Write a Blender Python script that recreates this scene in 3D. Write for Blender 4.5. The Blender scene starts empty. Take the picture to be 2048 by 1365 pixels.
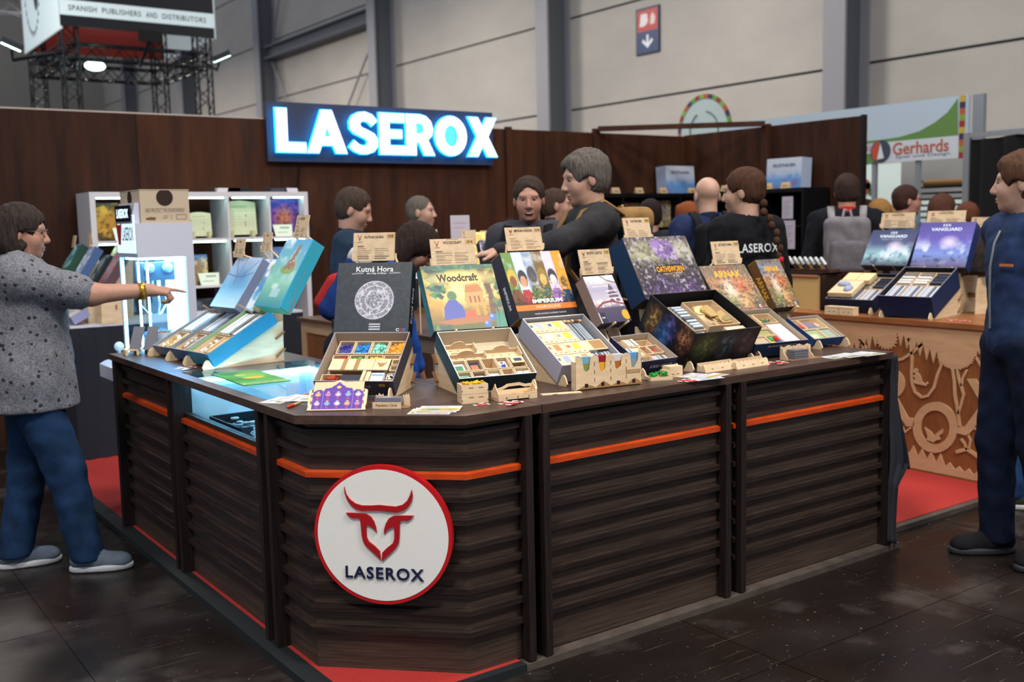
import bpy, math, random
import numpy as np
from mathutils import Matrix, Vector
random.seed(7)
RAD = math.radians
scn = bpy.context.scene
COL = scn.collection
# ------------------------------------------------------------------ camera (solved from the booth's own horizontal and vertical edges)
YAW, PITCH, ROLL, FPX = RAD(54.4548), RAD(6.5259), RAD(1.2627), 2075.5
CAM = np.array([0.0, 0.0, 1.58])
def _axes():
    c, s = math.cos, math.sin
    f = np.array([c(YAW)*c(PITCH), s(YAW)*c(PITCH), -s(PITCH)])
    r = np.array([s(YAW), -c(YAW), 0.0]); d = np.cross(f, r)
    return c(ROLL)*r + s(ROLL)*d, -s(ROLL)*r + c(ROLL)*d, f
CR, CD, CF = _axes()
cam_data = bpy.data.cameras.new('camera'); cam = bpy.data.objects.new('camera', cam_data); COL.objects.link(cam)
cam_data.sensor_width = 36.0; cam_data.lens = FPX*36.0/2048.0
cam_data.clip_start = 0.05; cam_data.clip_end = 200
cam_data.dof.use_dof = True; cam_data.dof.focus_distance = 3.75; cam_data.dof.aperture_fstop = 2.8
mw = Matrix.Identity(4)
for i in range(3):
    mw[i][0] = CR[i]; mw[i][1] = -CD[i]; mw[i][2] = -CF[i]; mw[i][3] = CAM[i]
cam.matrix_world = mw
scn.camera = cam
# ------------------------------------------------------------------ world, hall and fill lamps, exposure
wd = bpy.data.worlds.new('hall_air'); scn.world = wd; wd.use_nodes = True
bg = wd.node_tree.nodes['Background']; bg.inputs[0].default_value = (0.80, 0.88, 1.0, 1); bg.inputs[1].default_value = 0.55
def area(name, loc, size, power, col, target=None, sy=None):
    l = bpy.data.lights.new(name, 'AREA'); l.energy = power; l.color = col
    l.shape = 'RECTANGLE'; l.size = size; l.size_y = sy or size
    o = bpy.data.objects.new(name, l); COL.objects.link(o); o.location = loc
    t = Vector(target) if target else Vector((loc[0], loc[1], 0))
    o.rotation_euler = (t - Vector(loc)).to_track_quat('-Z', 'Y').to_euler()
    return o
WARM = (1.0, 0.93, 0.84)
for (lx, ly, pw) in ((3.4, -1.6, 620), (-1.8, 0.6, 560), (6.8, 1.0, 260), (3.0, 4.6, 130), (6.2, 5.6, 110), (9.5, 12.0, 300), (8.5, 20.0, 500), (8.0, 28.0, 700), (7.0, 38.0, 900), (1.0, 16.0, 400)):  # first two added in front to brighten the counter faces
    area('hall_and_fill_lamp', (lx, ly, 7.6), 1.8, pw, WARM, sy=0.8)
vs = scn.view_settings
vs.view_transform = 'Standard'; vs.look = 'None'; vs.gamma = 1.0; vs.use_curve_mapping = False
vs.exposure = 0.0
# ------------------------------------------------------------------ pixels of the 2048x1365 photograph -> places
def ray(x, y): return CF + CR*((x-1024.0)/FPX) + CD*((y-682.5)/FPX)
def on(x, y, ax, v):
    d = ray(x, y); return CAM + d*((v-CAM[ax])/d[ax])
def at_depth(x, y, d): return CAM + ray(x, y)*d
def proj(p):
    q = np.array(p, float)-CAM; w = q@CF; return 1024+FPX*(q@CR)/w, 682.5+FPX*(q@CD)/w, w
# ------------------------------------------------------------------ helpers
def srgb(h):
    if not isinstance(h, str): return tuple(h[:3])
    h = h.lstrip('#'); o = []
    for i in (0, 2, 4):
        c = int(h[i:i+2], 16)/255.0
        o.append(c/12.92 if c <= 0.04045 else ((c+0.055)/1.055)**2.4)
    return tuple(o)
MATS = {}
def mat(name, col='#808080', rough=0.55, metal=0.0, emit=0.0, grain=None, col2=None, bump=0.0, trans=0.0, alpha=1.0, vcol=False, ior=1.45, spec=0.5, coat=0.0, lo=0.35, hi=0.65, detail=6):
    """grain: xyz scale of a noise in object-independent (world) space that mixes col and col2."""
    if name in MATS: return MATS[name]
    m = bpy.data.materials.new(name); m.use_nodes = True; MATS[name] = m
    nt = m.node_tree; b = nt.nodes['Principled BSDF']; N = nt.nodes.new; L = nt.links.new
    c = srgb(col)
    b.inputs['Base Color'].default_value = (*c, 1); b.inputs['Roughness'].default_value = rough
    b.inputs['Metallic'].default_value = metal; b.inputs['IOR'].default_value = ior
    b.inputs['Specular IOR Level'].default_value = spec
    if coat: b.inputs['Coat Weight'].default_value = coat
    if trans: b.inputs['Transmission Weight'].default_value = trans
    if alpha < 1: b.inputs['Alpha'].default_value = alpha
    if emit:
        b.inputs['Emission Color'].default_value = (*c, 1); b.inputs['Emission Strength'].default_value = emit
    if vcol:
        a = N('ShaderNodeVertexColor'); a.layer_name = 'Col'; L(a.outputs[0], b.inputs['Base Color'])
        if emit: L(a.outputs[0], b.inputs['Emission Color'])
    if grain:
        g = N('ShaderNodeNewGeometry'); mp = N('ShaderNodeMapping'); mp.inputs['Scale'].default_value = grain
        nz = N('ShaderNodeTexNoise'); nz.inputs['Scale'].default_value = 1.0; nz.inputs['Detail'].default_value = detail; nz.inputs['Roughness'].default_value = 0.65
        L(g.outputs['Position'], mp.inputs['Vector']); L(mp.outputs[0], nz.inputs['Vector'])
        rp = N('ShaderNodeValToRGB'); rp.color_ramp.elements[0].position = lo; rp.color_ramp.elements[1].position = hi
        rp.color_ramp.elements[0].color = (*c, 1); rp.color_ramp.elements[1].color = (*srgb(col2 or col), 1)
        L(nz.outputs[0], rp.inputs[0]); L(rp.outputs[0], b.inputs['Base Color'])
        if bump:
            bp = N('ShaderNodeBump'); bp.inputs['Strength'].default_value = bump; bp.inputs['Distance'].default_value = 0.004
            L(nz.outputs[0], bp.inputs['Height']); L(bp.outputs[0], b.inputs['Normal'])
    return m
def T4(o=(0, 0, 0), u=(1, 0, 0), e=(0, 1, 0), m=(0, 0, 1)):
    M = np.eye(4); M[:3, 0] = u; M[:3, 1] = e; M[:3, 2] = m; M[:3, 3] = o; return M
def RZ(a, o=(0, 0, 0)):
    c, s = math.cos(a), math.sin(a); return T4(o, (c, s, 0), (-s, c, 0), (0, 0, 1))
def ROT(ax, a, o=(0, 0, 0)):
    M = np.eye(4); M[:3, :3] = np.array(Matrix.Rotation(a, 3, ax)); M[:3, 3] = o; return M
def TR(x, y, z): return T4((x, y, z))
def tilt_frame(o, yaw, tilt):
    """front faces yaw; x right, y up the slope, z off the face."""
    n = np.array([math.cos(yaw), math.sin(yaw), 0]); z = np.array([0, 0, 1.0]); u = np.cross(-n, z)
    return T4(o, u, -n*math.cos(tilt)+z*math.sin(tilt), n*math.sin(tilt)+z*math.cos(tilt))
class MB:
    def __init__(s): s.v = []; s.f = []; s.m = []; s.s = []
    def add(s, vs, fs, mi=0, T=None, smooth=False):
        n = len(s.v); a = np.asarray(vs, float).reshape(-1, 3)
        if T is not None: a = a@T[:3, :3].T + T[:3, 3]
        s.v += [tuple(p) for p in a]
        for f in fs: s.f.append(tuple(i+n for i in f)); s.m.append(mi); s.s.append(smooth)
        return s
    def box(s, x0, y0, z0, x1, y1, z1, mi=0, T=None):
        v = [(x0, y0, z0), (x1, y0, z0), (x1, y1, z0), (x0, y1, z0), (x0, y0, z1), (x1, y0, z1), (x1, y1, z1), (x0, y1, z1)]
        return s.add(v, [(0, 3, 2, 1), (4, 5, 6, 7), (0, 1, 5, 4), (1, 2, 6, 5), (2, 3, 7, 6), (3, 0, 4, 7)], mi, T)
    def prism(s, pts, z0, z1, mi=0, T=None):
        a = sum(pts[i][0]*pts[(i+1) % len(pts)][1]-pts[(i+1) % len(pts)][0]*pts[i][1] for i in range(len(pts)))
        if a < 0: pts = pts[::-1]
        n = len(pts); v = [(p[0], p[1], z0) for p in pts]+[(p[0], p[1], z1) for p in pts]
        f = [tuple(range(n-1, -1, -1)), tuple(range(n, 2*n))]+[(i, (i+1) % n, n+(i+1) % n, n+i) for i in range(n)]
        return s.add(v, f, mi, T)
    def lathe(s, prof, n=20, mi=0, T=None, smooth=True, cap=True):
        v = []; f = []; k = len(prof)
        for i in range(n):
            a = 2*math.pi*i/n
            v += [(r*math.cos(a), r*math.sin(a), z) for r, z in prof]
        for i in range(n):
            j = (i+1) % n
            for q in range(k-1): f.append((i*k+q, j*k+q, j*k+q+1, i*k+q+1))
        s.add(v, f, mi, T, smooth)
        if cap:
            if prof[0][0] > 1e-5: s.add([(prof[0][0]*math.cos(2*math.pi*i/n), prof[0][0]*math.sin(2*math.pi*i/n), prof[0][1]) for i in range(n)], [tuple(range(n-1, -1, -1))], mi, T)
            if prof[-1][0] > 1e-5: s.add([(prof[-1][0]*math.cos(2*math.pi*i/n), prof[-1][0]*math.sin(2*math.pi*i/n), prof[-1][1]) for i in range(n)], [tuple(range(n))], mi, T)
        return s
    def cyl(s, r, z0, z1, n=16, mi=0, T=None): return s.lathe([(r, z0), (r, z1)], n, mi, T, True)
    def ball(s, c, r, n=12, mi=0, T=None):
        r = (r, r, r) if not hasattr(r, '__len__') else r; v = []; f = []; k = n//2
        for i in range(k+1):
            p = math.pi*i/k
            v += [(c[0]+r[0]*math.sin(p)*math.cos(2*math.pi*j/n), c[1]+r[1]*math.sin(p)*math.sin(2*math.pi*j/n), c[2]+r[2]*math.cos(p)) for j in range(n)]
        for i in range(k):
            for j in range(n): f.append((i*n+j, (i+1)*n+j, (i+1)*n+(j+1) % n, i*n+(j+1) % n))
        return s.add(v, f, mi, T, True)
    def tube(s, pts, r, n=8, mi=0, T=None, close=False):
        pts = [np.array(p, float) for p in pts]; rs = r if hasattr(r, '__len__') else [r]*len(pts)
        v = []; f = []; prev = None
        for i, p in enumerate(pts):
            d = pts[min(i+1, len(pts)-1)]-pts[max(i-1, 0)]; d = d/(np.linalg.norm(d)+1e-12)
            a = np.array([0, 0, 1.0]) if abs(d[2]) < 0.9 else np.array([1.0, 0, 0])
            if prev is not None: a = prev
            x = a-d*(a@d); x = x/(np.linalg.norm(x)+1e-12); prev = x; y = np.cross(d, x)
            v += [tuple(p+rs[i]*(x*math.cos(2*math.pi*j/n)+y*math.sin(2*math.pi*j/n))) for j in range(n)]
        for i in range(len(pts)-1):
            for j in range(n): f.append((i*n+j, i*n+(j+1) % n, (i+1)*n+(j+1) % n, (i+1)*n+j))
        s.add(v, f, mi, T, True)
        k = len(pts)-1
        s.add(v[:n], [tuple(range(n-1, -1, -1))], mi, T); s.add(v[k*n:], [tuple(range(n))], mi, T)
        return s
    def mesh(s, name, mats):
        me = bpy.data.meshes.new(name); me.from_pydata(s.v, [], s.f)
        for m in (mats if isinstance(mats, (list, tuple)) else [mats]): me.materials.append(m)
        me.polygons.foreach_set('material_index', s.m); me.polygons.foreach_set('use_smooth', s.s); me.update()
        return me
def tag(o, label=None, cat=None, group=None, kind=None):
    if label: o['label'] = label
    if cat: o['category'] = cat
    if group: o['group'] = group
    if kind: o['kind'] = kind
    return o
def setM(o, T):
    if T is not None: o.matrix_world = Matrix([list(map(float, r)) for r in T])
def link(name, me, parent=None, T=None):
    o = bpy.data.objects.new(name, me); COL.objects.link(o)
    if parent is not None: o.parent = parent
    if T is not None:
        if parent is None: setM(o, T)
        else: o.matrix_local = Matrix([list(map(float, r)) for r in T])
    return o
def part(name, mb, mats, parent, T=None, kind=None, label=None):
    o = link(name, mb.mesh(name, mats) if isinstance(mb, MB) else mb, parent, T)
    return tag(o, label, None, None, kind)
def solo(name, mb, mats, label, cat, group=None, T=None, kind=None):
    return tag(link(name, mb.mesh(name, mats) if isinstance(mb, MB) else mb, None, T), label, cat, group, kind)
def struct(name, mb, mats, T=None, label=None): return tag(link(name, mb.mesh(name, mats), None, T), label, None, None, 'structure')
def thing(name, label, cat, T=None, group=None):
    o = link(name, None, None, T); o.empty_display_size = 0.05
    return tag(o, label, cat, group)
# lettering: fitted into a width x height box, made from Blender's own font
TEXTS = []
def text(s, w, h, m, parent, T, name='lettering', bold=0.0, ext=0.0004, spacing=1.0):
    """T: centre of the lettering in the parent's space, x along the line, y up, z off the surface."""
    c = bpy.data.curves.new('t', 'FONT'); c.body = s; c.resolution_u = 3; c.offset = bold; c.space_character = spacing
    o = bpy.data.objects.new('t', c); COL.objects.link(o)
    TEXTS.append((o, w, h, m, parent, T, name, ext))
def flush_texts():
    bpy.context.view_layer.update(); dg = bpy.context.evaluated_depsgraph_get()
    for (o, w, h, m, parent, T, name, ext) in TEXTS:
        me = bpy.data.meshes.new_from_object(o.evaluated_get(dg))
        n = len(me.vertices); a = np.empty(n*3); me.vertices.foreach_get('co', a); a = a.reshape(-1, 3)
        if n:
            lo, hi = a.min(0), a.max(0); sz = np.maximum(hi-lo, 1e-6)
            a[:, 0] = (a[:, 0]-(lo[0]+hi[0])/2)*(w/sz[0]); a[:, 1] = (a[:, 1]-(lo[1]+hi[1])/2)*(h/sz[1]); a[:, 2] = 0
            fs = [tuple(p.vertices) for p in me.polygons]
            mb = MB(); mb.add(a + np.array([0, 0, ext]), fs)
            if ext > 0.0012:    # raised letters get side walls
                ec = {}
                for f in fs:
                    for i in range(len(f)):
                        e = (f[i], f[(i+1) % len(f)]); ec[tuple(sorted(e))] = ec.get(tuple(sorted(e)), [])+[e]
                bd = [v[0] for v in ec.values() if len(v) == 1]
                q = np.vstack([a+np.array([0, 0, ext]), a]); mb.add(q, [(e[1], e[0], e[0]+n, e[1]+n) for e in bd])
            part(name, mb, m, parent, T)
        bpy.data.objects.remove(o); bpy.data.meshes.remove(me)
    TEXTS.clear()
# printed artwork: colours per point of a fine grid
RNG = np.random.default_rng(11)
def vnoise(X, Y, sc, seed=0, octv=4):
    r = np.random.default_rng(seed); out = np.zeros_like(X); amp = 1.0; tot = 0
    for o in range(octv):
        g = r.random((66, 66)); x = (X*sc) % 64; y = (Y*sc) % 64
        i = x.astype(int); j = y.astype(int); fx = x-i; fy = y-j; fx = fx*fx*(3-2*fx); fy = fy*fy*(3-2*fy)
        out += amp*((g[i, j]*(1-fx)+g[i+1, j]*fx)*(1-fy)+(g[i, j+1]*(1-fx)+g[i+1, j+1]*fx)*fy); tot += amp; amp *= 0.5; sc *= 2.03
    return out/tot
class Art:
    def __init__(s, w, h, n=72, col='#808080'):
        s.w, s.h = w, h; s.nx = max(2, int(n*w/max(w, h))); s.ny = max(2, int(n*h/max(w, h)))
        s.X, s.Y = np.meshgrid(np.linspace(0, 1, s.nx+1), np.linspace(0, 1, s.ny+1), indexing='ij')
        s.c = np.tile(np.array(srgb(col)), (s.nx+1, s.ny+1, 1)).astype(float)
    def mix(s, a, col):
        a = np.clip(a, 0, 1)[..., None]; s.c = s.c*(1-a)+np.array(srgb(col))*a; return s
    def grad(s, stops, axis='y'):
        t = s.Y if axis == 'y' else s.X; ks = [k for k, _ in stops]; cs = np.array([srgb(c) for _, c in stops])
        for i in range(3): s.c[..., i] = np.interp(t, ks, cs[:, i])
        return s
    def ell(s, cx, cy, rx, ry, col, soft=0.12, a=1.0):
        r = np.sqrt(((s.X-cx)/rx)**2+((s.Y-cy)/ry)**2); return s.mix(a*np.clip((1+soft-r)/max(2*soft, 1e-3), 0, 1), col)
    def rect(s, x0, y0, x1, y1, col, a=1.0):
        return s.mix(a*((s.X >= x0) & (s.X <= x1) & (s.Y >= y0) & (s.Y <= y1)), col)
    def poly(s, pts, col, a=1.0):
        ins = np.zeros(s.X.shape, bool); n = len(pts)
        for i in range(n):
            x1, y1 = pts[i]; x2, y2 = pts[(i+1) % n]
            if y1 == y2: continue
            ins ^= ((s.Y >= min(y1, y2)) & (s.Y < max(y1, y2))) & (s.X < (x2-x1)*(s.Y-y1)/(y2-y1)+x1)
        return s.mix(a*ins, col)
    def cloud(s, sc, col, lo=0.45, hi=0.7, a=1.0, seed=1, mask=None):
        k = vnoise(s.X*s.w/max(s.w, s.h), s.Y*s.h/max(s.w, s.h), sc, seed); k = np.clip((k-lo)/(hi-lo), 0, 1)*a
        return s.mix(k if mask is None else k*mask, col)
    def line(s, pts, wd, col, a=1.0):
        d = np.full(s.X.shape, 9.0)
        for (x0, y0), (x1, y1) in zip(pts, pts[1:]):
            ux, uy = (x1-x0)*s.w, (y1-y0)*s.h; L2 = ux*ux+uy*uy+1e-12
            t = np.clip(((s.X-x0)*s.w*ux+(s.Y-y0)*s.h*uy)/L2, 0, 1)
            d = np.minimum(d, np.hypot((s.X-x0)*s.w-t*ux, (s.Y-y0)*s.h-t*uy))
        return s.mix(a*np.clip((wd-d)/(wd*0.5), 0, 1), col)
    def mesh(s, name, m):
        nx, ny = s.nx, s.ny; i = np.arange((nx+1)*(ny+1)).reshape(nx+1, ny+1)
        v = np.stack([s.X.ravel()*s.w, s.Y.ravel()*s.h, np.zeros(s.X.size)], 1)
        f = np.stack([i[:-1, :-1], i[1:, :-1], i[1:, 1:], i[:-1, 1:]], -1).reshape(-1, 4)
        me = bpy.data.meshes.new(name); me.from_pydata(v.tolist(), [], f.tolist()); me.materials.append(m)
        at = me.color_attributes.new('Col', 'FLOAT_COLOR', 'POINT')
        at.data.foreach_set('color', np.concatenate([s.c.reshape(-1, 3), np.ones((s.X.size, 1))], 1).astype(np.float32).ravel())
        me.update(); return me
PRINT = mat('printed_card', rough=0.42, vcol=True)
PRINT_M = mat('printed_matt', rough=0.7, vcol=True)
def printed(art, parent, T, name='cover_print', m=None): return part(name, art.mesh(name, m or PRINT), None, parent, T)
# ------------------------------------------------------------------ shared materials
DARKW = mat('dark_stained_oak', '#17110f', 0.5, grain=(5, 5, 120), col2='#2f231e', bump=0.25, spec=0.3)
DARKWV = mat('dark_stained_oak_upright', '#15100f', 0.5, grain=(90, 90, 5), col2='#261c1a', bump=0.2, spec=0.3)
PANELW = mat('dark_stained_panel', '#2c221e', 0.5, grain=(4, 4, 150), col2='#4b3a31', bump=0.2, spec=0.35)
TOPW = mat('dark_worktop', '#37271f', 0.4, grain=(6, 40, 40), col2='#4a362d', bump=0.05, spec=0.4)
ORANGE = mat('orange_stained_rail', '#a3340c', 0.35, grain=(8, 8, 60), col2='#c14614')
PLYW = mat('birch_plywood', '#cdb18c', 0.6, grain=(10, 10, 60), col2='#dcc4a2')
PLYE = mat('laser_cut_edge', '#7d5a3a', 0.7)
PLYD = mat('engraved_plywood', '#9a7448', 0.7)
WHITE = mat('white_laminate', '#c9c6cc', 0.4)
BLACK = mat('black_laminate', '#070708', 0.5, spec=0.25)
NAVY = mat('navy_print', '#15182c', 0.5)
GLASS = mat('clear_glass', '#e8f4f6', 0.02, trans=1.0, ior=1.12)
STEEL = mat('grey_steel', '#73777d', 0.45, metal=0.3)
def flat(h, rough=0.5): return mat('plain_'+h.lstrip('#')+('_%d' % int(rough*100)), h, rough, spec=0.3)
def arch_glass(name, tint, f0=0.06, rough=0.02):
    m = bpy.data.materials.new(name); m.use_nodes = True; nt = m.node_tree; nt.nodes.clear(); N = nt.nodes.new; L = nt.links.new
    out = N('ShaderNodeOutputMaterial'); mx = N('ShaderNodeMixShader'); tr = N('ShaderNodeBsdfTransparent'); gl = N('ShaderNodeBsdfGlossy'); lw = N('ShaderNodeLayerWeight'); pw = N('ShaderNodeMath'); ma = N('ShaderNodeMath')
    tr.inputs[0].default_value = (*srgb(tint), 1); gl.inputs['Roughness'].default_value = rough; lw.inputs[0].default_value = 0.5
    pw.operation = 'POWER'; pw.inputs[1].default_value = 4.0; ma.operation = 'MULTIPLY_ADD'; ma.inputs[1].default_value = 0.75; ma.inputs[2].default_value = f0*0.5
    L(lw.outputs[1], pw.inputs[0]); L(pw.outputs[0], ma.inputs[0]); L(ma.outputs[0], mx.inputs[0]); L(tr.outputs[0], mx.inputs[1]); L(gl.outputs[0], mx.inputs[2]); L(mx.outputs[0], out.inputs[0]); return m
PANE = arch_glass('glass_pane', '#f0fafa')
ACRYL = arch_glass('acrylic_sheet', '#eef8fc', 0.08, 0.03)
def floor_mat():
    m = bpy.data.materials.new('scuffed_dark_floor'); m.use_nodes = True; nt = m.node_tree; N = nt.nodes.new; L = nt.links.new; b = nt.nodes['Principled BSDF']
    g = N('ShaderNodeNewGeometry')
    def noise(sc, det=5, rot=0):
        mp = N('ShaderNodeMapping'); mp.inputs['Scale'].default_value = sc; mp.inputs['Rotation'].default_value = (0, 0, rot)
        n = N('ShaderNodeTexNoise'); n.inputs['Scale'].default_value = 1; n.inputs['Detail'].default_value = det; L(g.outputs['Position'], mp.inputs[0]); L(mp.outputs[0], n.inputs['Vector']); return n
    def ramp(src, lo, hi, c0, c1):
        r = N('ShaderNodeValToRGB'); r.color_ramp.elements[0].position = lo; r.color_ramp.elements[1].position = hi
        r.color_ramp.elements[0].color = (*c0, 1); r.color_ramp.elements[1].color = (*c1, 1); L(src, r.inputs[0]); return r
    def mixc(fac, a, bb):
        x = N('ShaderNodeMix'); x.data_type = 'RGBA'; L(fac, x.inputs[0])
        if isinstance(a, tuple): x.inputs[6].default_value = (*a, 1)
        else: L(a, x.inputs[6])
        x.inputs[7].default_value = (*bb, 1); return x.outputs[2]
    base = ramp(noise((1.2, 1.2, 1)).outputs[0], 0.3, 0.7, srgb('#100c0b'), srgb('#1f1714'))
    col = base.outputs[0]; W = (1, 1, 1); K = (0, 0, 0)
    for k, (sc, rot, lo, hi) in enumerate((((1.6, 150, 1), 0.55, 0.72, 0.75), ((1.3, 130, 1), -0.35, 0.72, 0.76), ((2.2, 180, 1), 1.25, 0.72, 0.75), ((1.4, 160, 1), 2.4, 0.72, 0.75))):
        s = ramp(noise(sc, 2, rot).outputs[0], lo, hi, K, (0.6, 0.6, 0.6)); col = mixc(s.outputs[0], col, srgb('#70665f'))
    sm_ = ramp(noise((2.6, 2.6, 1), 8, 0.4).outputs[0], 0.55, 0.74, K, (0.4, 0.4, 0.4)); col = mixc(sm_.outputs[0], col, srgb('#5a5452'))
    sp = ramp(noise((55, 55, 1), 3).outputs[0], 0.69, 0.73, K, (0.7, 0.7, 0.7)); col = mixc(sp.outputs[0], col, srgb('#756d67'))
    L(col, b.inputs['Base Color'])
    rr = ramp(noise((3, 3, 1), 6).outputs[0], 0.3, 0.75, (0.22,)*3, (0.5,)*3); L(rr.outputs[0], b.inputs['Roughness'])
    b.inputs['Specular IOR Level'].default_value = 0.28
    return m
FLOORM = floor_mat()
ZP = 0.03
# ---- hall floor: slab with its square covering sheets around the booth
mb = MB(); mb.box(-8, -4, -0.06, 22, 62, -0.004); floor = struct('floor', mb, FLOORM)
tile = MB(); tile.box(0.002, 0.002, -0.01, 0.998, 0.998, 0.0); tile_me = tile.mesh('floor_tile', FLOORM)
for i in range(-3, 10):
    for j in range(-2, 10):
        if i >= 2 and j >= 3 and i < 8 and j < 8: continue
        link('floor_tile', tile_me, floor, TR(i-0.18, j+0.33, 0))
# ---- booth platform
CARPET = mat('red_carpet', '#8c1915', 0.95, grain=(180, 180, 180), col2='#9f2620', bump=0.3)
EDGE = mat('black_edge_trim', '#12171b', 0.6)
EDGEB = mat('brown_edge_trim', '#3a322d', 0.6, grain=(9, 9, 30), col2='#4d443e')
mb = MB(); mb.box(1.385, 2.84, 0, 4.27, 8.46, ZP-0.004); mb.box(4.27, 2.99, 0, 8.46, 8.46, ZP-0.004)
plat = struct('trim_1', mb, EDGEB, label='low booth platform edged in brown and black')
mb = MB(); mb.prism([(1.455, 2.872), (2.06, 2.872), (2.06, 2.93), (4.27, 2.93), (4.27, 8.46), (1.455, 8.46)], ZP-0.006, ZP); mb.box(4.27, 3.03, ZP-0.006, 8.46, 8.46, ZP); part('carpet', mb, CARPET, plat)
mb = MB(); mb.box(1.38, 2.84, 0, 1.455, 8.3, ZP+0.001); part('edge_strip', mb, EDGE, plat)
mb = MB(); mb.box(1.455, 2.835, 0, 2.06, 2.872, ZP+0.001); part('edge_strip', mb, EDGE, plat)
# ---- booth walls of stained plywood
PLYDK = mat('stained_plywood_wall', '#22130f', 0.6, grain=(9, 9, 1.1), col2='#3d2317', lo=0.3, hi=0.72, spec=0.15)
PLYDK2 = mat('stained_plywood_wall_warm', '#2c1911', 0.6, grain=(9, 9, 1.1), col2='#4a2b1a', lo=0.3, hi=0.72, spec=0.15)
YB, XR, HW = 8.42, 8.44, 2.5
WTRIM = mat('pale_wall_top', '#a79a92', 0.7)
mb = MB(); mb.box(-1.2, YB+0.02, 0, XR, YB+0.05, HW-0.012); wb = struct('wall_back', mb, PLYDK)
xs = [-1.2, 0.25, 1.35] + [on(px, 300, 1, YB)[0] for px in (275, 560, 812, 1015, 1190)] + [XR]
for i, (a, b) in enumerate(zip(xs, xs[1:])):
    mb = MB(); mb.box(a+0.002, YB, 0.0, b-0.002, YB+0.022, HW-0.01); part('panel', mb, PLYDK if i < 3 else PLYDK2, wb)
mb = MB(); mb.box(-1.2, YB-0.002, HW-0.012, xs[5], YB+0.05, HW); part('top_trim', mb, WTRIM, wb)
mb = MB(); mb.box(xs[6]-0.035, YB-0.035, ZP, xs[6]+0.035, YB, HW+0.01); part('batten', mb, PLYDK2, wb)
mb = MB(); mb.box(xs[7]-0.04, YB-0.04, ZP, xs[7]+0.04, YB, HW+0.03); part('batten', mb, PLYDK2, wb)
YE = on(1722, 240, 0, XR)[1]
mb = MB(); mb.box(XR+0.02, YE, 0, XR+0.05, YB+0.05, HW-0.005); wr = struct('wall_right', mb, PLYDK)
ym = on(1536, 260, 0, XR)[1]
for a, b in ((YE, ym-0.03), (ym+0.03, YB)):
    mb = MB(); mb.box(XR, a, 0, XR+0.022, b, HW); part('panel', mb, PLYDK2 if a > YE else PLYDK, wr)
mb = MB(); mb.box(XR-0.05, ym-0.045, ZP, XR, ym+0.045, HW+0.02); part('batten', mb, PLYDK2, wr)
mb = MB(); mb.box(XR-0.004, YE-0.03, 0, XR+0.055, YE, HW+0.01); part('end_trim', mb, flat('#17110f'), wr)
# diagonal brace across the corner, with its plywood gussets
p0 = np.array([xs[7], YB-0.05, HW]); p1 = np.array([XR-0.05, ym, HW]); d = (p1-p0); ln = np.linalg.norm(d); d /= ln
mb = MB(); mb.box(0, -0.03, 0, ln, 0.03, 0.05, 0, T4(p0, d, np.cross((0, 0, 1), d), (0, 0, 1)))
struct('trim_2', mb, PLYDK2, label='brown beam across the corner of the booth walls')
for q, s in ((xs[7]+0.05, 1),):
    mb = MB(); mb.prism([(0, 0), (0, -1.0), (0.75, -1.0)], 0, 0.02, 0, T4((q, YB-0.02, HW-0.1), (1, 0, 0), (0, 0, 1), (0, -1, 0))); part('gusset', mb, PLYDK, wb)
# ---- the hall: cladding panels, columns, girder, rods
HX = 14.0
CLAD = mat('hall_cladding', '#a8a19c', 0.7, grain=(0.25, 0.25, 0.5), col2='#b8b1a9')
CLADJ = mat('cladding_joint', '#4f5358', 0.7)
COLM = mat('column_paint', '#8b8a90', 0.5); COLD = mat('column_web', '#5a5d64', 0.55)
yE = on(205, 150, 0, HX)[1]
mb = MB(); mb.box(HX+0.06, -6, 0, HX+0.12, yE, 14.5); hw = struct('wall_right_hall', mb, CLADJ)
cys = [-4.5, 2.9, 10.2, 17.45, 24.8, 32.55, 40.2, 47.8]
cys = [c for c in cys if c < yE-1]
zl = [0.02, 2.02, 3.89, 5.76, 7.62, 9.5, 11.4, 14.5]
for i in range(len(cys)):
    a, b = cys[i], (cys[i+1] if i+1 < len(cys) else yE)
    for k in range(len(zl)-1):
        mb = MB(); mb.box(HX, a+0.01, zl[k]+0.022, HX+0.07, b-0.01, zl[k+1]-0.022); part('cladding_panel', mb, CLAD, hw)
for c in cys:
    mb = MB(); mb.box(HX-0.62, c-0.2, 0, HX-0.57, c+0.2, 14.5); mb.box(HX-0.6, c-0.05, 0, HX, c+0.05, 14.5, 1); mb.box(HX-0.05, c-0.2, 0, HX, c+0.2, 14.5)
    struct('trim_3', mb, [COLM, COLD], label='grey steel hall column')
mb = MB(); mb.box(HX-0.45, 24.9, 6.95, HX-0.1, 32.4, 7.0); mb.box(HX-0.3, 24.9, 7.0, HX-0.25, 32.4, 7.3); mb.box(HX-0.45, 24.9, 7.3, HX-0.1, 32.4, 7.35)
struct('trim_4', mb, COLD, label='dark steel girder between two hall columns')
for (ya, za, yb2, zb) in ((25.1, 6.9, 29.6, 2.5), (32.3, 6.9, 29.0, 2.5), (32.2, 7.4, 30.0, 11.5)):
    mb = MB(); mb.tube([(HX-0.2, ya, za), (HX-0.2, yb2, zb)], 0.03, 6); struct('trim_5', mb, COLM, label='thin steel bracing rod on the hall wall')
mb = MB(); mb.box(-12, yE, 0, HX+0.1, yE+0.1, 14.5); struct('wall_back_hall', mb, mat('hall_end_wall', '#8d8780', 0.8, grain=(0.2, 0.2, 0.2), col2='#9c958c'))
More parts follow.
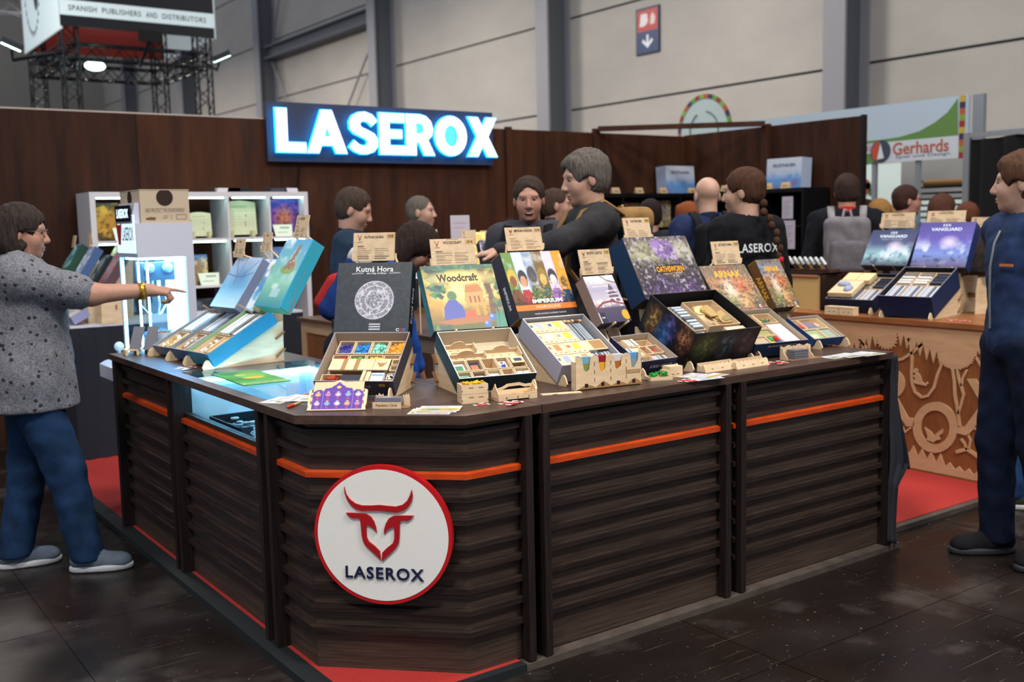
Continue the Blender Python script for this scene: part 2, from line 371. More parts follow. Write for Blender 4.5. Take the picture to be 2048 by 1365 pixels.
# fire-point and exit sign, hung off the cladding
sg = thing('wall_sign', 'tall red and blue arrow sign on the hall cladding', 'sign', T4(on(1295, 61, 0, HX-0.03), (0, -1, 0), (0, 0, 1), (-1, 0, 0)))
sw = 0.30; a = Art(2*sw, 0.82, 60, '#1f3566'); a.rect(0.04, 0.5, 0.96, 0.97, '#b8352f')
a.poly([(0.14, 0.6), (0.2, 0.9), (0.5, 0.88), (0.52, 0.7), (0.4, 0.62)], '#e8dede'); a.poly([(0.62, 0.62), (0.82, 0.62), (0.86, 0.78), (0.74, 0.9), (0.64, 0.8)], '#e3c9c6')
a.rect(0.46, 0.16, 0.54, 0.4, '#e6e9ef'); a.poly([(0.5, 0.1), (0.76, 0.27), (0.68, 0.31), (0.5, 0.19), (0.32, 0.31), (0.24, 0.27)], '#e6e9ef')
mb = MB(); mb.box(-sw-0.02, -0.43, -0.03, sw+0.02, 0.43, 0.0); part('sign_board', mb, flat('#23283a'), sg); printed(a, sg, TR(-sw, -0.41, 0.003), 'sign_face')
# ================================================================== the front counter
SZ = [0.883, 0.81, 0.733, 0.654, 0.574, 0.489, 0.413, 0.332, 0.255, 0.178]
ZT = 0.945
def rail_profile(L, m0, m1, dep=0.022, h=0.023):
    """strip along x of length L, mitred by m0/m1 (extra length at the front), sloping top face."""
    mb = MB(); v = [(0, 0, 0), (L, 0, 0), (L, 0, h), (0, 0, h), (-m0, -dep, 0), (L+m1, -dep, 0), (L+m1, -dep, h*0.82), (-m0, -dep, h*0.82)]
    return mb.add(v, [(0, 1, 5, 4), (3, 7, 6, 2), (4, 5, 6, 7), (0, 3, 2, 1), (0, 4, 7, 3), (1, 2, 6, 5)])
def counter_face(parent, T, L, m0=0.0, m1=0.0, x0=0.0, x1=None, zs=SZ, panel_top=0.915, rails=True):
    x1 = L if x1 is None else x1
    mb = MB(); mb.box(x0, 0, ZP, x1, 0.018, panel_top, 0, T); part('panel', mb, PANELW, parent)
    for i, z in enumerate(zs):
        r = rail_profile(x1-x0, m0, m1); T2 = T.copy(); T2[:3, 3] = T[:3, 3]+T[:3, 0]*x0+np.array([0, 0, z-0.012])
        a = np.array(r.v)@T2[:3, :3].T+T2[:3, 3]; r.v = [tuple(p) for p in a]
        part('orange_rail' if SZ.index(z) == 2 else 'slat', r, ORANGE if SZ.index(z) == 2 else DARKW, parent)
def post(parent, T, x, wd=0.03, dep=0.052, top=0.915):
    mb = MB(); mb.box(x-wd/2, -dep, ZP, x+wd/2, 0.03, top, 0, T); part('post', mb, DARKWV, parent)
YP, XP = 2.895, 1.472
TRr = T4((0, YP, 0), (1, 0, 0), (0, 1, 0), (0, 0, 1))            # right run, faces -y
TLl = T4((XP, 0, 0), (0, -1, 0), (1, 0, 0), (0, 0, 1))           # left run, faces -x; local x = -y
u1 = thing('counter_unit', 'dark slatted counter unit just right of the corner with the round emblem', 'counter', TR(0, 0, 0))
counter_face(u1, TRr, 0, x0=2.155, x1=3.125); post(u1, TRr, 2.17); post(u1, TRr, 3.095)
u2 = thing('counter_unit', 'dark slatted counter unit at the end with the hanging black cloth', 'counter', TR(0, 0, 0))
counter_face(u2, TRr, 0, x0=3.155, x1=4.2); post(u2, TRr, 3.185); post(u2, TRr, 4.19, 0.04)
mb = MB(); mb.box(4.19, 2.9, ZP, 4.21, 3.62, 0.915); part('end_panel', mb, PANELW, u2)
uc = thing('counter_unit', 'dark slatted corner counter unit carrying the round bull emblem', 'counter', TR(0, 0, 0))
c0, c1 = np.array([XP, 3.283, 0]), np.array([1.862, YP, 0])
dv = (c1-c0); cl = np.linalg.norm(dv); dv /= cl; nn = np.array([-dv[1], dv[0], 0]); nn = nn if nn@np.array([1, 1, 0]) > 0 else -nn
TC = T4(c0, dv, nn, (0, 0, 1)); MT = 0.022*math.tan(RAD(22.5))
counter_face(uc, TC, cl, MT, MT)
counter_face(uc, TRr, 0, x0=1.862, x1=2.12, m0=MT); post(uc, TRr, 2.095)
counter_face(uc, TLl, 0, x0=-3.56, x1=-3.283, m1=MT); post(uc, TLl, -3.535)
us = thing('counter_unit', 'slatted counter unit with a lit glass showcase in its top', 'counter', TR(0, 0, 0))
counter_face(us, TLl, 0, x0=-4.62, x1=-3.6, zs=SZ[2:], panel_top=0.765); post(us, TLl, -3.62); post(us, TLl, -4.6)
ul = thing('counter_unit', 'dark slatted counter unit at the left end beside the claw machine', 'counter', TR(0, 0, 0))
counter_face(ul, TLl, 0, x0=-5.57, x1=-4.65); post(ul, TLl, -4.67); post(ul, TLl, -5.55, 0.05)
mb = MB(); mb.box(1.49, 5.56, ZP, 2.1, 5.58, 0.915); part('end_panel', mb, PANELW, ul)
for (u, bx) in ((u1, (2.16, 2.92, 3.12, 3.60)), (u2, (3.16, 2.92, 4.18, 3.60)), (ul, (1.5, 4.66, 2.1, 5.55))):
    mb = MB(); mb.box(bx[0], bx[1], ZP, bx[2], bx[3], 0.91); part('carcass', mb, BLACK, u)
mb = MB(); mb.prism([(1.5, 3.55), (1.5, 3.3), (1.88, 2.925), (2.12, 2.925), (2.12, 3.55), (2.05, 3.6)], ZP, 0.91); part('carcass', mb, BLACK, uc)
mb = MB(); mb.box(1.5, 3.6, ZP, 2.1, 4.62, 0.70); part('carcass', mb, BLACK, us)
# worktops
def worktop(pts, label, z0=0.915):
    mb = MB(); mb.prism(pts, z0, ZT); return solo('worktop', mb, TOPW, label, 'worktop')
worktop([(2.163, 2.852), (4.21, 2.852), (4.21, 3.66), (2.163, 3.66)], 'long dark brown worktop of the right counter run under five opened games')
worktop([(1.412, 3.52), (1.412, 3.255), (1.84, 2.852), (2.159, 2.852), (2.159, 3.70), (2.134, 3.70), (2.134, 3.522)], 'chamfered corner worktop under the dark grey coin game')
worktop([(1.412, 4.66), (2.13, 4.66), (2.13, 5.60), (1.412, 5.60)], 'dark worktop at the left end under the blue displays')
# showcase: worktop frame, glass, lit box
mb = MB(); X0, X1, Y0, Y1 = 1.412, 2.13, 3.524, 4.656
mb.box(X0, Y0, 0.915, X0+0.055, Y1, ZT); mb.box(X1-0.05, Y0, 0.915, X1, Y1, ZT); mb.box(X0+0.055, Y0, 0.915, X1-0.05, Y0+0.05, ZT); mb.box(X0+0.055, Y1-0.05, 0.915, X1-0.05, Y1, ZT)
solo('worktop', mb, TOPW, 'dark worktop frame around the glass showcase top', 'worktop')
sc = thing('showcase', 'glass showcase lit blue white inside the counter', 'showcase', TR(0, 0, 0))
SHB = mat('showcase_base', '#aebcc8', 0.5); LED = mat('cool_led', '#8fd6ff', emit=45)
mb = MB(); mb.box(1.50, 3.63, 0.70, 2.09, 4.59, 0.715); part('base_board', mb, SHB, sc)
mb = MB(); mb.box(1.50, 4.585, 0.715, 2.09, 4.60, 0.915); part('end_wall', mb, SHB, sc)
mb = MB(); mb.box(1.50, 3.62, 0.715, 2.09, 3.63, 0.915); part('end_wall', mb, SHB, sc)
mb = MB(); mb.box(2.085, 3.63, 0.715, 2.095, 4.59, 0.915); part('back_wall', mb, SHB, sc)
mb = MB(); mb.box(1.474, 3.64, 0.768, 1.480, 4.58, 0.915); part('front_pane', mb, PANE, sc)
mb = MB(); mb.box(1.466, 3.574, ZT-0.01, 2.08, 4.606, ZT); part('top_pane', mb, PANE, sc)
mb = MB(); mb.box(1.46, 3.64, 0.76, 1.49, 4.58, 0.768); part('sill', mb, DARKW, sc)
for (a, b) in (((1.51, 4.568, 0.895), (2.08, 4.582, 0.907)), ((2.066, 3.65, 0.895), (2.08, 4.57, 0.907)), ((1.51, 3.634, 0.895), (2.08, 3.648, 0.907))):
    mb = MB(); mb.box(*a, *b); part('led_strip', mb, LED, sc)
# contents of the showcase
mb = MB(); B = (1.52, 4.06, 0.716)
mb.box(0, 0, 0, 0.24, 0.36, 0.004); mb.box(0, 0, 0, 0.006, 0.36, 0.05); mb.box(0.234, 0, 0, 0.24, 0.36, 0.05); mb.box(0, 0, 0, 0.24, 0.006, 0.05); mb.box(0, 0.354, 0, 0.24, 0.36, 0.05)
tr = thing('token_tray', 'dark open tray of white round tokens in the lit showcase', 'tray', TR(*B)); part('tray_shell', mb, flat('#11161c'), tr)
for k in range(22):
    mb = MB(); mb.cyl(random.uniform(0.012, 0.022), 0, 0.005, 12, 0, TR(random.uniform(0.03, 0.21), random.uniform(0.03, 0.33), 0.006+0.005*(k % 8))); part('token', mb, flat(random.choice(['#dfe8ee', '#dfe8ee', '#2a3138'])), tr)
for k, (x, y, h) in enumerate(((1.54, 3.95, 0.075), (1.53, 3.90, 0.055), (1.58, 3.87, 0.06))):
    t = thing('miniature', ['grey horned archer miniature in the lit showcase', 'small crouching grey miniature beside the horned one', 'slim grey miniature holding a staff in the showcase'][k], 'figurine', TR(x, y, 0.716))
    mb = MB(); mb.cyl(0.016, 0, 0.004, 14); part('base', mb, flat('#8d9aa6'), t)
    mb = MB(); s = h/0.075; mb.tube([(0.006*s, 0, 0.003), (0.005*s, 0, 0.022*s), (0, 0, 0.034*s)], [0.004, 0.005, 0.006*s]); mb.tube([(-0.007*s, 0, 0.003), (-0.005*s, 0, 0.022*s), (0, 0, 0.034*s)], [0.004, 0.005, 0.006*s])
    mb.tube([(0, 0, 0.03*s), (0, 0, 0.045*s), (0, 0, 0.056*s)], [0.007*s, 0.009*s, 0.004*s]); mb.ball((0, 0, 0.063*s), 0.007*s, 10)
    mb.tube([(0.008*s, 0, 0.052*s), (0.018*s, -0.006*s, 0.044*s), (0.02*s, -0.012*s, 0.056*s)], 0.003*s, 6); mb.tube([(-0.008*s, 0, 0.052*s), (-0.018*s, -0.004*s, 0.046*s), (-0.012*s, -0.014*s, 0.04*s)], 0.003*s, 6)
    if k != 1: mb.tube([(0.02*s, -0.012*s, 0.03*s), (0.026*s, -0.012*s, 0.056*s), (0.02*s, -0.012*s, 0.082*s)], 0.0015, 5)
    part('figure', mb, flat('#b9c6d2'), t)
mb = MB(); mb.box(0, 0, 0, 0.3, 0.22, 0.018); bb = solo('showcase_board', mb, flat('#7a7e86'), 'flat grey wooden board lying at the front of the showcase', 'board', T=RZ(0.1, (1.525, 3.645, 0.716)))
part('cream_label', MB().box(0.05, 0.05, 0.018, 0.16, 0.12, 0.019), flat('#d9d2c2'), bb)
mb = MB(); mb.prism([(0, 0), (0.12, 0.02), (0.05, 0.2), (-0.03, 0.17)], 0, 0.002); solo('showcase_leaflet', mb, flat('#d5cdb8'), 'pale leaflet beside the dark token tray in the showcase', 'leaflet', T=TR(1.545, 4.43, 0.716))
# player board lying on the glass
gb = Art(0.2, 0.42, 70, '#4f9a3a'); gb.cloud(6, '#3a7d2f', seed=3); gb.ell(0.6, 0.62, 0.3, 0.2, '#6fae3d'); gb.ell(0.55, 0.45, 0.22, 0.07, '#d9a92a'); gb.ell(0.42, 0.7, 0.12, 0.05, '#c9b34a'); gb.ell(0.7, 0.8, 0.16, 0.05, '#7f8f52'); gb.rect(0, 0, 1, 0.12, '#7d9c6b'); gb.cloud(30, '#b9c9a0', 0.6, 0.7, mask=(gb.Y < 0.12)*1.0)
pb = thing('player_board', 'green game board lying on the showcase glass', 'board', T4((1.522, 3.995, ZT+0.002), (1, 0, 0), (0.07, 1, 0), (0, 0, 1)))
part('sheet', MB().box(0, 0, 0, 0.2, 0.42, 0.004), flat('#3c8f3a'), pb); printed(gb, pb, TR(0, 0, 0.0046), 'board_print')
# ---- round emblem on the chamfer
cc = np.array([1.629, 3.06, 0.531])
EM = thing('round_sign', 'large round white sign with red rim and red bull emblem', 'sign', T4(cc+nn*0.006, dv, (0, 0, 1), -nn))
RR = 0.242
part('rim', MB().cyl(RR, -0.0165, 0.012, 96), mat('red_rim', '#b3151b', 0.35), EM)
part('face', MB().cyl(RR*0.948, 0.0, 0.0135, 96), mat('white_face', '#d9d8d4', 0.55, grain=(250, 250, 250), col2='#e2e1dd'), EM)
def emb(pts): return [((x-780)/405*RR, -(y-502)/405*RR) for x, y in pts]
RED = mat('red_emblem', '#9d0f18', 0.4)
horns = [(568, 218), (578, 262), (598, 292), (630, 315), (668, 326), (720, 325), (770, 321), (820, 325), (866, 328), (905, 317), (934, 292), (952, 260), (962, 228), (967, 262), (958, 300), (938, 330), (910, 350), (870, 363), (820, 359), (770, 354), (720, 355), (668, 358), (632, 348), (602, 324), (580, 290), (569, 255)]
fl = [(573, 370), (640, 371), (690, 374), (718, 390), (736, 418), (746, 450), (750, 482), (734, 462), (715, 448), (690, 437), (688, 470), (690, 510), (700, 535), (735, 562), (763, 590), (768, 643), (745, 620), (712, 590), (682, 562), (666, 535), (660, 500), (657, 450), (655, 408), (640, 399), (612, 402), (590, 392)]
fr = [(1541-x, y) for x, y in fl]; fr = [(x, y+8) for x, y in fr]
for nm, pts in (('horns', horns), ('cheek', fl), ('cheek', fr)): part(nm, MB().prism(emb(pts), 0.013, 0.020), RED, EM)
text('LASEROX', 0.275, 0.042, mat('navy_letter', '#15173a', 0.4), EM, T4(((785-780)/405*RR, -(722-502)/405*RR, 0.0135), (1, -0.018, 0), (0.018, 1, 0)), bold=0.015, ext=0.005, spacing=1.15)
# ---- black cloth hanging over the end of the counter
CLOTH = mat('black_cloth', '#14171f', 0.9, grain=(400, 400, 400), col2='#1d212b')
def cloth():
    nx, nz = 26, 44; v = []; f = []
    for j in range(nz+1):
        t = j/nz; z = 0.935-0.885*t
        wdt = 0.10+0.34*min(1, t/0.58) if t < 0.58 else 0.44-0.30*min(1, (t-0.58)/0.1)
        for i in range(nx+1):
            q = i/nx; k = q*wdt
            fold = 0.018*math.sin(q*9+t*2)*min(1, t*3)+0.012*math.sin(q*21+4*t)
            zz = z-0.07*q*math.sin(min(1, t/0.58)*1.5)*(1 if t < 0.58 else 0.3)
            xx, yy = 4.165+k*0.46, 2.826+fold*0.6+k*0.12+0.01*math.sin(t*9); v.append((xx, min(yy, 2.838) if xx < 4.225 else yy, zz))
    for j in range(nz):
        for i in range(nx): a = j*(nx+1)+i; f.append((a, a+1, a+nx+2, a+nx+1))
    return v, f
v, f = cloth(); mb = MB(); mb.add(v, f, 0, None, True)
cl_o = solo('hanging_cloth', mb, CLOTH, 'black cloth draped over the end of the counter', 'cloth')
md = cl_o.modifiers.new('thickness', 'SOLIDIFY'); md.thickness = 0.004
# ================================================================== opened games on plywood display stands
def tint(h, k):
    h = h.lstrip('#'); return '#%02x%02x%02x' % tuple(max(0, min(255, int(int(h[i:i+2], 16)*k))) for i in (0, 2, 4))
class Ins:
    """parts of one tray; x, y as fractions of the tray, heights in metres above its floor."""
    def __init__(s, parent, w, d, h): s.p, s.w, s.d, s.h = parent, w, d, h
    def box(s, x0, y0, x1, y1, z0, z1, m, name='block'):
        return part(name, MB().box(x0*s.w, y0*s.d, z0, x1*s.w, y1*s.d, z1), m, s.p)
    def bin(s, x0, y0, x1, y1, z1, z0=0.004, m=None, wall=0.003, name='bin'):
        X0, Y0, X1, Y1 = x0*s.w, y0*s.d, x1*s.w, y1*s.d; b = MB(); t = wall
        b.box(X0, Y0, z0, X1, Y1, z0+0.002); b.box(X0, Y0, z0, X1, Y0+t, z1); b.box(X0, Y1-t, z0, X1, Y1, z1); b.box(X0, Y0+t, z0, X0+t, Y1-t, z1); b.box(X1-t, Y0+t, z0, X1, Y1-t, z1)
        return part(name, b, m or PLYW, s.p)
    def tokens(s, x0, y0, x1, y1, z, col, n=40, sz=0.010, name='token_pile', rnd=0.006):
        b = MB()
        for k in range(n):
            X = random.uniform(x0*s.w+sz*0.6, x1*s.w-sz*0.6); Y = random.uniform(y0*s.d+sz*0.6, y1*s.d-sz*0.6); Z = z+random.uniform(0, rnd)
            T = ROT('Z', random.uniform(0, 6), (X, Y, Z))@ROT('X', random.uniform(-0.6, 0.6))
            q = sz*random.uniform(0.35, 0.55); b.box(-q, -q*0.8, -q*0.5, q, q*0.8, q*0.5, k % (len(col) if isinstance(col, list) else 1), T)
        part(name, b, [flat(c, 0.4) for c in (col if isinstance(col, list) else [col])], s.p, kind='stuff')
    def cards(s, x0, y0, x1, y1, z0, z1, n, col='#b9bcc2', axis='x', name='card_row'):
        ms = [flat(col), flat(tint(col, 0.55))]
        for k in range(n):
            if axis == 'x': a = x0+(x1-x0)*(k+0.1)/n; c = x0+(x1-x0)*(k+0.78)/n; s.box(a, y0, c, y1, z0, z1-0.002*(k % 3 == 1), ms[k % 5 == 3], name)
            else: a = y0+(y1-y0)*(k+0.1)/n; c = y0+(y1-y0)*(k+0.78)/n; s.box(x0, a, x1, c, z0, z1-0.002*(k % 3 == 1), ms[k % 5 == 3], name)
    def plate(s, x0, y0, x1, y1, z, mark=None, name='plywood_lid', win=None):
        o = s.box(x0, y0, x1, y1, z, z+0.003, PLYW, name)
        if mark == 'bull':
            cx, cy, r = (x0+x1)/2*s.w, (y0+y1)/2*s.d, 0.016
            part('engraving', MB().prism([(cx-1.3*r, cy+1.1*r), (cx-0.7*r, cy+0.5*r), (cx+0.7*r, cy+0.5*r), (cx+1.3*r, cy+1.1*r), (cx+0.9*r, cy+0.1*r), (cx+0.35*r, cy-0.9*r), (cx-0.35*r, cy-0.9*r), (cx-0.9*r, cy+0.1*r)], z+0.003, z+0.0034), PLYD, o)
        if mark == 'bands':
            for q in (0.33, 0.62): part('engraving', MB().box((x0+(x1-x0)*(q-0.05))*s.w, y0*s.d, z+0.003, (x0+(x1-x0)*(q+0.05))*s.w, y1*s.d, z+0.0034), PLYD, o)
        if mark == 'cuts':
            for q in range(3): part('engraving', MB().box((x0+(x1-x0)*(0.2+0.27*q))*s.w, (y0+(y1-y0)*0.12)*s.d, z+0.003, (x0+(x1-x0)*(0.33+0.27*q))*s.w, (y0+(y1-y0)*0.17)*s.d, z+0.0034), PLYE, o)
        if win:
            fx0, fy0, fx1, fy1, c = win; X0, X1 = x0+(x1-x0)*fx0, x0+(x1-x0)*fx1; Y0, Y1 = y0+(y1-y0)*fy0, y0+(y1-y0)*fy1
            part('card_window', MB().box(X0*s.w, Y0*s.d, z+0.0029, X1*s.w, Y1*s.d, z+0.0035), flat(c, 0.35), o)
        return o
def tray_shell(parent, w, d, h, out, inn, rim='#8d8790', t=0.0035):
    b = MB(); ms = [flat(out), flat(inn, 0.7), flat(rim)]
    b.box(0, 0, 0, w, d, 0.0035, 0)
    for (x0, y0, x1, y1) in ((0, 0, w, t), (0, d-t, w, d), (0, t, t, d-t), (w-t, t, w, d-t)): b.box(x0, y0, 0.0035, x1, y1, h-0.0008, 0); b.box(x0, y0, h-0.0008, x1, y1, h, 2)
    e = 0.0006; b.box(t, t, 0.0035, w-t, d-t, 0.0041, 1)
    for (x0, y0, x1, y1) in ((t, t, w-t, t+e), (t, d-t-e, w-t, d-t), (t, t, t+e, d-t), (w-t-e, t, w-t, d-t)): b.box(x0, y0, 0.004, x1, y1, h-0.001, 1)
    return part('box_shell', b, ms, parent)
def lid_shell(parent, w, d, h, cols, t=0.0035):
    """open-backed lid: face at z = h; cols = face, front, back, left, right."""
    b = MB(); ms = [flat(c) for c in cols]+[flat('#b8b0a4', 0.8)]
    b.box(0, 0, h-t, w, d, h, 0); b.box(0, 0, 0, w, t, h-t, 1); b.box(0, d-t, 0, w, d, h-t, 2); b.box(0, t, 0, t, d-t, h-t, 3); b.box(w-t, t, 0, w, d-t, h-t, 4)
    return part('lid_shell', b, ms, parent)
def card_art(w, h, pal='#cbb291', tagx=True, seed=0):
    a = Art(w, h, 64, pal); a.cloud(14, tint(pal, 0.94), 0.4, 0.7, seed=seed)
    lx = 0.15; a.line([(lx-0.045, 0.92), (lx-0.035, 0.85), (lx+0.035, 0.85), (lx+0.045, 0.92)], 0.0018, '#8e2a22'); a.poly([(lx-0.03, 0.83), (lx+0.03, 0.83), (lx+0.012, 0.72), (lx-0.012, 0.72)], '#8e2a22'); a.rect(lx-0.055, 0.66, lx+0.055, 0.69, '#5a4636')
    a.rect(0.36, 0.955, 0.64, 0.975, '#8a6a55'); a.rect(0.10, 0.50, 0.26, 0.535, '#6b5344')
    r = random.Random(seed)
    for c in (0.10, 0.52):
        for k in range(6): a.rect(c, 0.42-0.07*k, c+r.uniform(0.2, 0.38), 0.448-0.07*k, '#5d4c40', 0.85)
    return a
def price_card(T, w, h, title, price, label, group='price cards on the display stands', seed=0, far=False):
    c = thing('price_card', label, 'price card', T, group if group else None)
    part('card', MB().box(-w/2, 0, -0.003, w/2, h, 0.0), PLYW, c); printed(card_art(w, h, seed=seed), c, TR(-w/2, 0, 0.0005), 'card_print', PRINT_M)
    dk = flat('#2a2320', 0.8)
    if title: text(title, w*min(0.5, 0.036*len(title)+0.1), h*0.11, dk, c, TR(0, h*0.85, 0.0007), bold=0.02)
    if price:
        part('price_tag', MB().box(w*0.30, h*0.79, 0.0006, w*0.495, h*0.95, 0.0012), flat('#b99663', 0.7), c); text(price, w*0.13, h*0.09, dk, c, TR(w*0.40, h*0.87, 0.0014))
    return c
def stand(o, yaw, tl, w, d, lid, base, label, group='plywood display stands on the counters', card=None, inset=0.012):
    """wedge of two toothed side panels under the tray, arms behind the lid that carry the price card."""
    n = np.array([math.cos(yaw), math.sin(yaw), 0]); z = np.array([0, 0, 1.0]); u = np.cross(-n, z)
    T = T4((o[0], o[1], base), u, -n, z); st = thing('display_stand', label, 'display stand', T, group)
    z0 = o[2]-base; ct, s_t = math.cos(tl), math.sin(tl); sb = d*ct+0.03; zb = z0+d*s_t
    side = [(-0.052, 0), (-0.058, 0.010), (-0.046, 0.034), (-0.034, 0.044), (-0.022, 0.040), (-0.006, z0+0.004), (0.0, z0-0.001), (d*ct, zb-0.001), (sb, zb+0.004), (sb, 0)]
    for x in (inset, w-inset): part('side_panel', MB().prism(side, -0.003, 0.003, 0, T4((x, 0, 0), (0, 1, 0), (0, 0, 1), (1, 0, 0))), PLYW, st)
    for zz in (zb*0.28, zb*0.72): part('crossbar', MB().box(-0.004, -0.045, -0.003, w+0.004, 0.012, 0.003, 0, T4((0, sb-0.006, zz), (1, 0, 0), (0, 0.82, 0.57), (0, -0.57, 0.82))), PLYE, st)
    if lid is not None:
        lo, lyaw, lt, lw, ld, lh = lid
        r = np.array(lo)-np.array([o[0], o[1], base]); sx, sl, zl = r@u, r@(-n), r[2]
        db = d*ct+0.004; e = np.array([0, math.cos(lt), math.sin(lt)]); m = np.array([0, -math.sin(lt), math.cos(lt)])
        for x in (0.25, 0.75):
            X = min(max(sx+lw*x, 0.04), w-0.04); A = [np.array([X, sl, zl])-m*0.004-e*0.02, np.array([X, sl, zl])-m*0.004+e*(ld+0.015)]
            b = MB(); b.prism([(0.012, -0.008), (ld+0.02, -0.008), (ld+0.02, -0.03), (0.02, -0.042), (0.012, -0.042)], -0.003, 0.003, 0, T4((X, sl, zl), e, m, (1, 0, 0)))
            part('arm', b, PLYW, st)
            b = MB(); b.prism([(db, zb*0.45), (db, min(zb, zl-0.012)), (max(db, sl-0.002), zl-0.010), (max(db, sl+0.014), zl+0.004), (max(db, sl+0.055*math.cos(lt)+0.012), zl+0.055*math.sin(lt)), (max(db, sl+0.055*math.cos(lt))+0.045, zl+0.04), (max(db, sl)+0.04, zb*0.55)], -0.003, 0.003, 0, T4((X+0.004, 0, 0), (0, 1, 0), (0, 0, 1), (1, 0, 0)))
            part('strut', b, PLYW, st)
            for q in (0.0,): part('lid_ledge', MB().box(-0.003, -lh-0.010, -0.009, 0.003, 0.01, -0.001, 0, T4((X+0.01, sl, zl), (1, 0, 0), -m, e)), PLYW, st)
    if card is not None:
        cT, cw, ch = card; inv = np.linalg.inv(T)
        tp = np.array(lid[0])-0
        for sgn in (-1, 1):
            p = (inv@cT)@np.array([sgn*(cw/2+0.004), 0.01, -0.004, 1]); p = p[:3]
            top = r + np.array([0, 0, 0]); X = sx+lw*(0.25 if sgn < 0 else 0.75)
            q = np.array([X, sl, zl])+e*(ld+0.0)-m*0.014
            part('card_arm', MB().tube([q, q+(p-q)*0.6+np.array([0, 0, 0.004]), p, p+np.array([0, 0, 0.02])], 0.005, 6), PLYW, st)
    return st
def card_pose(px, py, lid, tiltdeg=76):
    lo, lyaw, lt, lw, ld, lh = lid
    Tl = tilt_frame(np.array(lo), lyaw, lt); top = (Tl@np.array([lw/2, ld, 0, 1]))[:3]; dp = proj(top)[2]
    return tilt_frame(at_depth(px, py, dp+0.01), lyaw, RAD(tiltdeg)), dp
TRAYS = []
def station(tray, lid, out, inn, lidcols, art, texts, fill, names, card=None, base=ZT, rim='#8d8790', traytexts=(), n=84):
    x, y, z, a, t, w, d, h = tray; a, t = RAD(a), RAD(t); o = (x, y, z); T = tilt_frame(o, a, t)
    lo, la, lt, lw, ld, lh = (lid[0], lid[1], lid[2]), RAD(lid[3]), RAD(lid[4]), lid[5], lid[6], lid[7]; L = (lo, la, lt, lw, ld, lh)
    # the lid stands clear behind the back walls of the trays: slide it away along its own line of sight until it does
    TRAYS.append((np.linalg.inv(T), w, d, h)); lo = np.array(lo, float)
    for _ in range(60):
        Tl = tilt_frame(lo, la, lt); hit = False
        for iv, tw_, td_, th_ in TRAYS:
            for i in np.linspace(0, 1, 7):
                for k in np.linspace(-0.05, 1+0.012/lh, 7):
                    q = (iv@(Tl@np.array([i*lw, -0.010, k*lh, 1])))[:3]; hit |= bool(-0.001 < q[0] < tw_+0.001 and 0 < q[1] < td_+0.001 and 0 < q[2] < th_+0.001)
        if not hit: break
        lo = CAM+(lo-CAM)*(1+0.003/np.linalg.norm(lo-CAM))
    lo = tuple(lo); L = (lo, la, lt, lw, ld, lh)
    cp = None
    if card:
        cx, cy, wpx, hpx, ttl, prc, clab, seed = card
        cT, dp = card_pose(cx, cy+hpx/2, L); cw = wpx*dp/FPX/max(0.3, abs(cT[:3, 0]@CR)); ch = hpx*dp/FPX*1.03
        price_card(cT, cw, ch, ttl, prc, clab, seed=seed); cp = (cT, cw, ch)
    stand(o, a, t, w, d, L, base, names[0], card=cp)
    tb = thing('game_box_tray', names[1], 'game box', T, 'opened game box trays')
    tray_shell(tb, w, d, h, out, inn, rim)
    fill(Ins(tb, w, d, h))
    for (s, m, W, H, face, px, py, c, bd) in traytexts:
        TT = {'front': T4((px*w, -0.0005, py*h), (1, 0, 0), (0, 0, 1), (0, -1, 0)), 'left': T4((-0.0005, px*d, py*h), (0, -1, 0), (0, 0, 1), (-1, 0, 0)), 'right': T4((w+0.0005, px*d, py*h), (0, 1, 0), (0, 0, 1), (1, 0, 0))}[face]
        text(s, W, H, flat(c), tb, TT, bold=bd)
    lb = thing('game_box', names[2], 'game box', tilt_frame(lo, la, lt), 'game box lids on display arms')
    lid_shell(lb, lw, ld, lh, lidcols)
    if art is not None: printed(art(lw, ld, n), lb, TR(0, 0, lh+0.0006))
    for tx in texts:
        s, cx, cy, W, H, c = tx[:6]; bd = tx[6] if len(tx) > 6 else 0.01; face = tx[7] if len(tx) > 7 else 'face'
        if face == 'face': TT = TR(cx*lw, cy*ld, lh+0.001)
        elif face == 'right': TT = T4((lw+0.0006, cy*ld, cx*lh), (0, 1, 0), (0, 0, 1), (1, 0, 0))
        elif face == 'rightd': TT = T4((lw+0.0006, cy*ld, cx*lh), (0, 1, 0), (0, 0, -1), (1, 0, 0))
        else: TT = T4((-0.0006, cy*ld, cx*lh), (0, -1, 0), (0, 0, 1), (-1, 0, 0))
        ref = ld if face != 'face' else lw
        text(s, W*ref, H*(lh if face != 'face' else ld), flat(c, 0.4), lb, TT, bold=bd)
    return tb, lb
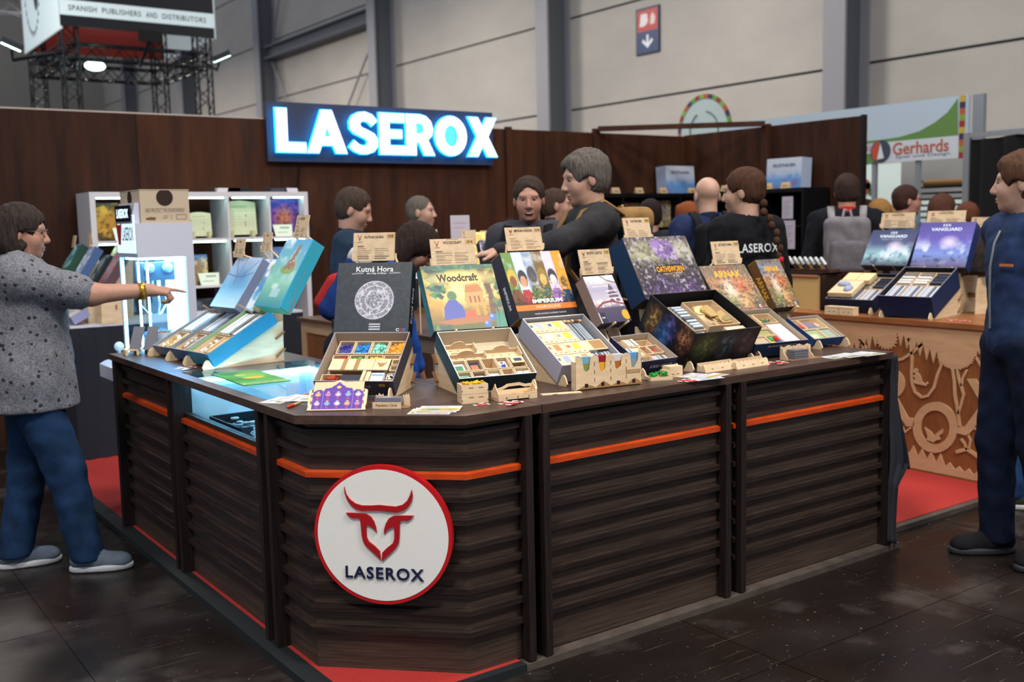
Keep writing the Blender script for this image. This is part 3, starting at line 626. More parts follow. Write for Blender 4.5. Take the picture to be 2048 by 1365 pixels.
# ---------------------------------------------------------------- cover prints (plain stand-ins in the covers' colours) and fillings
def art_coin(w, h, n):
    a = Art(w, h, 120, '#1c242d'); a.cloud(26, '#252f3a', 0.4, 0.65, seed=2)
    r = np.hypot((a.X-0.52)*w, (a.Y-0.47)*h)/(0.262*w); ang = np.arctan2((a.Y-0.47)*h, (a.X-0.52)*w)
    a.mix((r < 1)*1.0, '#8f8f9c')
    for k, (r0, r1, fq) in enumerate(((0.0, 0.42, 9), (0.5, 0.7, 26), (0.78, 0.94, 40))):
        a.mix(((r > r0) & (r < r1))*(np.sin(ang*fq+8*r)*np.sin(r*34+ang*3) > 0.0)*0.75, '#4b4d59')
    for rr in (0.46, 0.74, 0.97): a.mix((np.abs(r-rr) < 0.016)*1.0, '#c3c3cd')
    a.cloud(40, '#c9c9d3', 0.55, 0.62, 0.7, 5, (r < 0.97)*1.0)
    a.line([(0.2, 0.842), (0.34, 0.85)], 0.003, '#8b9099'); a.line([(0.7, 0.845), (0.84, 0.852)], 0.003, '#8b9099')
    for k in range(3): a.rect(0.47, 0.055+0.035*k, 0.62, 0.07+0.035*k, '#b9bcc4')
    return a
def fill_coin(s):
    for x, c in ((0.80, '#3a2f4a'), (0.12, '#2f2c36')): part('side_print', MB().box(x*s.w, -0.0012, 0.012, (x+0.11)*s.w, -0.0004, 0.058), flat(c), s.p); part('side_print', MB().box((x+0.015)*s.w, -0.0018, 0.042, (x+0.095)*s.w, -0.0011, 0.054), flat('#a8862a'), s.p)
    for k, c in enumerate(('#3a3a86', '#2b78bd', '#76c2ac', '#e0942e')):
        x = 0.10+0.222*k; s.bin(x, 0.62, x+0.212, 0.88, 0.05); s.tokens(x, 0.63, x+0.212, 0.87, 0.034, [c, tint(c, 0.8), tint(c, 1.15)], 55, 0.014)
        s.bin(x-0.02, 0.52, x+0.19, 0.61, 0.046)
        if k < 3: s.tokens(x, 0.53, x+0.18, 0.60, 0.034, ['#b0382e', '#5a9a4a', '#dbb43a'][k], 12, 0.012)
    s.box(0.12, 0.27, 0.66, 0.30, 0.006, 0.05, PLYE, 'rib'); s.plate(0.10, 0.28, 0.66, 0.50, 0.050, 'bands'); s.plate(0.665, 0.28, 0.86, 0.50, 0.050, 'bull')
    for y in (0.30, 0.42): s.bin(0.87, y, 0.98, y+0.1, 0.045)
    s.bin(0.03, 0.03, 0.30, 0.24, 0.04); s.tokens(0.06, 0.05, 0.28, 0.22, 0.03, ['#6e2318', '#97381f'], 14, 0.03)
    s.box(0.29, 0.03, 0.55, 0.23, 0.006, 0.042, flat('#33333f'), 'card_deck'); s.box(0.56, 0.03, 0.60, 0.26, 0.006, 0.055, PLYW, 'card_holder'); s.box(0.61, 0.03, 0.66, 0.26, 0.006, 0.05, PLYW, 'card_holder')
    s.box(0.67, 0.03, 0.83, 0.25, 0.006, 0.046, flat('#c9d3e2'), 'card_deck')
    for k, c in enumerate(('#7d9ec9', '#b8bfd8', '#6f93c4')): s.box(0.675, 0.06+0.065*k, 0.825, 0.09+0.065*k, 0.046, 0.0464, flat(c), 'card_print')
    s.bin(0.86, 0.03, 0.98, 0.13, 0.04); s.bin(0.86, 0.15, 0.98, 0.26, 0.04); s.tokens(0.87, 0.16, 0.97, 0.25, 0.034, ['#22232c', '#c9ccd4'], 14, 0.014)
def art_forest(w, h, n):
    a = Art(w, h, 110, '#cfa84e'); a.grad([(0, '#39482a'), (0.2, '#84682c'), (0.5, '#c99a48'), (0.75, '#b8a54a'), (1, '#4f6030')])
    a.ell(0.55, 0.62, 0.35, 0.2, '#ecd592', 0.6, 0.8); a.cloud(9, '#6a5a2a', 0.5, 0.7, 0.5, 9)
    for x in (0.16, 0.27, 0.62, 0.72): a.rect(x, 0.2, x+0.045, 0.72, '#c08f45', 0.6)
    a.poly([(0.5, 0.44), (0.55, 0.66), (0.70, 0.70), (0.78, 0.58), (0.76, 0.36), (0.54, 0.36)], '#c58a4c'); a.poly([(0.52, 0.56), (0.56, 0.69), (0.72, 0.71), (0.79, 0.57)], '#a8693a')
    for x in (0.57, 0.63, 0.69): a.rect(x, 0.4, x+0.025, 0.5, '#7d4f30')
    a.poly([(0.80, 0.14), (0.84, 0.5), (0.80, 0.78), (0.76, 0.95), (0.84, 0.96), (0.87, 0.82), (0.97, 0.92), (0.99, 0.86), (0.90, 0.70), (0.93, 0.14)], '#5e432f'); a.cloud(22, '#452f20', 0.5, 0.6, 0.6, 4, ((a.X > 0.76) & (a.X < 0.95))*1.0*(a.Y > 0.14))
    for k in range(44):
        x, y = random.uniform(0, 0.27), random.uniform(0.48, 1.0); q = random.uniform(-0.6, 0.6)
        if x+0.45*(1-y) < 0.36: a.poly([(x, y), (x+0.09*math.cos(q), y-0.07), (x+0.13*math.cos(q), y-0.02-0.05*q), (x+0.06, y+0.03)], random.choice(['#164540', '#235c50', '#113835', '#3a7a50']))
    a.rect(0, 0.94, 1, 1, '#1f4a42', 0.8)
    for k in range(20):
        x = random.uniform(0.2, 1); a.poly([(x, 1), (x+0.05, 0.9+random.uniform(0, .06)), (x+0.11, 1)], random.choice(['#28594f', '#3c7a55']))
    for k in range(16):
        x, y = random.uniform(0.86, 1.0), random.uniform(0.3, 0.95); a.poly([(x, y), (x+0.05, y+0.05), (x+0.1, y), (x+0.04, y-0.04)], random.choice(['#2f5a3c', '#24503f', '#5d6f38']))
    a.ell(0.5, 0.79, 0.42, 0.09, '#dcc67a', 0.5, 0.75)
    a.poly([(0.17, 0.15), (0.2, 0.34), (0.28, 0.46), (0.38, 0.46), (0.46, 0.34), (0.48, 0.15)], '#3d4a9a'); a.ell(0.34, 0.52, 0.065, 0.075, '#3f6b45', 0.1)
    a.poly([(0.05, 0.12), (0.3, 0.17), (0.85, 0.19), (0.83, 0.10), (0.3, 0.07)], '#9a5f35'); a.poly([(0.46, 0.16), (0.47, 0.27), (0.61, 0.29), (0.62, 0.17)], '#c3512c'); a.rect(0.1, 0, 0.8, 0.07, '#4d5a2a', 0.7)
    for x, y, r in ((0.83, 0.16, 0.055), (0.74, 0.06, 0.05)): a.ell(x, y, r, r, '#3b62a8', 0.1); a.ell(x-0.015, y+0.02, r*0.4, r*0.4, '#7fa3d6', 0.3)
    for k in range(9): x = 0.84+random.uniform(0, .16); a.poly([(x, 0.0), (x+0.05, 0.2+random.uniform(0, .12)), (x+0.09, 0.02)], random.choice(['#2d7a6a', '#1f5f58', '#3f9076']))
    for k in range(10): x = random.uniform(0, 0.2); a.poly([(x, 0.0), (x+0.03, 0.09), (x+0.08, 0.0)], random.choice(['#2a3e72', '#284a3c', '#5f7d36']))
    return a
def caddy(s, x0, y0, x1, y1, z):
    """small wooden tray with a wavy handle board on its back edge."""
    X0, X1, Y0, Y1 = x0*s.w, x1*s.w, y0*s.d, y1*s.d; pts = [(X0, 0)]+[(X0+(X1-X0)*k/12, 0.02+0.012*math.sin(math.pi*min(1, max(0, (k-3)/6)))+(0.006 if 4 <= k <= 8 else 0)) for k in range(13)]+[(X1, 0)]
    b = MB(); b.prism(pts, -0.0015, 0.0015, 0, T4((0, Y1, z), (1, 0, 0), (0, 0, 1), (0, -1, 0))); b.box(X0, Y0, z, X1, Y1, z+0.003); b.box(X1-0.003, Y0, z, X1, Y1, z+0.03)
    o = part('caddy', b, PLYW, s.p)
    for k in range(3): part('engraving', MB().box(X0+(X1-X0)*(0.2+0.25*k), (Y0+Y1)/2+0.006, z+0.003, X0+(X1-X0)*(0.27+0.25*k), (Y0+Y1)/2+0.009, z+0.0034), PLYE, o)
    part('engraving', MB().box(X0+(X1-X0)*0.2, (Y0+Y1)/2-0.012, z+0.003, X0+(X1-X0)*0.8, (Y0+Y1)/2-0.006, z+0.0034), PLYD, o)
def fill_forest(s):
    caddy(s, 0.02, 0.62, 0.42, 0.76, 0.03); caddy(s, 0.02, 0.46, 0.50, 0.56, 0.03); caddy(s, 0.52, 0.44, 0.97, 0.62, 0.03)
    xs = (0.02, 0.215, 0.41, 0.60, 0.77, 0.98)
    for j, (y0, y1) in enumerate(((0.03, 0.20), (0.215, 0.44))):
        for i in range(5):
            s.bin(xs[i], y0, xs[i+1]-0.01, y1, 0.05)
            c = [['#8fa79a', '#33384f', '#d9d4cc', None, '#c9b9a6'], ['#d6cdd0', '#33384f', None, '#c9b9a6', None]][j][i]
            if c: s.box(xs[i]+0.02, y0+0.02, xs[i+1]-0.03, y1-0.02, 0.006, 0.036, flat(c), 'card_deck')
    for (x, y, c) in ((0.11, 0.33, '#3f7a58'), (0.11, 0.11, '#3f8a62'), (0.31, 0.33, '#b36a44'), (0.31, 0.11, '#c08a5a'), (0.5, 0.09, '#6aa05a')): s.box(x-0.045, y-0.045, x+0.05, y+0.045, 0.036, 0.0366, flat(c), 'card_print')
    s.tokens(0.61, 0.24, 0.76, 0.42, 0.03, ['#33449a', '#4a5fb5'], 18, 0.014); s.tokens(0.42, 0.24, 0.58, 0.32, 0.02, '#d9a92a', 10, 0.012)
    s.plate(0.79, 0.30, 0.96, 0.43, 0.05); s.box(0.83, 0.33, 0.93, 0.39, 0.0531, 0.0536, flat('#2c3a5a'), 'card_window')
    s.box(0.80, 0.04, 0.87, 0.15, 0.036, 0.045, flat('#d3c6ba'), 'token_stack'); s.box(0.89, 0.04, 0.96, 0.15, 0.036, 0.045, flat('#d3c6ba'), 'token_stack')
def art_stripes(w, h, n):
    a = Art(w, h, 110, '#2a2524')
    cs = ('#5c7f37', '#b9cfe6', '#7f8fa6', '#6b5426', '#c9b9d6', '#d98a1e')
    for i, c in enumerate(cs): a.rect(i/6, 0, (i+1)/6+0.001, 1, c)
    a.cloud(9, '#ffffff', 0.5, 0.8, 0.3, 3)
    for i, (sk, hr, rb, y) in enumerate((('#7a4a2c', '#c9a33a', '#6b4126', 0.56), ('#c9906c', '#22222c', '#a8323a', 0.55), ('#4a4550', '#3c3a42', '#4f6138', 0.60), ('#caa062', '#8a6f22', '#3f5a4a', 0.57), ('#e6dce0', '#22222e', '#8a62a8', 0.55), ('#7d5a38', '#c9971e', '#24486a', 0.52))):
        x = (i+0.5)/6
        a.poly([(i/6-0.02, 0.12), (i/6+0.0, 0.36), (x-0.05, y-0.12), (x+0.05, y-0.12), ((i+1)/6, 0.36), ((i+1)/6+0.02, 0.12)], rb); a.ell(x, y+0.05, 0.075, 0.13, hr, 0.1); a.ell(x, y, 0.052, 0.085, sk, 0.1)
    a.cloud(34, '#1b1820', 0.52, 0.66, 0.75, 8, np.clip((0.75-a.Y)*2, 0, 1)); a.cloud(40, '#d9b64a', 0.62, 0.7, 0.6, 9, ((a.Y < 0.6) & (a.X > 0.3))*1.0)
    a.mix(np.clip((0.30-a.Y)/0.12, 0, 1)*0.85, '#1c181b'); a.rect(0, 0.115, 1, 0.20, '#d9762a'); a.rect(0, 0, 1, 0.112, '#211c22')
    return a
def fill_stripes(s):
    cs = ('#8f9bb8', '#c08a52', '#b3764a', '#e0b23a', '#c9cfe0', '#e3b62e', '#9aa2b5', '#e0bb3a')
    for j in range(4):
        for i in range(2):
            x0 = 0.03+0.30*i; y0 = 0.03+0.235*j; s.box(x0, y0, x0+0.295, y0+0.225, 0.004, 0.064, PLYE, 'deck_holder')
            s.plate(x0, y0, x0+0.295, y0+0.225, 0.066, 'cuts', 'deck_holder_lid', win=(0.42, 0.35, 0.72, 0.9, cs[j*2+i])); s.box(x0+0.02, y0+0.12, x0+0.07, y0+0.17, 0.0691, 0.0695, flat(['#5d6a8a', '#b3643c', '#8a8f9a', '#3c5a7a'][j]), 'card_window')
    s.bin(0.63, 0.54, 0.97, 0.97, 0.04); s.cards(0.64, 0.56, 0.96, 0.92, 0.006, 0.058, 9, '#9aa3ae')
    s.cards(0.64, 0.93, 0.96, 0.965, 0.006, 0.068, 5, '#cdb18c', name='divider_tab'); s.plate(0.61, 0.31, 0.97, 0.52, 0.062); s.box(0.75, 0.33, 0.95, 0.50, 0.0651, 0.0656, PLYD, 'engraving')
    s.cards(0.63, 0.04, 0.97, 0.29, 0.006, 0.056, 7, '#9aa3ae')
    s.box(0.76, -0.012, 0.82, 0.0, 0.05, 0.084, flat('#8a5a2c'), 'box_band')
def art_castle(w, h, n):
    a = Art(w, h, 84, '#8e8aa0'); a.grad([(0, '#3c3650'), (0.3, '#4a4258'), (0.42, '#b9b0bc'), (0.7, '#9d98b0'), (1, '#c9c4c6')])
    a.poly([(0, 0.86), (0.2, 0.92), (0.5, 0.82), (0.8, 0.9), (1, 0.8), (1, 1), (0, 1)], '#d9d3d0'); a.line([(0.55, 1), (0.7, 0.9), (1, 0.83)], 0.004, '#5d4f56')
    a.poly([(0.58, 0.44), (0.60, 0.62), (0.66, 0.64), (0.68, 0.74), (0.75, 0.82), (0.82, 0.74), (0.84, 0.64), (0.92, 0.62), (0.92, 0.44)], '#5f5266')
    for y in (0.5, 0.58, 0.66): a.line([(0.56, y), (0.92, y+0.01)], 0.003, '#d6ced6')
    a.cloud(20, '#e3dee0', 0.52, 0.66, 0.8, 4, ((a.Y > 0.33) & (a.Y < 0.5))*1.0); a.line([(0, 0.3), (0.3, 0.42), (0.6, 0.44), (1, 0.36)], 0.006, '#7d2f36'); a.ell(0.9, 0.14, 0.13, 0.105, '#c9992a', 0.06)
    a.rect(0.03, 0, 0.2, 0.22, '#26243c'); a.rect(0.0, 0.0, 0.03, 0.22, '#d9d5da')
    return a
def fill_mixed(cols, seed=1, nx=4, ny=3, top=0.045):
    def f(s):
        r = random.Random(seed); ys = [0.04+0.92*k/ny for k in range(ny+1)]
        for j in range(ny):
            xs = [0.03]; 
            while xs[-1] < 0.8: xs.append(xs[-1]+r.uniform(0.18, 0.32))
            xs[-1] = 0.97
            for i in range(len(xs)-1):
                hgt = r.uniform(0.6, 1.0)*min(top, s.h*0.85); s.bin(xs[i], ys[j], xs[i+1]-0.008, ys[j+1]-0.01, hgt); q = r.random(); c = r.choice(cols)
                if q < 0.4: s.tokens(xs[i], ys[j], xs[i+1]-0.01, ys[j+1]-0.02, hgt*0.6, [c, tint(c, 0.8)], 14, 0.013)
                elif q < 0.65: s.plate(xs[i], ys[j], xs[i+1]-0.008, ys[j+1]-0.01, hgt, r.choice(['cuts', 'bull', None]))
                elif q < 0.9: s.cards(xs[i]+0.01, ys[j]+0.02, xs[i+1]-0.02, ys[j+1]-0.03, 0.006, hgt+0.004, r.choice([3, 4, 5]), r.choice(['#aab4c0', '#c9c2b6', c]))
    return f
def art_beast(w, h, n):
    a = Art(w, h, 110, '#4a4347'); a.grad([(0, '#2e2833'), (0.45, '#4f474d'), (0.75, '#7d7a66'), (1, '#4d4248')])
    a.ell(0.25, 0.75, 0.2, 0.14, '#a8a687', 0.6, 0.8); a.ell(0.83, 0.76, 0.16, 0.13, '#b9b3a6', 0.6, 0.7)
    a.ell(0.56, 0.78, 0.17, 0.16, '#77599a', 0.25); a.ell(0.50, 0.87, 0.12, 0.07, '#9474b5', 0.4, 0.8); a.poly([(0.66, 0.8), (0.74, 0.62), (0.76, 0.55), (0.70, 0.56), (0.62, 0.66)], '#77599a')
    for (x, y, r) in ((0.2, 0.15, 0.12), (0.5, 0.12, 0.13), (0.78, 0.16, 0.12), (0.36, 0.28, 0.08)): a.ell(x, y, r, r*0.8, '#5a4274', 0.4, 0.85)
    a.cloud(30, '#b9aebc', 0.58, 0.68, 0.7, 3); a.cloud(36, '#1f1a24', 0.55, 0.66, 0.8, 12, (a.Y < 0.62)*1.0); a.cloud(22, '#2a2430', 0.52, 0.7, 0.6, 6)
    a.poly([(0.30, 0.38), (0.33, 0.52), (0.75, 0.53), (0.78, 0.40)], '#241d1f')
    a.line([(0.42, 0.385), (0.72, 0.39)], 0.002, '#b9b0a4')
    return a
def fill_beast(s):
    s.bin(0.46, 0.30, 0.94, 0.92, 0.135, 0.06, name='plywood_tray')
    cs = ('#a98d5c', '#8a7a52', '#c9b487', '#7d6a44', '#b39a50')
    for k in range(12):
        q = RAD(random.uniform(-40, 40)); b = MB(); r = random.uniform(0.022, 0.042); b.prism([(r*random.uniform(0.75, 1.1)*math.cos(i*0.7)*1.5, r*random.uniform(0.6, 1.0)*math.sin(i*0.7)) for i in range(9)], 0, 0.004, 0, ROT('Z', q+0.6, (s.w*(0.6+0.02*k), s.d*(0.78-0.03*k), 0.118+0.0035*(k % 6))))
        part('cardboard_standee', b, flat(cs[k % 5]), s.p)
    s.bin(0.66, 0.05, 0.96, 0.27, 0.125, 0.06); s.plate(0.66, 0.05, 0.96, 0.27, 0.125, 'bull')
    s.bin(0.05, 0.05, 0.42, 0.30, 0.105); s.cards(0.07, 0.08, 0.40, 0.28, 0.05, 0.115, 5, '#aab4c0'); s.bin(0.05, 0.32, 0.24, 0.55, 0.105); s.tokens(0.06, 0.33, 0.23, 0.54, 0.09, ['#4a5a5f', '#8a6a3c', '#c9c2b6'], 20, 0.016)
    s.bin(0.26, 0.32, 0.44, 0.92, 0.115); s.cards(0.28, 0.35, 0.42, 0.90, 0.05, 0.125, 8, '#aab4c0', 'y'); s.bin(0.05, 0.58, 0.24, 0.92, 0.105); s.tokens(0.06, 0.6, 0.23, 0.9, 0.09, ['#3f6a6a', '#7d5a3c'], 20, 0.018)
    # dim figures printed on the black outside: soft coloured patches
    a = Art(s.w, s.h, 84, '#0c0b0e')
    for x, c1, c2 in ((0.22, '#3f4a2a', '#6f7a45'), (0.53, '#2a3640', '#5d7386'), (0.83, '#3a2c33', '#6a545c')): a.ell(x, 0.6, 0.13, 0.34, c1, 0.6, 0.8); a.cloud(24, c2, 0.5, 0.62, 0.9, int(x*50), np.exp(-(((a.X-x)/0.1)**2+((a.Y-0.6)/0.28)**2)))
    printed(a, s.p, T4((0, -0.0008, 0), (1, 0, 0), (0, 0, 1), (0, -1, 0)), 'side_print')
    a = Art(s.d, s.h, 84, '#0e0c11')
    for x, y, c1, c2 in ((0.84, 0.68, '#4a2a22', '#a8744a'), (0.52, 0.55, '#2a2a5a', '#7d74c9'), (0.20, 0.5, '#6a4a26', '#c9a45a'), (0.45, 0.3, '#1f4a7a', '#3f7ab5')): a.ell(x, y, 0.11, 0.3, c1, 0.6, 0.85); a.cloud(24, c2, 0.5, 0.62, 0.9, int(x*90), np.exp(-(((a.X-x)/0.1)**2+((a.Y-y)/0.28)**2)))
    printed(a, s.p, T4((-0.0008, s.d, 0), (0, -1, 0), (0, 0, 1), (-1, 0, 0)), 'side_print')
def art_ruin(seed, sky):
    def f(w, h, n):
        a = Art(w, h, 96, '#5d4a3c'); a.grad([(0, '#4a3a3f'), (0.3, '#6a5a3c'), (0.6, '#9a6a48'), (0.85, sky), (1, '#6a5a52')])
        a.cloud(8, '#a8744a', 0.45, 0.65, 0.6, seed); a.ell(0.42, 0.45, 0.13, 0.2, '#d9cbb8', 0.7, 0.8); a.ell(0.68, 0.55, 0.14, 0.16, '#b8562a', 0.6, 0.8); a.ell(0.3, 0.2, 0.2, 0.12, '#5f7a3c', 0.7, 0.7); a.ell(0.6, 0.22, 0.12, 0.16, '#d6a56a', 0.6, 0.7)
        a.cloud(26, '#2f2a30', 0.52, 0.66, 0.75, seed+3); a.cloud(32, '#c9ad88', 0.6, 0.7, 0.5, seed+5); a.mix(np.clip((a.Y-0.68)/0.1, 0, 1)*0.55, '#5a4a42'); a.cloud(30, '#7a8a45', 0.6, 0.7, 0.6, seed+7, np.abs(a.X-0.5)*2)
        return a
    return f
def fill_ruin(s):
    s.bin(0.05, 0.52, 0.33, 0.95, 0.05); s.bin(0.34, 0.52, 0.62, 0.95, 0.05); s.bin(0.63, 0.66, 0.96, 0.95, 0.05); s.tokens(0.36, 0.55, 0.60, 0.7, 0.03, '#dba92e', 12, 0.014); s.tokens(0.66, 0.7, 0.94, 0.9, 0.03, ['#3c5a48', '#7a8a6a'], 14, 0.014)
    s.box(0.66, 0.04, 0.95, 0.62, 0.02, 0.05, flat('#d8c3c6'), 'rule_sheet'); s.bin(0.04, 0.04, 0.40, 0.30, 0.05); s.box(0.06, 0.06, 0.38, 0.28, 0.03, 0.046, flat('#a9977d'), 'card_deck')
    s.bin(0.41, 0.04, 0.64, 0.30, 0.05)
    for (x, y, c) in ((0.43, 0.17, '#3f9a45'), (0.54, 0.17, '#b8352f'), (0.43, 0.05, '#e0c02e'), (0.54, 0.05, '#2f5ab5')): s.tokens(x, y, x+0.1, y+0.12, 0.04, c, 12, 0.015)
    s.bin(0.04, 0.32, 0.64, 0.50, 0.05); s.box(0.24, 0.34, 0.60, 0.48, 0.03, 0.045, flat('#8f8a55'), 'card_deck'); s.plate(0.05, 0.33, 0.22, 0.49, 0.055)
def fill_ruin2(s):
    s.bin(0.06, 0.52, 0.28, 0.95, 0.03); s.tokens(0.07, 0.55, 0.27, 0.8, 0.02, ['#c9472a', '#a83a24'], 24, 0.014); s.bin(0.30, 0.52, 0.95, 0.95, 0.03); s.box(0.34, 0.56, 0.70, 0.85, 0.01, 0.026, flat('#7d6a7a'), 'card_deck'); s.box(0.36, 0.54, 0.74, 0.60, 0.01, 0.028, flat('#3f6a9a'), 'card_deck')
    s.bin(0.04, 0.05, 0.52, 0.50, 0.03); s.box(0.07, 0.08, 0.49, 0.46, 0.01, 0.026, flat('#8fa07a'), 'tile_stack'); s.box(0.16, 0.16, 0.36, 0.3, 0.026, 0.0264, flat('#d9d0a0'), 'tile_print'); s.bin(0.54, 0.05, 0.95, 0.50, 0.03); s.box(0.57, 0.08, 0.90, 0.46, 0.01, 0.026, flat('#8a9a8c'), 'tile_stack')
def art_sky(c0, c1, c2, rock=True, seed=1):
    def f(w, h, n):
        a = Art(w, h, 96, c0); a.grad([(0, c0), (0.35, c1), (1, c2)]); a.cloud(5, '#eef6fb', 0.5, 0.75, 0.7, seed, np.clip((a.Y-0.3)*3, 0, 1))
        if rock:
            a.ell(0.6, 0.55, 0.25, 0.07, '#7d9a45', 0.15); a.poly([(0.45, 0.55), (0.5, 0.68), (0.56, 0.72), (0.6, 0.9), (0.72, 0.93), (0.7, 0.7), (0.82, 0.62), (0.78, 0.55)], '#8d6a55'); a.cloud(34, '#d9c0a8', 0.55, 0.65, 0.8, 3, np.exp(-(((a.X-0.63)/0.14)**2+((a.Y-0.68)/0.14)**2)))
            a.ell(0.45, 0.3, 0.12, 0.04, '#cfe3e0', 0.4, 0.8); a.rect(0.4, 0.14, 0.72, 0.27, '#bcd6dc', 0.6)
        return a
    return f
def art_wing(w, h, n):
    a = Art(w, h, 84, '#9fc3e0'); a.grad([(0, '#bfe9f2'), (0.4, '#6fb2dc'), (1, '#a9b9d8')]); a.ell(0.62, 0.62, 0.28, 0.2, '#4f86b8', 0.7, 0.8)
    for p in ([(0.1, 0.95), (0.42, 0.6), (0.45, 0.45)], [(0.45, 0.98), (0.44, 0.6)], [(0.95, 0.93), (0.6, 0.62), (0.45, 0.6)], [(0.02, 0.66), (0.42, 0.6)], [(0.98, 0.7), (0.62, 0.6)]): a.line(p, 0.003, '#4a5a78')
    return a
def art_blue(w, h, n):
    a = Art(w, h, 84, '#5fa0d6'); a.grad([(0, '#a8e6f5'), (0.4, '#4f98d0'), (1, '#8fb2dc')]); a.cloud(7, '#eaf4fb', 0.5, 0.68, 0.9, 4); a.ell(0.5, 0.6, 0.16, 0.1, '#5a8f4a', 0.5); a.ell(0.85, 0.85, 0.12, 0.08, '#7f9a5a', 0.5); return a
def art_space(c0, c1, c2, seed):
    def f(w, h, n):
        a = Art(w, h, 72, c0); a.grad([(0, c0), (0.3, c1), (0.6, c2), (1, tint(c2, 0.8))]); a.cloud(5, '#dfe9f7', 0.55, 0.75, 0.7, seed, np.exp(-((a.Y-0.35)/0.22)**2)); a.ell(0.6, 0.55, 0.12, 0.1, '#e2d6ea', 0.7, 0.7); a.cloud(14, '#1f2440', 0.55, 0.7, 0.7, seed+2, (a.Y < 0.35)*1.0); return a
    return f
def fill_cards(s):
    for i in range(3):
        x = 0.05+0.31*i; s.bin(x, 0.04, x+0.29, 0.48, s.h*0.8)
        s.cards(x+0.02, 0.07, x+0.27, 0.45, 0.006, s.h*0.86, 5, '#b3b7c4', 'x')
        s.bin(x, 0.50, x+0.29, 0.95, s.h*0.8)
        if i == 2: s.cards(x+0.02, 0.54, x+0.27, 0.9, 0.006, s.h*0.86, 6, '#2a3040', 'y')
        else: s.cards(x+0.02, 0.54, x+0.27, 0.9, 0.006, s.h*0.84, 4, '#c3c0bc', 'y')
def fill_strips(cols):
    def f(s):
        s.bin(0.05, 0.04, 0.5, 0.42, s.h*0.75); s.bin(0.52, 0.04, 0.95, 0.42, s.h*0.75); s.bin(0.05, 0.45, 0.95, 0.95, s.h*0.75)
        s.cards(0.08, 0.48, 0.92, 0.92, 0.006, s.h*0.82, 6, cols[0], 'x'); s.cards(0.55, 0.07, 0.92, 0.39, 0.006, s.h*0.82, 4, cols[1], 'x'); s.tokens(0.07, 0.06, 0.48, 0.4, s.h*0.5, cols, 16, 0.018)
    return f
W_ = '#e4e6ea'
STN = 'plywood display stand holding up the '
# 1 dark coin game on the corner
station((1.631, 3.544, 0.955, -135.3, 30.7, 0.305, 0.301, 0.067), (1.815, 3.724, 1.139, -134.4, 68.8, 0.305, 0.296, 0.064), '#3d3a42', '#a89787', ['#252e38', '#14161b', '#14161b', '#14161b', '#101217'], art_coin,
    [('Kutná Hora', 0.5, 0.905, 0.50, 0.075, W_, 0.01), ('the City of Silver', 0.53, 0.842, 0.27, 0.032, W_, 0.01), ('C', 0.855, 0.055, 0.04, 0.04, W_, 0.03), ('G', 0.90, 0.055, 0.04, 0.04, '#b8343c', 0.03), ('E', 0.945, 0.055, 0.035, 0.04, '#2f78b8', 0.03), ('Kutná Hora', 0.5, 0.42, 0.5, 0.42, '#c9ccd2', 0.01, 'right')],
    fill_coin, [STN+'dark grey coin game', 'open grey box tray with purple, blue, mint and orange token bins', 'dark slate box lid with a big silver coin'], (747, 494, 85, 56, 'KUTNÁ HORA', '45€', 'plywood price card reading 45€ above the dark coin lid', 1),
    traytexts=[('FOR EVERYONE', 0, 0.1, 0.012, 'front', 0.55, 0.62, '#a8a4ae', 0.0)])
# 2 forest game
station((2.042, 3.217, 0.955, -103.5, 30.5, 0.31, 0.295, 0.067), (2.092, 3.474, 1.137, -103.0, 56.6, 0.31, 0.295, 0.055), '#1d2f33', '#c2b29a', ['#cfa84e', '#4a3048', '#24504f', '#2a6f7d', '#24504f'], art_forest,
    [('Woodcraft', 0.47, 0.80, 0.56, 0.12, '#3a2226', 0.03), ('Woodcraft', 0.5, 0.5, 0.5, 0.3, '#7fa9ad', 0.0, 'left')],
    fill_forest, [STN+'sunny forest game', 'open dark green box tray with carved caddies and card bins', 'sunny forest box lid with a blue figure and a hut'], (909, 504, 86, 52, 'WOODCRAFT', '38 €', 'plywood price card reading 38 € above the forest lid', 2), rim='#d0d6d8')
# 3 striped empire game
station((2.46, 3.151, 0.955, -93.9, 30.1, 0.304, 0.324, 0.084), (2.427, 3.408, 1.157, -92.3, 62.2, 0.305, 0.303, 0.082), '#a9a7b8', '#a5a4a8', ['#2a2524', '#8a6a2e', '#a5713c', '#3a3442', '#2a2524'], art_stripes,
    [('IMPERIUM', 0.54, 0.245, 0.5, 0.06, W_, 0.035), ('HORIZONS', 0.53, 0.158, 0.4, 0.042, '#ecd9c0', 0.0), ('NIGEL BUCKLE & DÁVID TURCZI', 0.53, 0.06, 0.52, 0.024, W_, 0.0), ('IMPERIUM', 0.5, 0.36, 0.34, 0.22, W_, 0.03, 'left')],
    fill_stripes, [STN+'game with six coloured stripes', 'large lilac grey box tray full of plywood deck holders', 'box lid with six upright coloured stripes and an orange band'], (1052, 478, 72, 46, 'IMPERIUM: HORIZONS', '53€', 'plywood price card reading 53€ above the striped lid', 3), rim='#dcdce4')
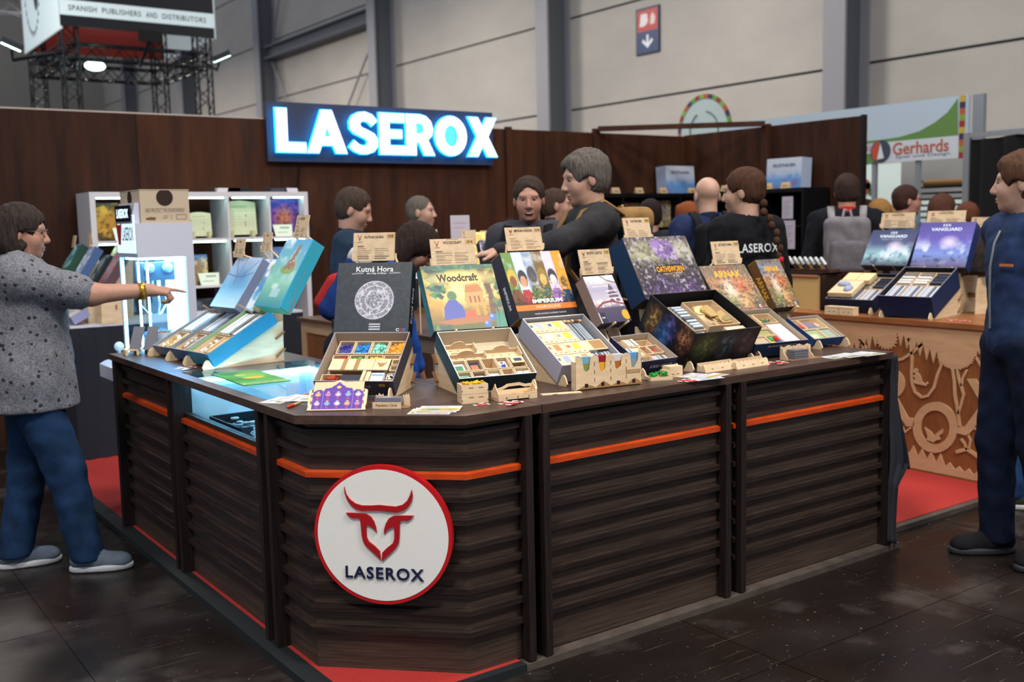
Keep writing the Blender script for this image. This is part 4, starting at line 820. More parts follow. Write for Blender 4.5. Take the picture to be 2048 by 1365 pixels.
# 4 castle game
station((2.799, 3.076, 0.955, -87.9, 27.8, 0.22, 0.191, 0.067), (2.763, 3.277, 1.131, -85.9, 58.9, 0.172, 0.221, 0.055), '#242440', '#b09f8c', ['#8e8aa0', '#3c3a4a', '#2c2a44', '#7d6a62', '#5a4f58'], art_castle,
    [('A fehér', 0.36, 0.86, 0.46, 0.085, W_, 0.02), ('várkastély', 0.42, 0.765, 0.56, 0.055, W_, 0.0), ('DEVIR', 0.115, 0.11, 0.11, 0.03, W_, 0.02)],
    fill_mixed(['#3f78b5', '#c9452f', '#dba92e', '#d9d4cc'], 5, 4, 3, 0.05), [STN+'small castle game', 'small navy box tray packed with plywood bins', 'small mauve lid with a snowy castle'], (1196, 524, 66, 50, 'WHITE CASTLE', '22€', 'plywood price card reading 22€ above the snowy castle lid', 4),
    traytexts=[('A fehér várkastély', 0, 0.13, 0.022, 'front', 0.62, 0.5, '#c9ccd6', 0.0)])
# 5 dark beast game
station((3.083, 3.092, 0.955, -90.6, 28.8, 0.395, 0.313, 0.174), (3.03, 3.345, 1.19, -89.0, 60.7, 0.395, 0.305, 0.107), '#0c0b0e', '#0d0d0f', ['#4a4347', '#14131c', '#2a2430', '#16304f', '#1c2030'], art_beast,
    [('OATHSWORN', 0.545, 0.455, 0.43, 0.095, '#e09a2e', 0.03), ('INTO THE DEEPWOOD', 0.57, 0.36, 0.27, 0.026, '#b58a3a', 0.0)],
    fill_beast, [STN+'big black beast game', 'deep black box tray with a plywood tray of cardboard beasts', 'big dark lid with a purple beast and orange lettering'], (1279, 459, 58, 46, 'OATHSWORN', '85€', 'plywood price card reading 85€ above the dark beast lid', 5), rim='#3a3940')
# 6 ruins game and its smaller expansion
station((3.526, 3.108, 0.957, -97.5, 26.5, 0.31, 0.287, 0.07), (3.615, 3.405, 1.096, -95.5, 50.0, 0.29, 0.274, 0.069), '#1a2c4a', '#b5a890', ['#5d4a3c', '#4a3a30', '#4a3a30', '#4a3a30', '#3a3030'], art_ruin(3, '#7a6a58'),
    [('LOST RUINS OF', 0.5, 0.93, 0.42, 0.05, '#a8542a', 0.02), ('ARNAK', 0.52, 0.80, 0.6, 0.15, '#dda23c', 0.03), ('MÍN & ELWEN', 0.6, 0.05, 0.34, 0.035, '#b5643a', 0.0), ('C', 0.85, 0.08, 0.05, 0.055, W_, 0.03), ('G', 0.905, 0.08, 0.05, 0.055, '#b8343c', 0.03)],
    fill_ruin, [STN+'brown ruins game', 'open navy box tray with a pink sheet and colourful cubes', 'brown and orange lid with gold ruins lettering'], (1456, 506, 62, 46, 'LOST RUINS OF ARNAK', '42€', 'plywood price card reading 42€ above the brown ruins lid', 6),
    traytexts=[('JOIN THE MASTERS OF EXPLORATION', 0, 0.17, 0.012, 'front', 0.52, 0.72, '#c9c2b0', 0.0)])
station((4.042, 3.185, 0.955, -96, 26.5, 0.207, 0.206, 0.042), (3.984, 3.4, 1.108, -91.2, 58.8, 0.173, 0.269, 0.057), '#24406f', '#c2b8a4', ['#5d4a3c', '#3a2a26', '#8a7a3c', '#6a4a2a', '#3a2a26'], art_ruin(11, '#8fa8d0'),
    [('ARNAK', 0.5, 0.80, 0.62, 0.11, '#e0a83c', 0.03), ('THE MISSING EXPEDITION', 0.53, 0.71, 0.6, 0.03, '#b58a2e', 0.0), ('ARNAK', 0.5, 0.45, 0.5, 0.5, '#dda23c', 0.03, 'left'), ('C', 0.86, 0.06, 0.06, 0.045, W_, 0.03), ('E', 0.93, 0.06, 0.05, 0.045, '#2f78b8', 0.03)],
    fill_ruin2, [STN+'narrow expansion game at the far end', 'shallow blue box tray of red pieces and tiles', 'narrow upright lid of the gold lettered expansion'], None)
# 7 three games on the left run
station((1.598, 4.824, 0.955, 185.96, 28.4, 0.227, 0.373, 0.07), (1.84, 4.511, 1.195, 185.7, 57.5, 0.229, 0.347, 0.068), '#2f86a8', '#8fae86', ['#4f9fc9', '#2a6a35', '#2f8fb5', '#2f7a8a', '#2f8a9a'], art_sky('#2f8a9a', '#7fc0a8', '#3f9ac9', True, 2),
    [('ARCHE NOVA', 0.45, 0.34, 0.5, 0.22, '#6a8f8a', 0.0, 'right'), ('FEUERLAND', 0.18, 0.10, 0.2, 0.12, '#b8542a', 0.02, 'right')],
    fill_strips(['#dfe6ea', '#c9a45a', '#d8dde2']), [STN+'blue green floating rock game', 'long teal and green box tray of paper pieces', 'blue and green lid with a floating rock tree'], (599, 454, 32, 46, 'ARK NOVA', '', 'narrow plywood price card above the floating rock lid', 7))
station((1.594, 5.075, 0.955, 185.5, 28.0, 0.227, 0.368, 0.06), (1.835, 4.83, 1.168, 185.8, 55.2, 0.229, 0.293, 0.051), '#3f6f9f', '#8a93a0', ['#5fa0d6', '#2f6a8a', '#5f8ab0', '#5f8ab0', '#2f5f7a'], art_blue, [],
    fill_strips(['#c9cdd2', '#9a8a78', '#b5b9c0']), [STN+'cloudy blue game between two others', 'blue box tray of sleeved card rows between two others', 'sky blue lid with white clouds and a green isle'], (530, 485, 24, 38, '108', '', 'narrow plywood price card above the cloudy blue lid', 8))
station((1.585, 5.335, 0.955, 187, 27.0, 0.24, 0.36, 0.05), (1.829, 5.10, 1.167, 187.0, 54.7, 0.25, 0.291, 0.052), '#7f8aa3', '#8a93a0', ['#9fc3e0', '#6a7a95', '#8a93a8', '#8a93a8', '#6a7088'], art_wing, [('WYRMSPAN', 0.52, 0.13, 0.66, 0.1, '#d3eef6', 0.0)],
    fill_strips(['#dfeef4', '#d0b35a', '#e3f0f4']), [STN+'pale blue winged game', 'pale grey box tray of white card decks by the claw machine', 'pale blue lid crossed by thin dark wing lines'], (476, 497, 27, 36, '70V', '', 'narrow plywood price card above the pale winged lid', 9))
# ================================================================== small things lying on the front counter
def pz(x, y, z=ZT): return on(x, y, 2, z)
def flatT(px, py, a, z=ZT): return RZ(a, pz(px, py, z))
ORD = ('lowest', 'second', 'third', 'fourth', 'topmost')
def paper(px, py, w, h, ang, cols, label, k=0, group=None, n=3):
    label = ORD[4 if k == n-1 else k]+' '+label
    t = thing('leaflet', label, 'leaflet', flatT(px, py, ang, ZT+0.0012*k), group)
    part('sheet', MB().box(-w/2, -h/2, 0.0002, w/2, h/2, 0.0010), flat('#c9c9cf'), t)
    a = Art(w, h, 24, '#c3c4ca'); a.rect(0.06, 0.08, 0.94, 0.5, cols[0]); a.cloud(7, cols[1], 0.45, 0.6, 0.9, k+3, (a.Y < 0.5)*1.0*(a.Y > 0.08)); a.rect(0.1, 0.7, 0.7, 0.78, '#5d5f6c')
    printed(a, t, TR(-w/2, -h/2, 0.0012), 'leaflet_print'); return t
def sachet(px, py, ang, label, c='#b8262c', k=0, group='red sweet sachets on the counters', z=ZT):
    t = thing('sachet', label, 'sachet', flatT(px, py, ang, z+0.003*k), group)
    b = MB(); n = 7; v = []; f = []
    for i in range(n):
        for j in range(5): v.append(((i/(n-1)-0.5)*0.042, (j/4-0.5)*0.022, 0.0008+0.0045*math.sin(math.pi*i/(n-1))*math.sin(math.pi*j/4)))
    for i in range(n-1):
        for j in range(4): q = i*5+j; f.append((q, q+5, q+6, q+1))
    b.add(v, f, 0, None, True); b.box(-0.021, -0.011, 0.0002, 0.021, 0.011, 0.0008)
    part('pouch', b, mat('sachet_'+c.lstrip('#'), c, 0.3), t)
    for s in (-1, 1): part('seal', MB().box(s*0.025-0.005, -0.011, 0.0002, s*0.025+0.005, 0.011, 0.001), flat('#cfc6c4', 0.25), t)
    part('logo_patch', MB().box(-0.010, -0.005, 0.0052, 0.010, 0.004, 0.0058), flat('#e6dede'), t)
    return t
# purple palace board on its wooden stand
pa = RAD(-127); PW, PD = 0.205, 0.135
p0 = pz(613, 824); T = tilt_frame(p0+np.array([0, 0, 0.004]), pa, RAD(42))
t = thing('palace_board', 'purple palace shaped board in a pale wooden frame', 'game board', T)
house = [(0, 0), (PW, 0), (PW*0.985, PD*0.12), (PW, PD*0.2), (PW, PD*0.66), (PW*0.76, PD*0.82), (PW*0.5, PD), (PW*0.24, PD*0.82), (0, PD*0.66), (0, PD*0.2), (PW*0.015, PD*0.12)]
part('frame', MB().prism(house, -0.006, 0.0), PLYW, t); part('frame_edge', MB().prism([(x*0.998+0.0002, y*0.998) for x, y in house], -0.010, -0.006), flat('#5a2a22'), t)
a = Art(PW*0.86, PD*0.90, 84, '#cdb18c'); pur = '#51308f'
a.poly([(0, 0), (1, 0), (1, 0.62), (0.93, 0.7), (0.86, 0.72), (0.8, 0.66), (0.76, 0.76), (0.66, 0.78), (0.58, 0.88), (0.5, 1), (0.42, 0.88), (0.34, 0.78), (0.24, 0.76), (0.2, 0.66), (0.14, 0.72), (0.07, 0.7), (0, 0.62)], pur)
for y in (0.0, 0.34, 0.66):
    for i in range(6): a.line([(i/5, 0), (i/5, 0.66)], 0.0008, '#8a6ac0')
    a.line([(0, y), (1, y)], 0.0009, '#8a6ac0')
for j in range(2):
    for i in range(5):
        x, y = 0.1+0.2*i, 0.2+0.33*j; a.ell(x, y, 0.05, 0.06, ['#c9b9d9', '#d9a54a', '#7fa3d0', '#b87a9a', '#d0d0da'][(i*2+j) % 5], 0.4, 0.9); a.ell(x, y-0.14, 0.022, 0.03, '#c9353f', 0.2); a.ell(x, y+0.09, 0.025, 0.02, '#c9b37a', 0.3)
a.ell(0.5, 0.80, 0.04, 0.05, '#d9b34a', 0.3)
printed(a, t, TR(PW*0.07, PD*0.03, 0.0006), 'board_print')
for x in (0.02, PW-0.02): part('stand_side', MB().prism([(0, 0), (PD*0.62*math.cos(RAD(42)), PD*0.62*math.sin(RAD(42))), (PD*0.62*math.cos(RAD(42))+0.035, -0.002), (0.0, -0.002)], -0.0025, 0.0025, 0, np.linalg.inv(T)@T4(T[:3, 3]+T[:3, 0]*x-T[:3, 2]*0.010, (-math.cos(pa), -math.sin(pa), 0), (0, 0, 1), T[:3, 0])), PLYW, t)
for s, x in ((1, 0.008), (-1, PW-0.016)):
    for q in (0.2, 0.42, 0.58): part('slot', MB().box(x, PD*q, 0.0001, x+0.006, PD*q+0.014, 0.0005), PLYE, t)
# population card holder
q0 = pz(745, 818); T = T4(q0, (0.735, -0.678, 0), (0.678, 0.735, 0), (0, 0, 1))
t = thing('card_holder', 'small plywood holder lettered Population Cards', 'card holder', T)
part('front_board', MB().box(0, 0, 0.0, 0.102, 0.003, 0.022), PLYW, t); part('base', MB().box(-0.004, 0.003, 0.0, 0.128, 0.055, 0.003), PLYE, t)
text('Population Cards', 0.075, 0.011, flat('#7a4a2a'), t, T4((0.05, -0.0003, 0.011), (1, 0, 0), (0, 0, 1), (0, -1, 0)), bold=0.01)
part('card_deck', MB().box(0.006, 0.012, 0.018, 0.098, 0.05, 0.036), mat('sleeved_cards', '#6d6f78', 0.3), t)
part('card_print', MB().box(0.03, 0.014, 0.036, 0.06, 0.048, 0.0364), flat('#8d8793'), t)
for x0, x1 in ((0.0, 0.030), (0.098, 0.122)): part('back_board', MB().prism([(x0, 0.003), (x1, 0.003), (x1, 0.03), (x1-0.004, 0.045), (x1-0.010, 0.038), (x0+0.012, 0.046), (x0+0.006, 0.036), (x0, 0.04)], 0, 0.003, 0, T4((0, 0.055, 0), (1, 0, 0), (0, 0, 1), (0, -1, 0))), PLYW, t)
# leaflets in front
G1 = 'leaflets fanned out at the counter corner'
for k, (x, y, an) in enumerate(((862, 824, -0.75), (872, 821, -0.62), (880, 818, -0.70))): paper(x, y, 0.145, 0.10, an, ('#7d8a5a', '#c9a23a'), 'leaflet of the fan with yellow pictures at the counter corner', k, G1)
# token crates: two stacked
ca = math.atan2(-0.030, 0.093)
for k in range(2):
    t = thing('token_crate', ['lower plywood token crate of the small stack', 'upper plywood crate heaped with yellow pieces'][k], 'crate', RZ(ca, pz(924, 809)+np.array([0, 0, 0.034*k])))
    part('crate_shell', MB().box(0, 0, 0, 0.098, 0.003, 0.033).box(0, 0.061, 0, 0.098, 0.064, 0.033).box(0, 0.003, 0, 0.003, 0.061, 0.033).box(0.095, 0.003, 0, 0.098, 0.061, 0.033).box(0.003, 0.003, 0, 0.095, 0.061, 0.003), PLYW, t)
    for x in (0.026, 0.062):
        part('slot', MB().box(x, -0.0004, 0.02, x+0.018, 0.0, 0.023), PLYE, t)
    for x in (0.0, 0.0945): part('corner_joint', MB().box(x, -0.0005, 0.008, x+0.0035, 0.0, 0.014), PLYE, t)
    for y in (0.02, 0.044): part('slot', MB().box(-0.0004, y-0.006, 0.018, 0.0, y+0.004, 0.021), PLYE, t)
    if k:
        b = MB()
        for i in range(46): b.lathe([(0.0055, -0.002), (0.0055, 0.002)], 7, 0, ROT('Z', random.uniform(0, 6), (random.uniform(0.018, 0.088), random.uniform(0.012, 0.052), 0.030+random.uniform(0, 0.008)))@ROT('X', random.uniform(-0.8, 0.8)), False)
        part('yellow_pieces', b, flat('#e0b01c', 0.35), t, kind='stuff')
# tool caddy with arched handle
ca = math.atan2(-0.026, 0.151); t = thing('tool_caddy', 'open plywood tool caddy with an arched handle board', 'caddy', RZ(ca, pz(997, 804)))
Wc, Dc = 0.155, 0.06
part('front_board', MB().prism([(0, 0), (0.03, 0), (0.035, 0.004), (0.12, 0.004), (0.125, 0), (Wc, 0), (Wc, 0.024), (0.10, 0.024), (0.095, 0.018), (0.06, 0.018), (0.055, 0.025), (0, 0.025)], -0.0015, 0.0015, 0, T4((0, 0, 0), (1, 0, 0), (0, 0, 1), (0, -1, 0))), PLYW, t)
part('back_board', MB().prism([(0, 0), (Wc, 0), (Wc, 0.03), (0, 0.03)], -0.0015, 0.0015, 0, T4((0, Dc, 0), (1, 0, 0), (0, 0, 1), (0, -1, 0))), PLYW, t)
for x in (0, Wc-0.003): part('side_board', MB().prism([(0, 0), (Dc, 0), (Dc, 0.026), (Dc*0.62, 0.05), (Dc*0.5, 0.06), (Dc*0.38, 0.05), (0, 0.026)], 0, 0.003, 0, T4((x, 0, 0), (0, 1, 0), (0, 0, 1), (1, 0, 0))), PLYW, t)
part('floor_board', MB().box(0, 0, 0.004, Wc, Dc, 0.007), PLYW, t)
part('handle_board', MB().prism([(0.0, 0.04), (0.03, 0.046), (0.05, 0.056), (0.10, 0.058), (0.125, 0.05), (Wc, 0.052), (Wc, 0.042), (0.12, 0.040), (0.1, 0.047), (0.055, 0.046), (0.03, 0.037), (0.0, 0.03)], -0.0015, 0.0015, 0, T4((0, Dc*0.5, 0), (1, 0, 0), (0, 0, 1), (0, -1, 0))), PLYW, t)
for x in (0.03, 0.075, 0.12): part('slot', MB().box(x, -0.0022, 0.006, x+0.004, -0.0016, 0.014), PLYE, t)
part('orange_piece', MB().cyl(0.008, 0.008, 0.012, 10, 0, TR(0.12, 0.02, 0.012)), flat('#d9821e'), t)
for k, (x, y, an) in enumerate(((963, 810, -0.2), (1012, 807, 0.1), (1030, 805, -0.5), (1024, 808, 0.4))): sachet(x, y, an, ['red sachet lying by the token crates', 'lowest red sachet of the heap by the tool caddy', 'middle red sachet of the heap by the tool caddy', 'topmost red sachet of the heap by the tool caddy'][k], k=(k > 1)*(k-1))
mb = MB(); mb.box(0, 0, 0, 0.155, 0.028, 0.003); o = solo('wooden_strip', mb, PLYW, 'loose flat plywood strip lying near the counter edge', 'wood strip', T=RZ(math.atan2(-0.068, 0.137)+0.12, pz(1085, 792)))
part('edge_mark', MB().box(0.04, -0.0003, 0.0, 0.06, 0.0, 0.003), PLYE, o)
# tower shaped card holder with CLASSICS
q0, q1 = pz(1152, 783), pz(1283, 769); ca = math.atan2(q1[1]-q0[1], q1[0]-q0[0]); t = thing('card_holder', 'long plywood card holder cut like towers, marked CLASSICS', 'card holder', RZ(ca, q0))
Wk, Hk = 0.293, 0.135
sil = [(0, 0), (0.004, 0.004), (Wk-0.004, 0.004), (Wk, 0), (Wk, Hk), (Wk-0.012, Hk), (Wk-0.016, 0.095), (0.262, 0.07), (0.248, 0.07), (0.243, Hk*0.9), (0.222, Hk*0.95), (0.205, Hk*0.9), (0.200, 0.08), (0.185, 0.068), (0.175, 0.075), (0.168, Hk*0.92), (0.152, Hk*0.97), (0.134, Hk*0.92), (0.129, 0.075), (0.118, 0.064), (0.106, 0.072), (0.098, Hk*0.93), (0.082, Hk*0.97), (0.066, Hk*0.93), (0.058, 0.075), (0.046, 0.068), (0.035, 0.078), (0.026, Hk*0.92), (0.0, Hk*0.96)]
part('front_board', MB().prism(sil, -0.0015, 0.0015, 0, T4((0, 0, 0), (1, 0, 0), (0, 0, 1), (0, -1, 0))), PLYW, t)
part('back_board', MB().box(0, 0.032, 0, Wk, 0.035, 0.10), PLYW, t)
for x in (0, Wk-0.003): part('side_board', MB().box(x, 0, 0, x+0.003, 0.035, Hk*0.8), PLYW, t)
for k, (x, c, c2) in enumerate(((0.028, '#6fa0b8', '#7d8a4a'), (0.100, '#8a1f28', '#dba02a'), (0.170, '#c9c2c6', '#a8642a'), (0.240, '#5f8fb5', '#7d8f9a'))):
    o = part('card_deck', MB().box(x, 0.006, 0.004, x+0.046, 0.028, 0.125), flat(c), t); part('card_print', MB().box(x+0.002, 0.0054, 0.05, x+0.044, 0.006, 0.10), flat(c2), o)
    part('peep_hole', MB().box(x+0.010, -0.0022, 0.010, x+0.024, -0.0015, 0.024), flat('#221c1c'), t)
    part('hill', MB().prism([(x-0.02, 0.004), (x+0.06, 0.004), (x+0.05, 0.012), (x+0.02, 0.03 if k % 2 else 0.022), (x-0.01, 0.010)], 0.0015, 0.0019, 0, T4((0, 0, 0), (1, 0, 0), (0, 0, 1), (0, -1, 0))), PLYD, t)
    for z in (0.03, 0.06, 0.09): part('slot', MB().box(x+0.052, -0.0022, z, x+0.055, -0.0015, z+0.014), PLYE, t)
part('name_plate', MB().box(0.222, -0.0022, 0.048, 0.288, -0.0015, 0.062), PLYD, t); text('CLASSICS', 0.056, 0.009, PLYW, t, T4((0.255, -0.0023, 0.055), (1, 0, 0), (0, 0, 1), (0, -1, 0)), bold=0.01)
# tray of green pieces and its little box
t = thing('token_tray', 'low plywood tray heaped with bright green pieces', 'tray', RZ(-0.35, pz(1300, 764)))
part('tray_shell', MB().box(0, 0, 0, 0.10, 0.06, 0.003).box(0, 0, 0, 0.10, 0.003, 0.016).box(0, 0.057, 0, 0.10, 0.06, 0.016).box(0, 0, 0, 0.003, 0.06, 0.016).box(0.097, 0, 0, 0.10, 0.06, 0.016), PLYW, t)
b = MB()
for i in range(34): b.lathe([(0.007, -0.002), (0.007, 0.002)], 6, 0, ROT('Z', random.uniform(0, 6), (random.uniform(0.015, 0.085), random.uniform(0.012, 0.048), 0.012+random.uniform(0, 0.02)))@ROT('X', random.uniform(-1, 1)), False)
part('green_pieces', b, flat('#1f8a35', 0.35), t, kind='stuff')
t = thing('token_box', 'small plywood box standing behind the green pieces', 'box', RZ(-0.1, pz(1336, 757)))
part('body', MB().box(0, 0, 0, 0.075, 0.05, 0.03), PLYW, t); part('lid', MB().box(0.01, 0, 0.03, 0.075, 0.05, 0.045), PLYW, t)
for x in (0.02, 0.045): part('slot', MB().box(x, -0.0005, 0.012, x+0.012, 0, 0.015), PLYE, t)
G2 = 'leaflets spread before the black box tray'
for k, (x, y, an) in enumerate(((1385, 752, 0.3), (1405, 754, -0.4), (1412, 757, -0.1), (1425, 752, 0.15))): paper(x, y, 0.13, 0.075, an, ('#7a8f5a', '#c98a3a') if k % 2 else ('#8fa3c0', '#c9ccd6'), 'leaflet of the spread between green pieces and wooden racks', k, G2, 4)
for k, (x, y, an) in enumerate(((1368, 762, 0.1), (1384, 763, -0.2))): sachet(x, y, an, ['red sachet by the green pieces at the leaflet spread', 'red sachet before the leaflets towards the wooden racks'][k], k=1)
# two tile racks
for k, (x, y) in enumerate(((1411, 747), (1474, 740))):
    p = pz(x, y); t = thing('tile_rack', ['long plywood tile rack nearer the leaflet spread', 'long plywood tile rack beside the sachets'][k], 'rack', RZ(0.02, p)); Lr = 0.205
    part('front_board', MB().prism([(0, 0), (Lr, 0), (Lr, 0.03)]+[(Lr*(1-i/16), 0.03+(0.006 if i % 2 else 0)) for i in range(1, 16)]+[(0, 0.03)], -0.0015, 0.0015, 0, T4((0, 0, 0), (1, 0, 0), (0, 0.35, 0.94), (0, -0.94, 0.35))), PLYW, t)
    part('back_board', MB().box(0, 0.045, 0, Lr, 0.048, 0.036), PLYW, t); part('floor_board', MB().box(0, 0, 0, Lr, 0.048, 0.003), PLYW, t)
    for x2 in (0, Lr-0.003): part('end_board', MB().prism([(0, 0), (0.048, 0), (0.048, 0.036), (0.024, 0.024), (0.012, 0.032)], 0, 0.003, 0, T4((x2, 0, 0), (0, 1, 0), (0, 0, 1), (1, 0, 0))), PLYW, t)
    for i in range(3): part('slot', MB().box(0.04+0.06*i, 0.002, 0.012, 0.052+0.06*i, 0.0045, 0.0145), PLYE, t)
for k, (x, y, an) in enumerate(((1540, 727, 0.3), (1556, 725, -0.3), (1566, 727, 0.1))): sachet(x, y, an, ['lowest', 'middle', 'topmost'][k]+' red sachet between the tile racks and the sleeved cards', k=k)
# holder for sleeved cards
t = thing('card_holder', 'jagged plywood holder with a thick block of sleeved cards', 'card holder', RZ(-0.12, pz(1572, 722)-np.array([0, 0.03, 0]))@np.diag([1, 0.78, 1, 1.0])); s3 = [(0, 0), (0.06, 0), (0.06, 0.012), (0.03, 0.03), (0.02, 0.055), (0.012, 0.048), (0.006, 0.06), (0, 0.056)]
for x in (0.0, 0.075, 0.155): part('side_board', MB().prism([(0.09-a, b) for a, b in s3], -0.0015, 0.0015, 0, T4((x, 0, 0), (0, 1, 0), (0, 0, 1), (1, 0, 0))), PLYW, t)
part('back_board', MB().prism([(0, 0), (0.18, 0), (0.18, 0.055), (0.16, 0.062), (0.14, 0.054), (0.11, 0.064), (0.08, 0.052), (0.05, 0.062), (0.02, 0.054), (0, 0.06)], -0.0015, 0.0015, 0, T4((0, 0.088, 0), (1, 0, 0), (0, 0, 1), (0, -1, 0))), PLYW, t)
part('floor_board', MB().box(0, 0.0, 0, 0.19, 0.09, 0.003), PLYE, t)
for i in range(10): part('card_pack', MB().box(0.028+0.001*(i % 2), 0.012+0.001*(i % 3), 0.0035+0.0042*i, 0.112, 0.078, 0.0035+0.0042*i+0.0034), flat('#5f6068' if i % 2 else '#7a7c86', 0.3), t)
G3 = 'leaflets at the far end of the counter'
for k, (x, y, an) in enumerate(((1672, 714, 0.0), (1690, 711, 0.1), (1706, 712, -0.1), (1724, 708, 0.12), (1738, 709, -0.05))): paper(x, y, 0.14, 0.085, an, ('#6f7a5a', '#c9b99a'), 'leaflet of the row at the counter end by the cloth', k, G3, 5)
# ---- left run oddments
t = thing('plate_stand', 'low plywood rack holding two slanting grey metal plates', 'rack', RZ(-0.12, np.array([1.455, 5.435, ZT])))
T = RZ(0.0)
part('rack_body', MB().box(0, 0, 0.022, 0.12, 0.10, 0.028).box(0, 0, 0, 0.012, 0.10, 0.022).box(0.054, 0, 0, 0.066, 0.10, 0.022).box(0.108, 0, 0, 0.12, 0.10, 0.022), PLYW, t)
for k, (x, y) in enumerate(((0.02, 0.03), (0.085, 0.0))): part('metal_plate', MB().box(0, 0, 0, 0.06, 0.004, 0.13, 0, T4((x, y, 0.024), (0.8, -0.6, 0), (0.5, 0.67, -0.35), (0.3, 0.3, 0.9))), mat('grey_plate', '#8a8b92', 0.35, metal=0.6), t)
t = thing('chip_cup', 'clear cup heaped with wood chips behind the metal plates', 'cup', TR(1.665, 5.50, ZT))
part('cup', MB().lathe([(0.03, 0), (0.045, 0.10), (0.042, 0.10), (0.028, 0.004)], 24), mat('cloudy_plastic', '#b8c4d0', 0.2, alpha=0.6), t); b = MB()
for i in range(50): q = random.uniform(0, 6.28); rr = 0.036*math.sqrt(random.random()); b.box(-0.006, -0.006, -0.001, 0.006, 0.006, 0.001, 0, ROT('Z', q, (rr*math.cos(q), rr*math.sin(q), 0.092+random.uniform(0, 0.012)))@ROT('X', random.uniform(-1, 1)))
part('wood_chips', b, flat('#8a6a48'), t, kind='stuff')
for k, (x, y, an) in enumerate(((360, 737, 0.3), (372, 739, 0.6), (380, 736, 0.1))): sachet(x, y, an, ['lower white paper slip by the showcase corner', 'upper white paper slip by the showcase corner', 'dull red sachet by the showcase corner'][k], ['#c9dbe6', '#c9dbe6', '#8a3a44'][k], k, None if k == 2 else 'white slips by the showcase corner')
G4 = 'leaflets beside the purple palace board'
for k, (x, y, an) in enumerate(((560, 801, 0.6), (585, 797, 0.4), (606, 797, 0.75))): paper(x, y, 0.14, 0.09, an, ('#8a9060', '#d9d6cf'), 'leaflet between the showcase and the purple palace board', k, G4)
t = thing('marker_pen', 'red capped pen lying before the leaflets', 'pen', RZ(0.7, pz(586, 814)+np.array([0, 0, 0.006])))
part('cap', MB().lathe([(0.001, -0.045), (0.005, -0.04), (0.006, -0.01), (0.006, 0.0)], 12, 0, ROT('Y', RAD(90))), flat('#b3261f', 0.3), t); part('barrel', MB().lathe([(0.005, 0.0), (0.005, 0.035), (0.003, 0.06), (0.001, 0.062)], 12, 0, ROT('Y', RAD(90))), flat('#b09a6a', 0.4), t)
sachet(612, 790, 0.3, 'clear red sachet behind the purple palace board', k=0, group=None)
# ================================================================== claw machine at the left end, cardboard box on top
yc = 5.69; xc = on(271, 445, 1, yc)[0]; y2 = on(233, 445, 0, xc)[1]; x2 = on(384, 445, 1, yc)[0]; zt = on(271, 447, 1, yc)[2]
zg = on(271, 517, 1, yc)[2]
cm = thing('claw_machine', 'white claw machine with lit glass cabinet beside the counter', 'claw machine', TR(0, 0, 0))
CMW = mat('white_enamel', '#b9bccb', 0.35); CML = mat('cabinet_light', '#9fd6ff', emit=7)
W1, D1 = x2-xc, y2-yc
b = MB(); b.box(xc, yc, ZP+0.13, x2, y2, 0.86); part('lower_cabinet', b, CMW, cm)
b = MB(); b.box(xc-0.05, yc-0.0, ZP+0.07, x2, y2, ZP+0.14); part('plinth', b, CMW, cm)
for (x, y) in ((xc+0.0, yc+0.05), (xc+0.0, y2-0.06), (x2-0.06, yc+0.05), (x2-0.06, y2-0.06)): part('caster', MB().lathe([(0.028, 0.0), (0.028, 0.022)], 14, 0, T4((x, y, ZP+0.03), (1, 0, 0), (0, 0, 1), (0, -1, 0))).box(x-0.018, y-0.02, ZP+0.03, x+0.018, y+0.02, ZP+0.075), STEEL, cm)
b = MB(); b.box(xc, yc, zg, x2, y2, zt); hd = part('header', b, CMW, cm)
b = MB(); b.box(xc, yc, zg+0.195, x2, y2, zg+0.197)
# glass cabinet: corner posts, back walls, panes
for (x, y) in ((x2-0.045, yc), (x2-0.045, y2-0.03), (xc, y2-0.02)): part('corner_post', MB().box(x, y, 0.86, x+(0.045 if x > xc else 0.02), y+(0.03 if x > xc else 0.02), zg), CMW, cm)
part('light_wall', MB().box(x2-0.06, yc+0.03, 0.87, x2-0.046, y2-0.03, zg), CML, cm)
part('light_ceiling', MB().box(xc+0.03, yc+0.03, zg-0.012, x2-0.05, y2-0.03, zg-0.001), mat('cabinet_lamp', '#7fccff', emit=45), cm)
part('side_pane', MB().box(xc+0.03, yc+0.004, 0.86, x2-0.045, yc+0.010, zg), ACRYL, cm); part('side_pane', MB().box(xc+0.02, y2-0.012, 0.86, x2-0.045, y2-0.006, zg), ACRYL, cm)
b = MB(); n = 12; pts = [(xc+0.004, y2-0.02), (xc+0.004, yc+0.05)]+[(xc+0.034-0.03*math.cos(q*math.pi/2/8), yc+0.05-0.046*math.sin(q*math.pi/2/8)) for q in range(1, 9)]
v = [(x, y, z) for z in (0.86, zg) for x, y in pts]; k = len(pts); b.add(v, [(i, i+1, k+i+1, k+i) for i in range(k-1)], 0, None, True); o = part('curved_front_pane', b, ACRYL, cm)
for (x, y) in ((xc+0.012, yc+0.045), (xc+0.05, yc+0.014), (xc+0.012, y2-0.03)): part('led_tube', MB().cyl(0.006, 0.88, zg-0.02, 8, 0, TR(x, y, 0)), mat('cabinet_tube', '#9fdcff', emit=9), cm)
b = MB()
for i in range(90): b.box(-0.03, -0.03, -0.02, 0.03, 0.03, 0.02, i % 4, ROT('Z', random.uniform(0, 6), (random.uniform(xc+0.08, x2-0.12), random.uniform(yc+0.08, y2-0.08), 0.90+random.uniform(0, 0.10)))@ROT('X', random.uniform(-1, 1)))
part('prizes', b, [flat(c) for c in ('#3f6a9a', '#8fb8d0', '#5a7a8a', '#b8c9d4')], cm, kind='stuff')
gx, gy = (xc+x2)/2, (yc+y2)/2
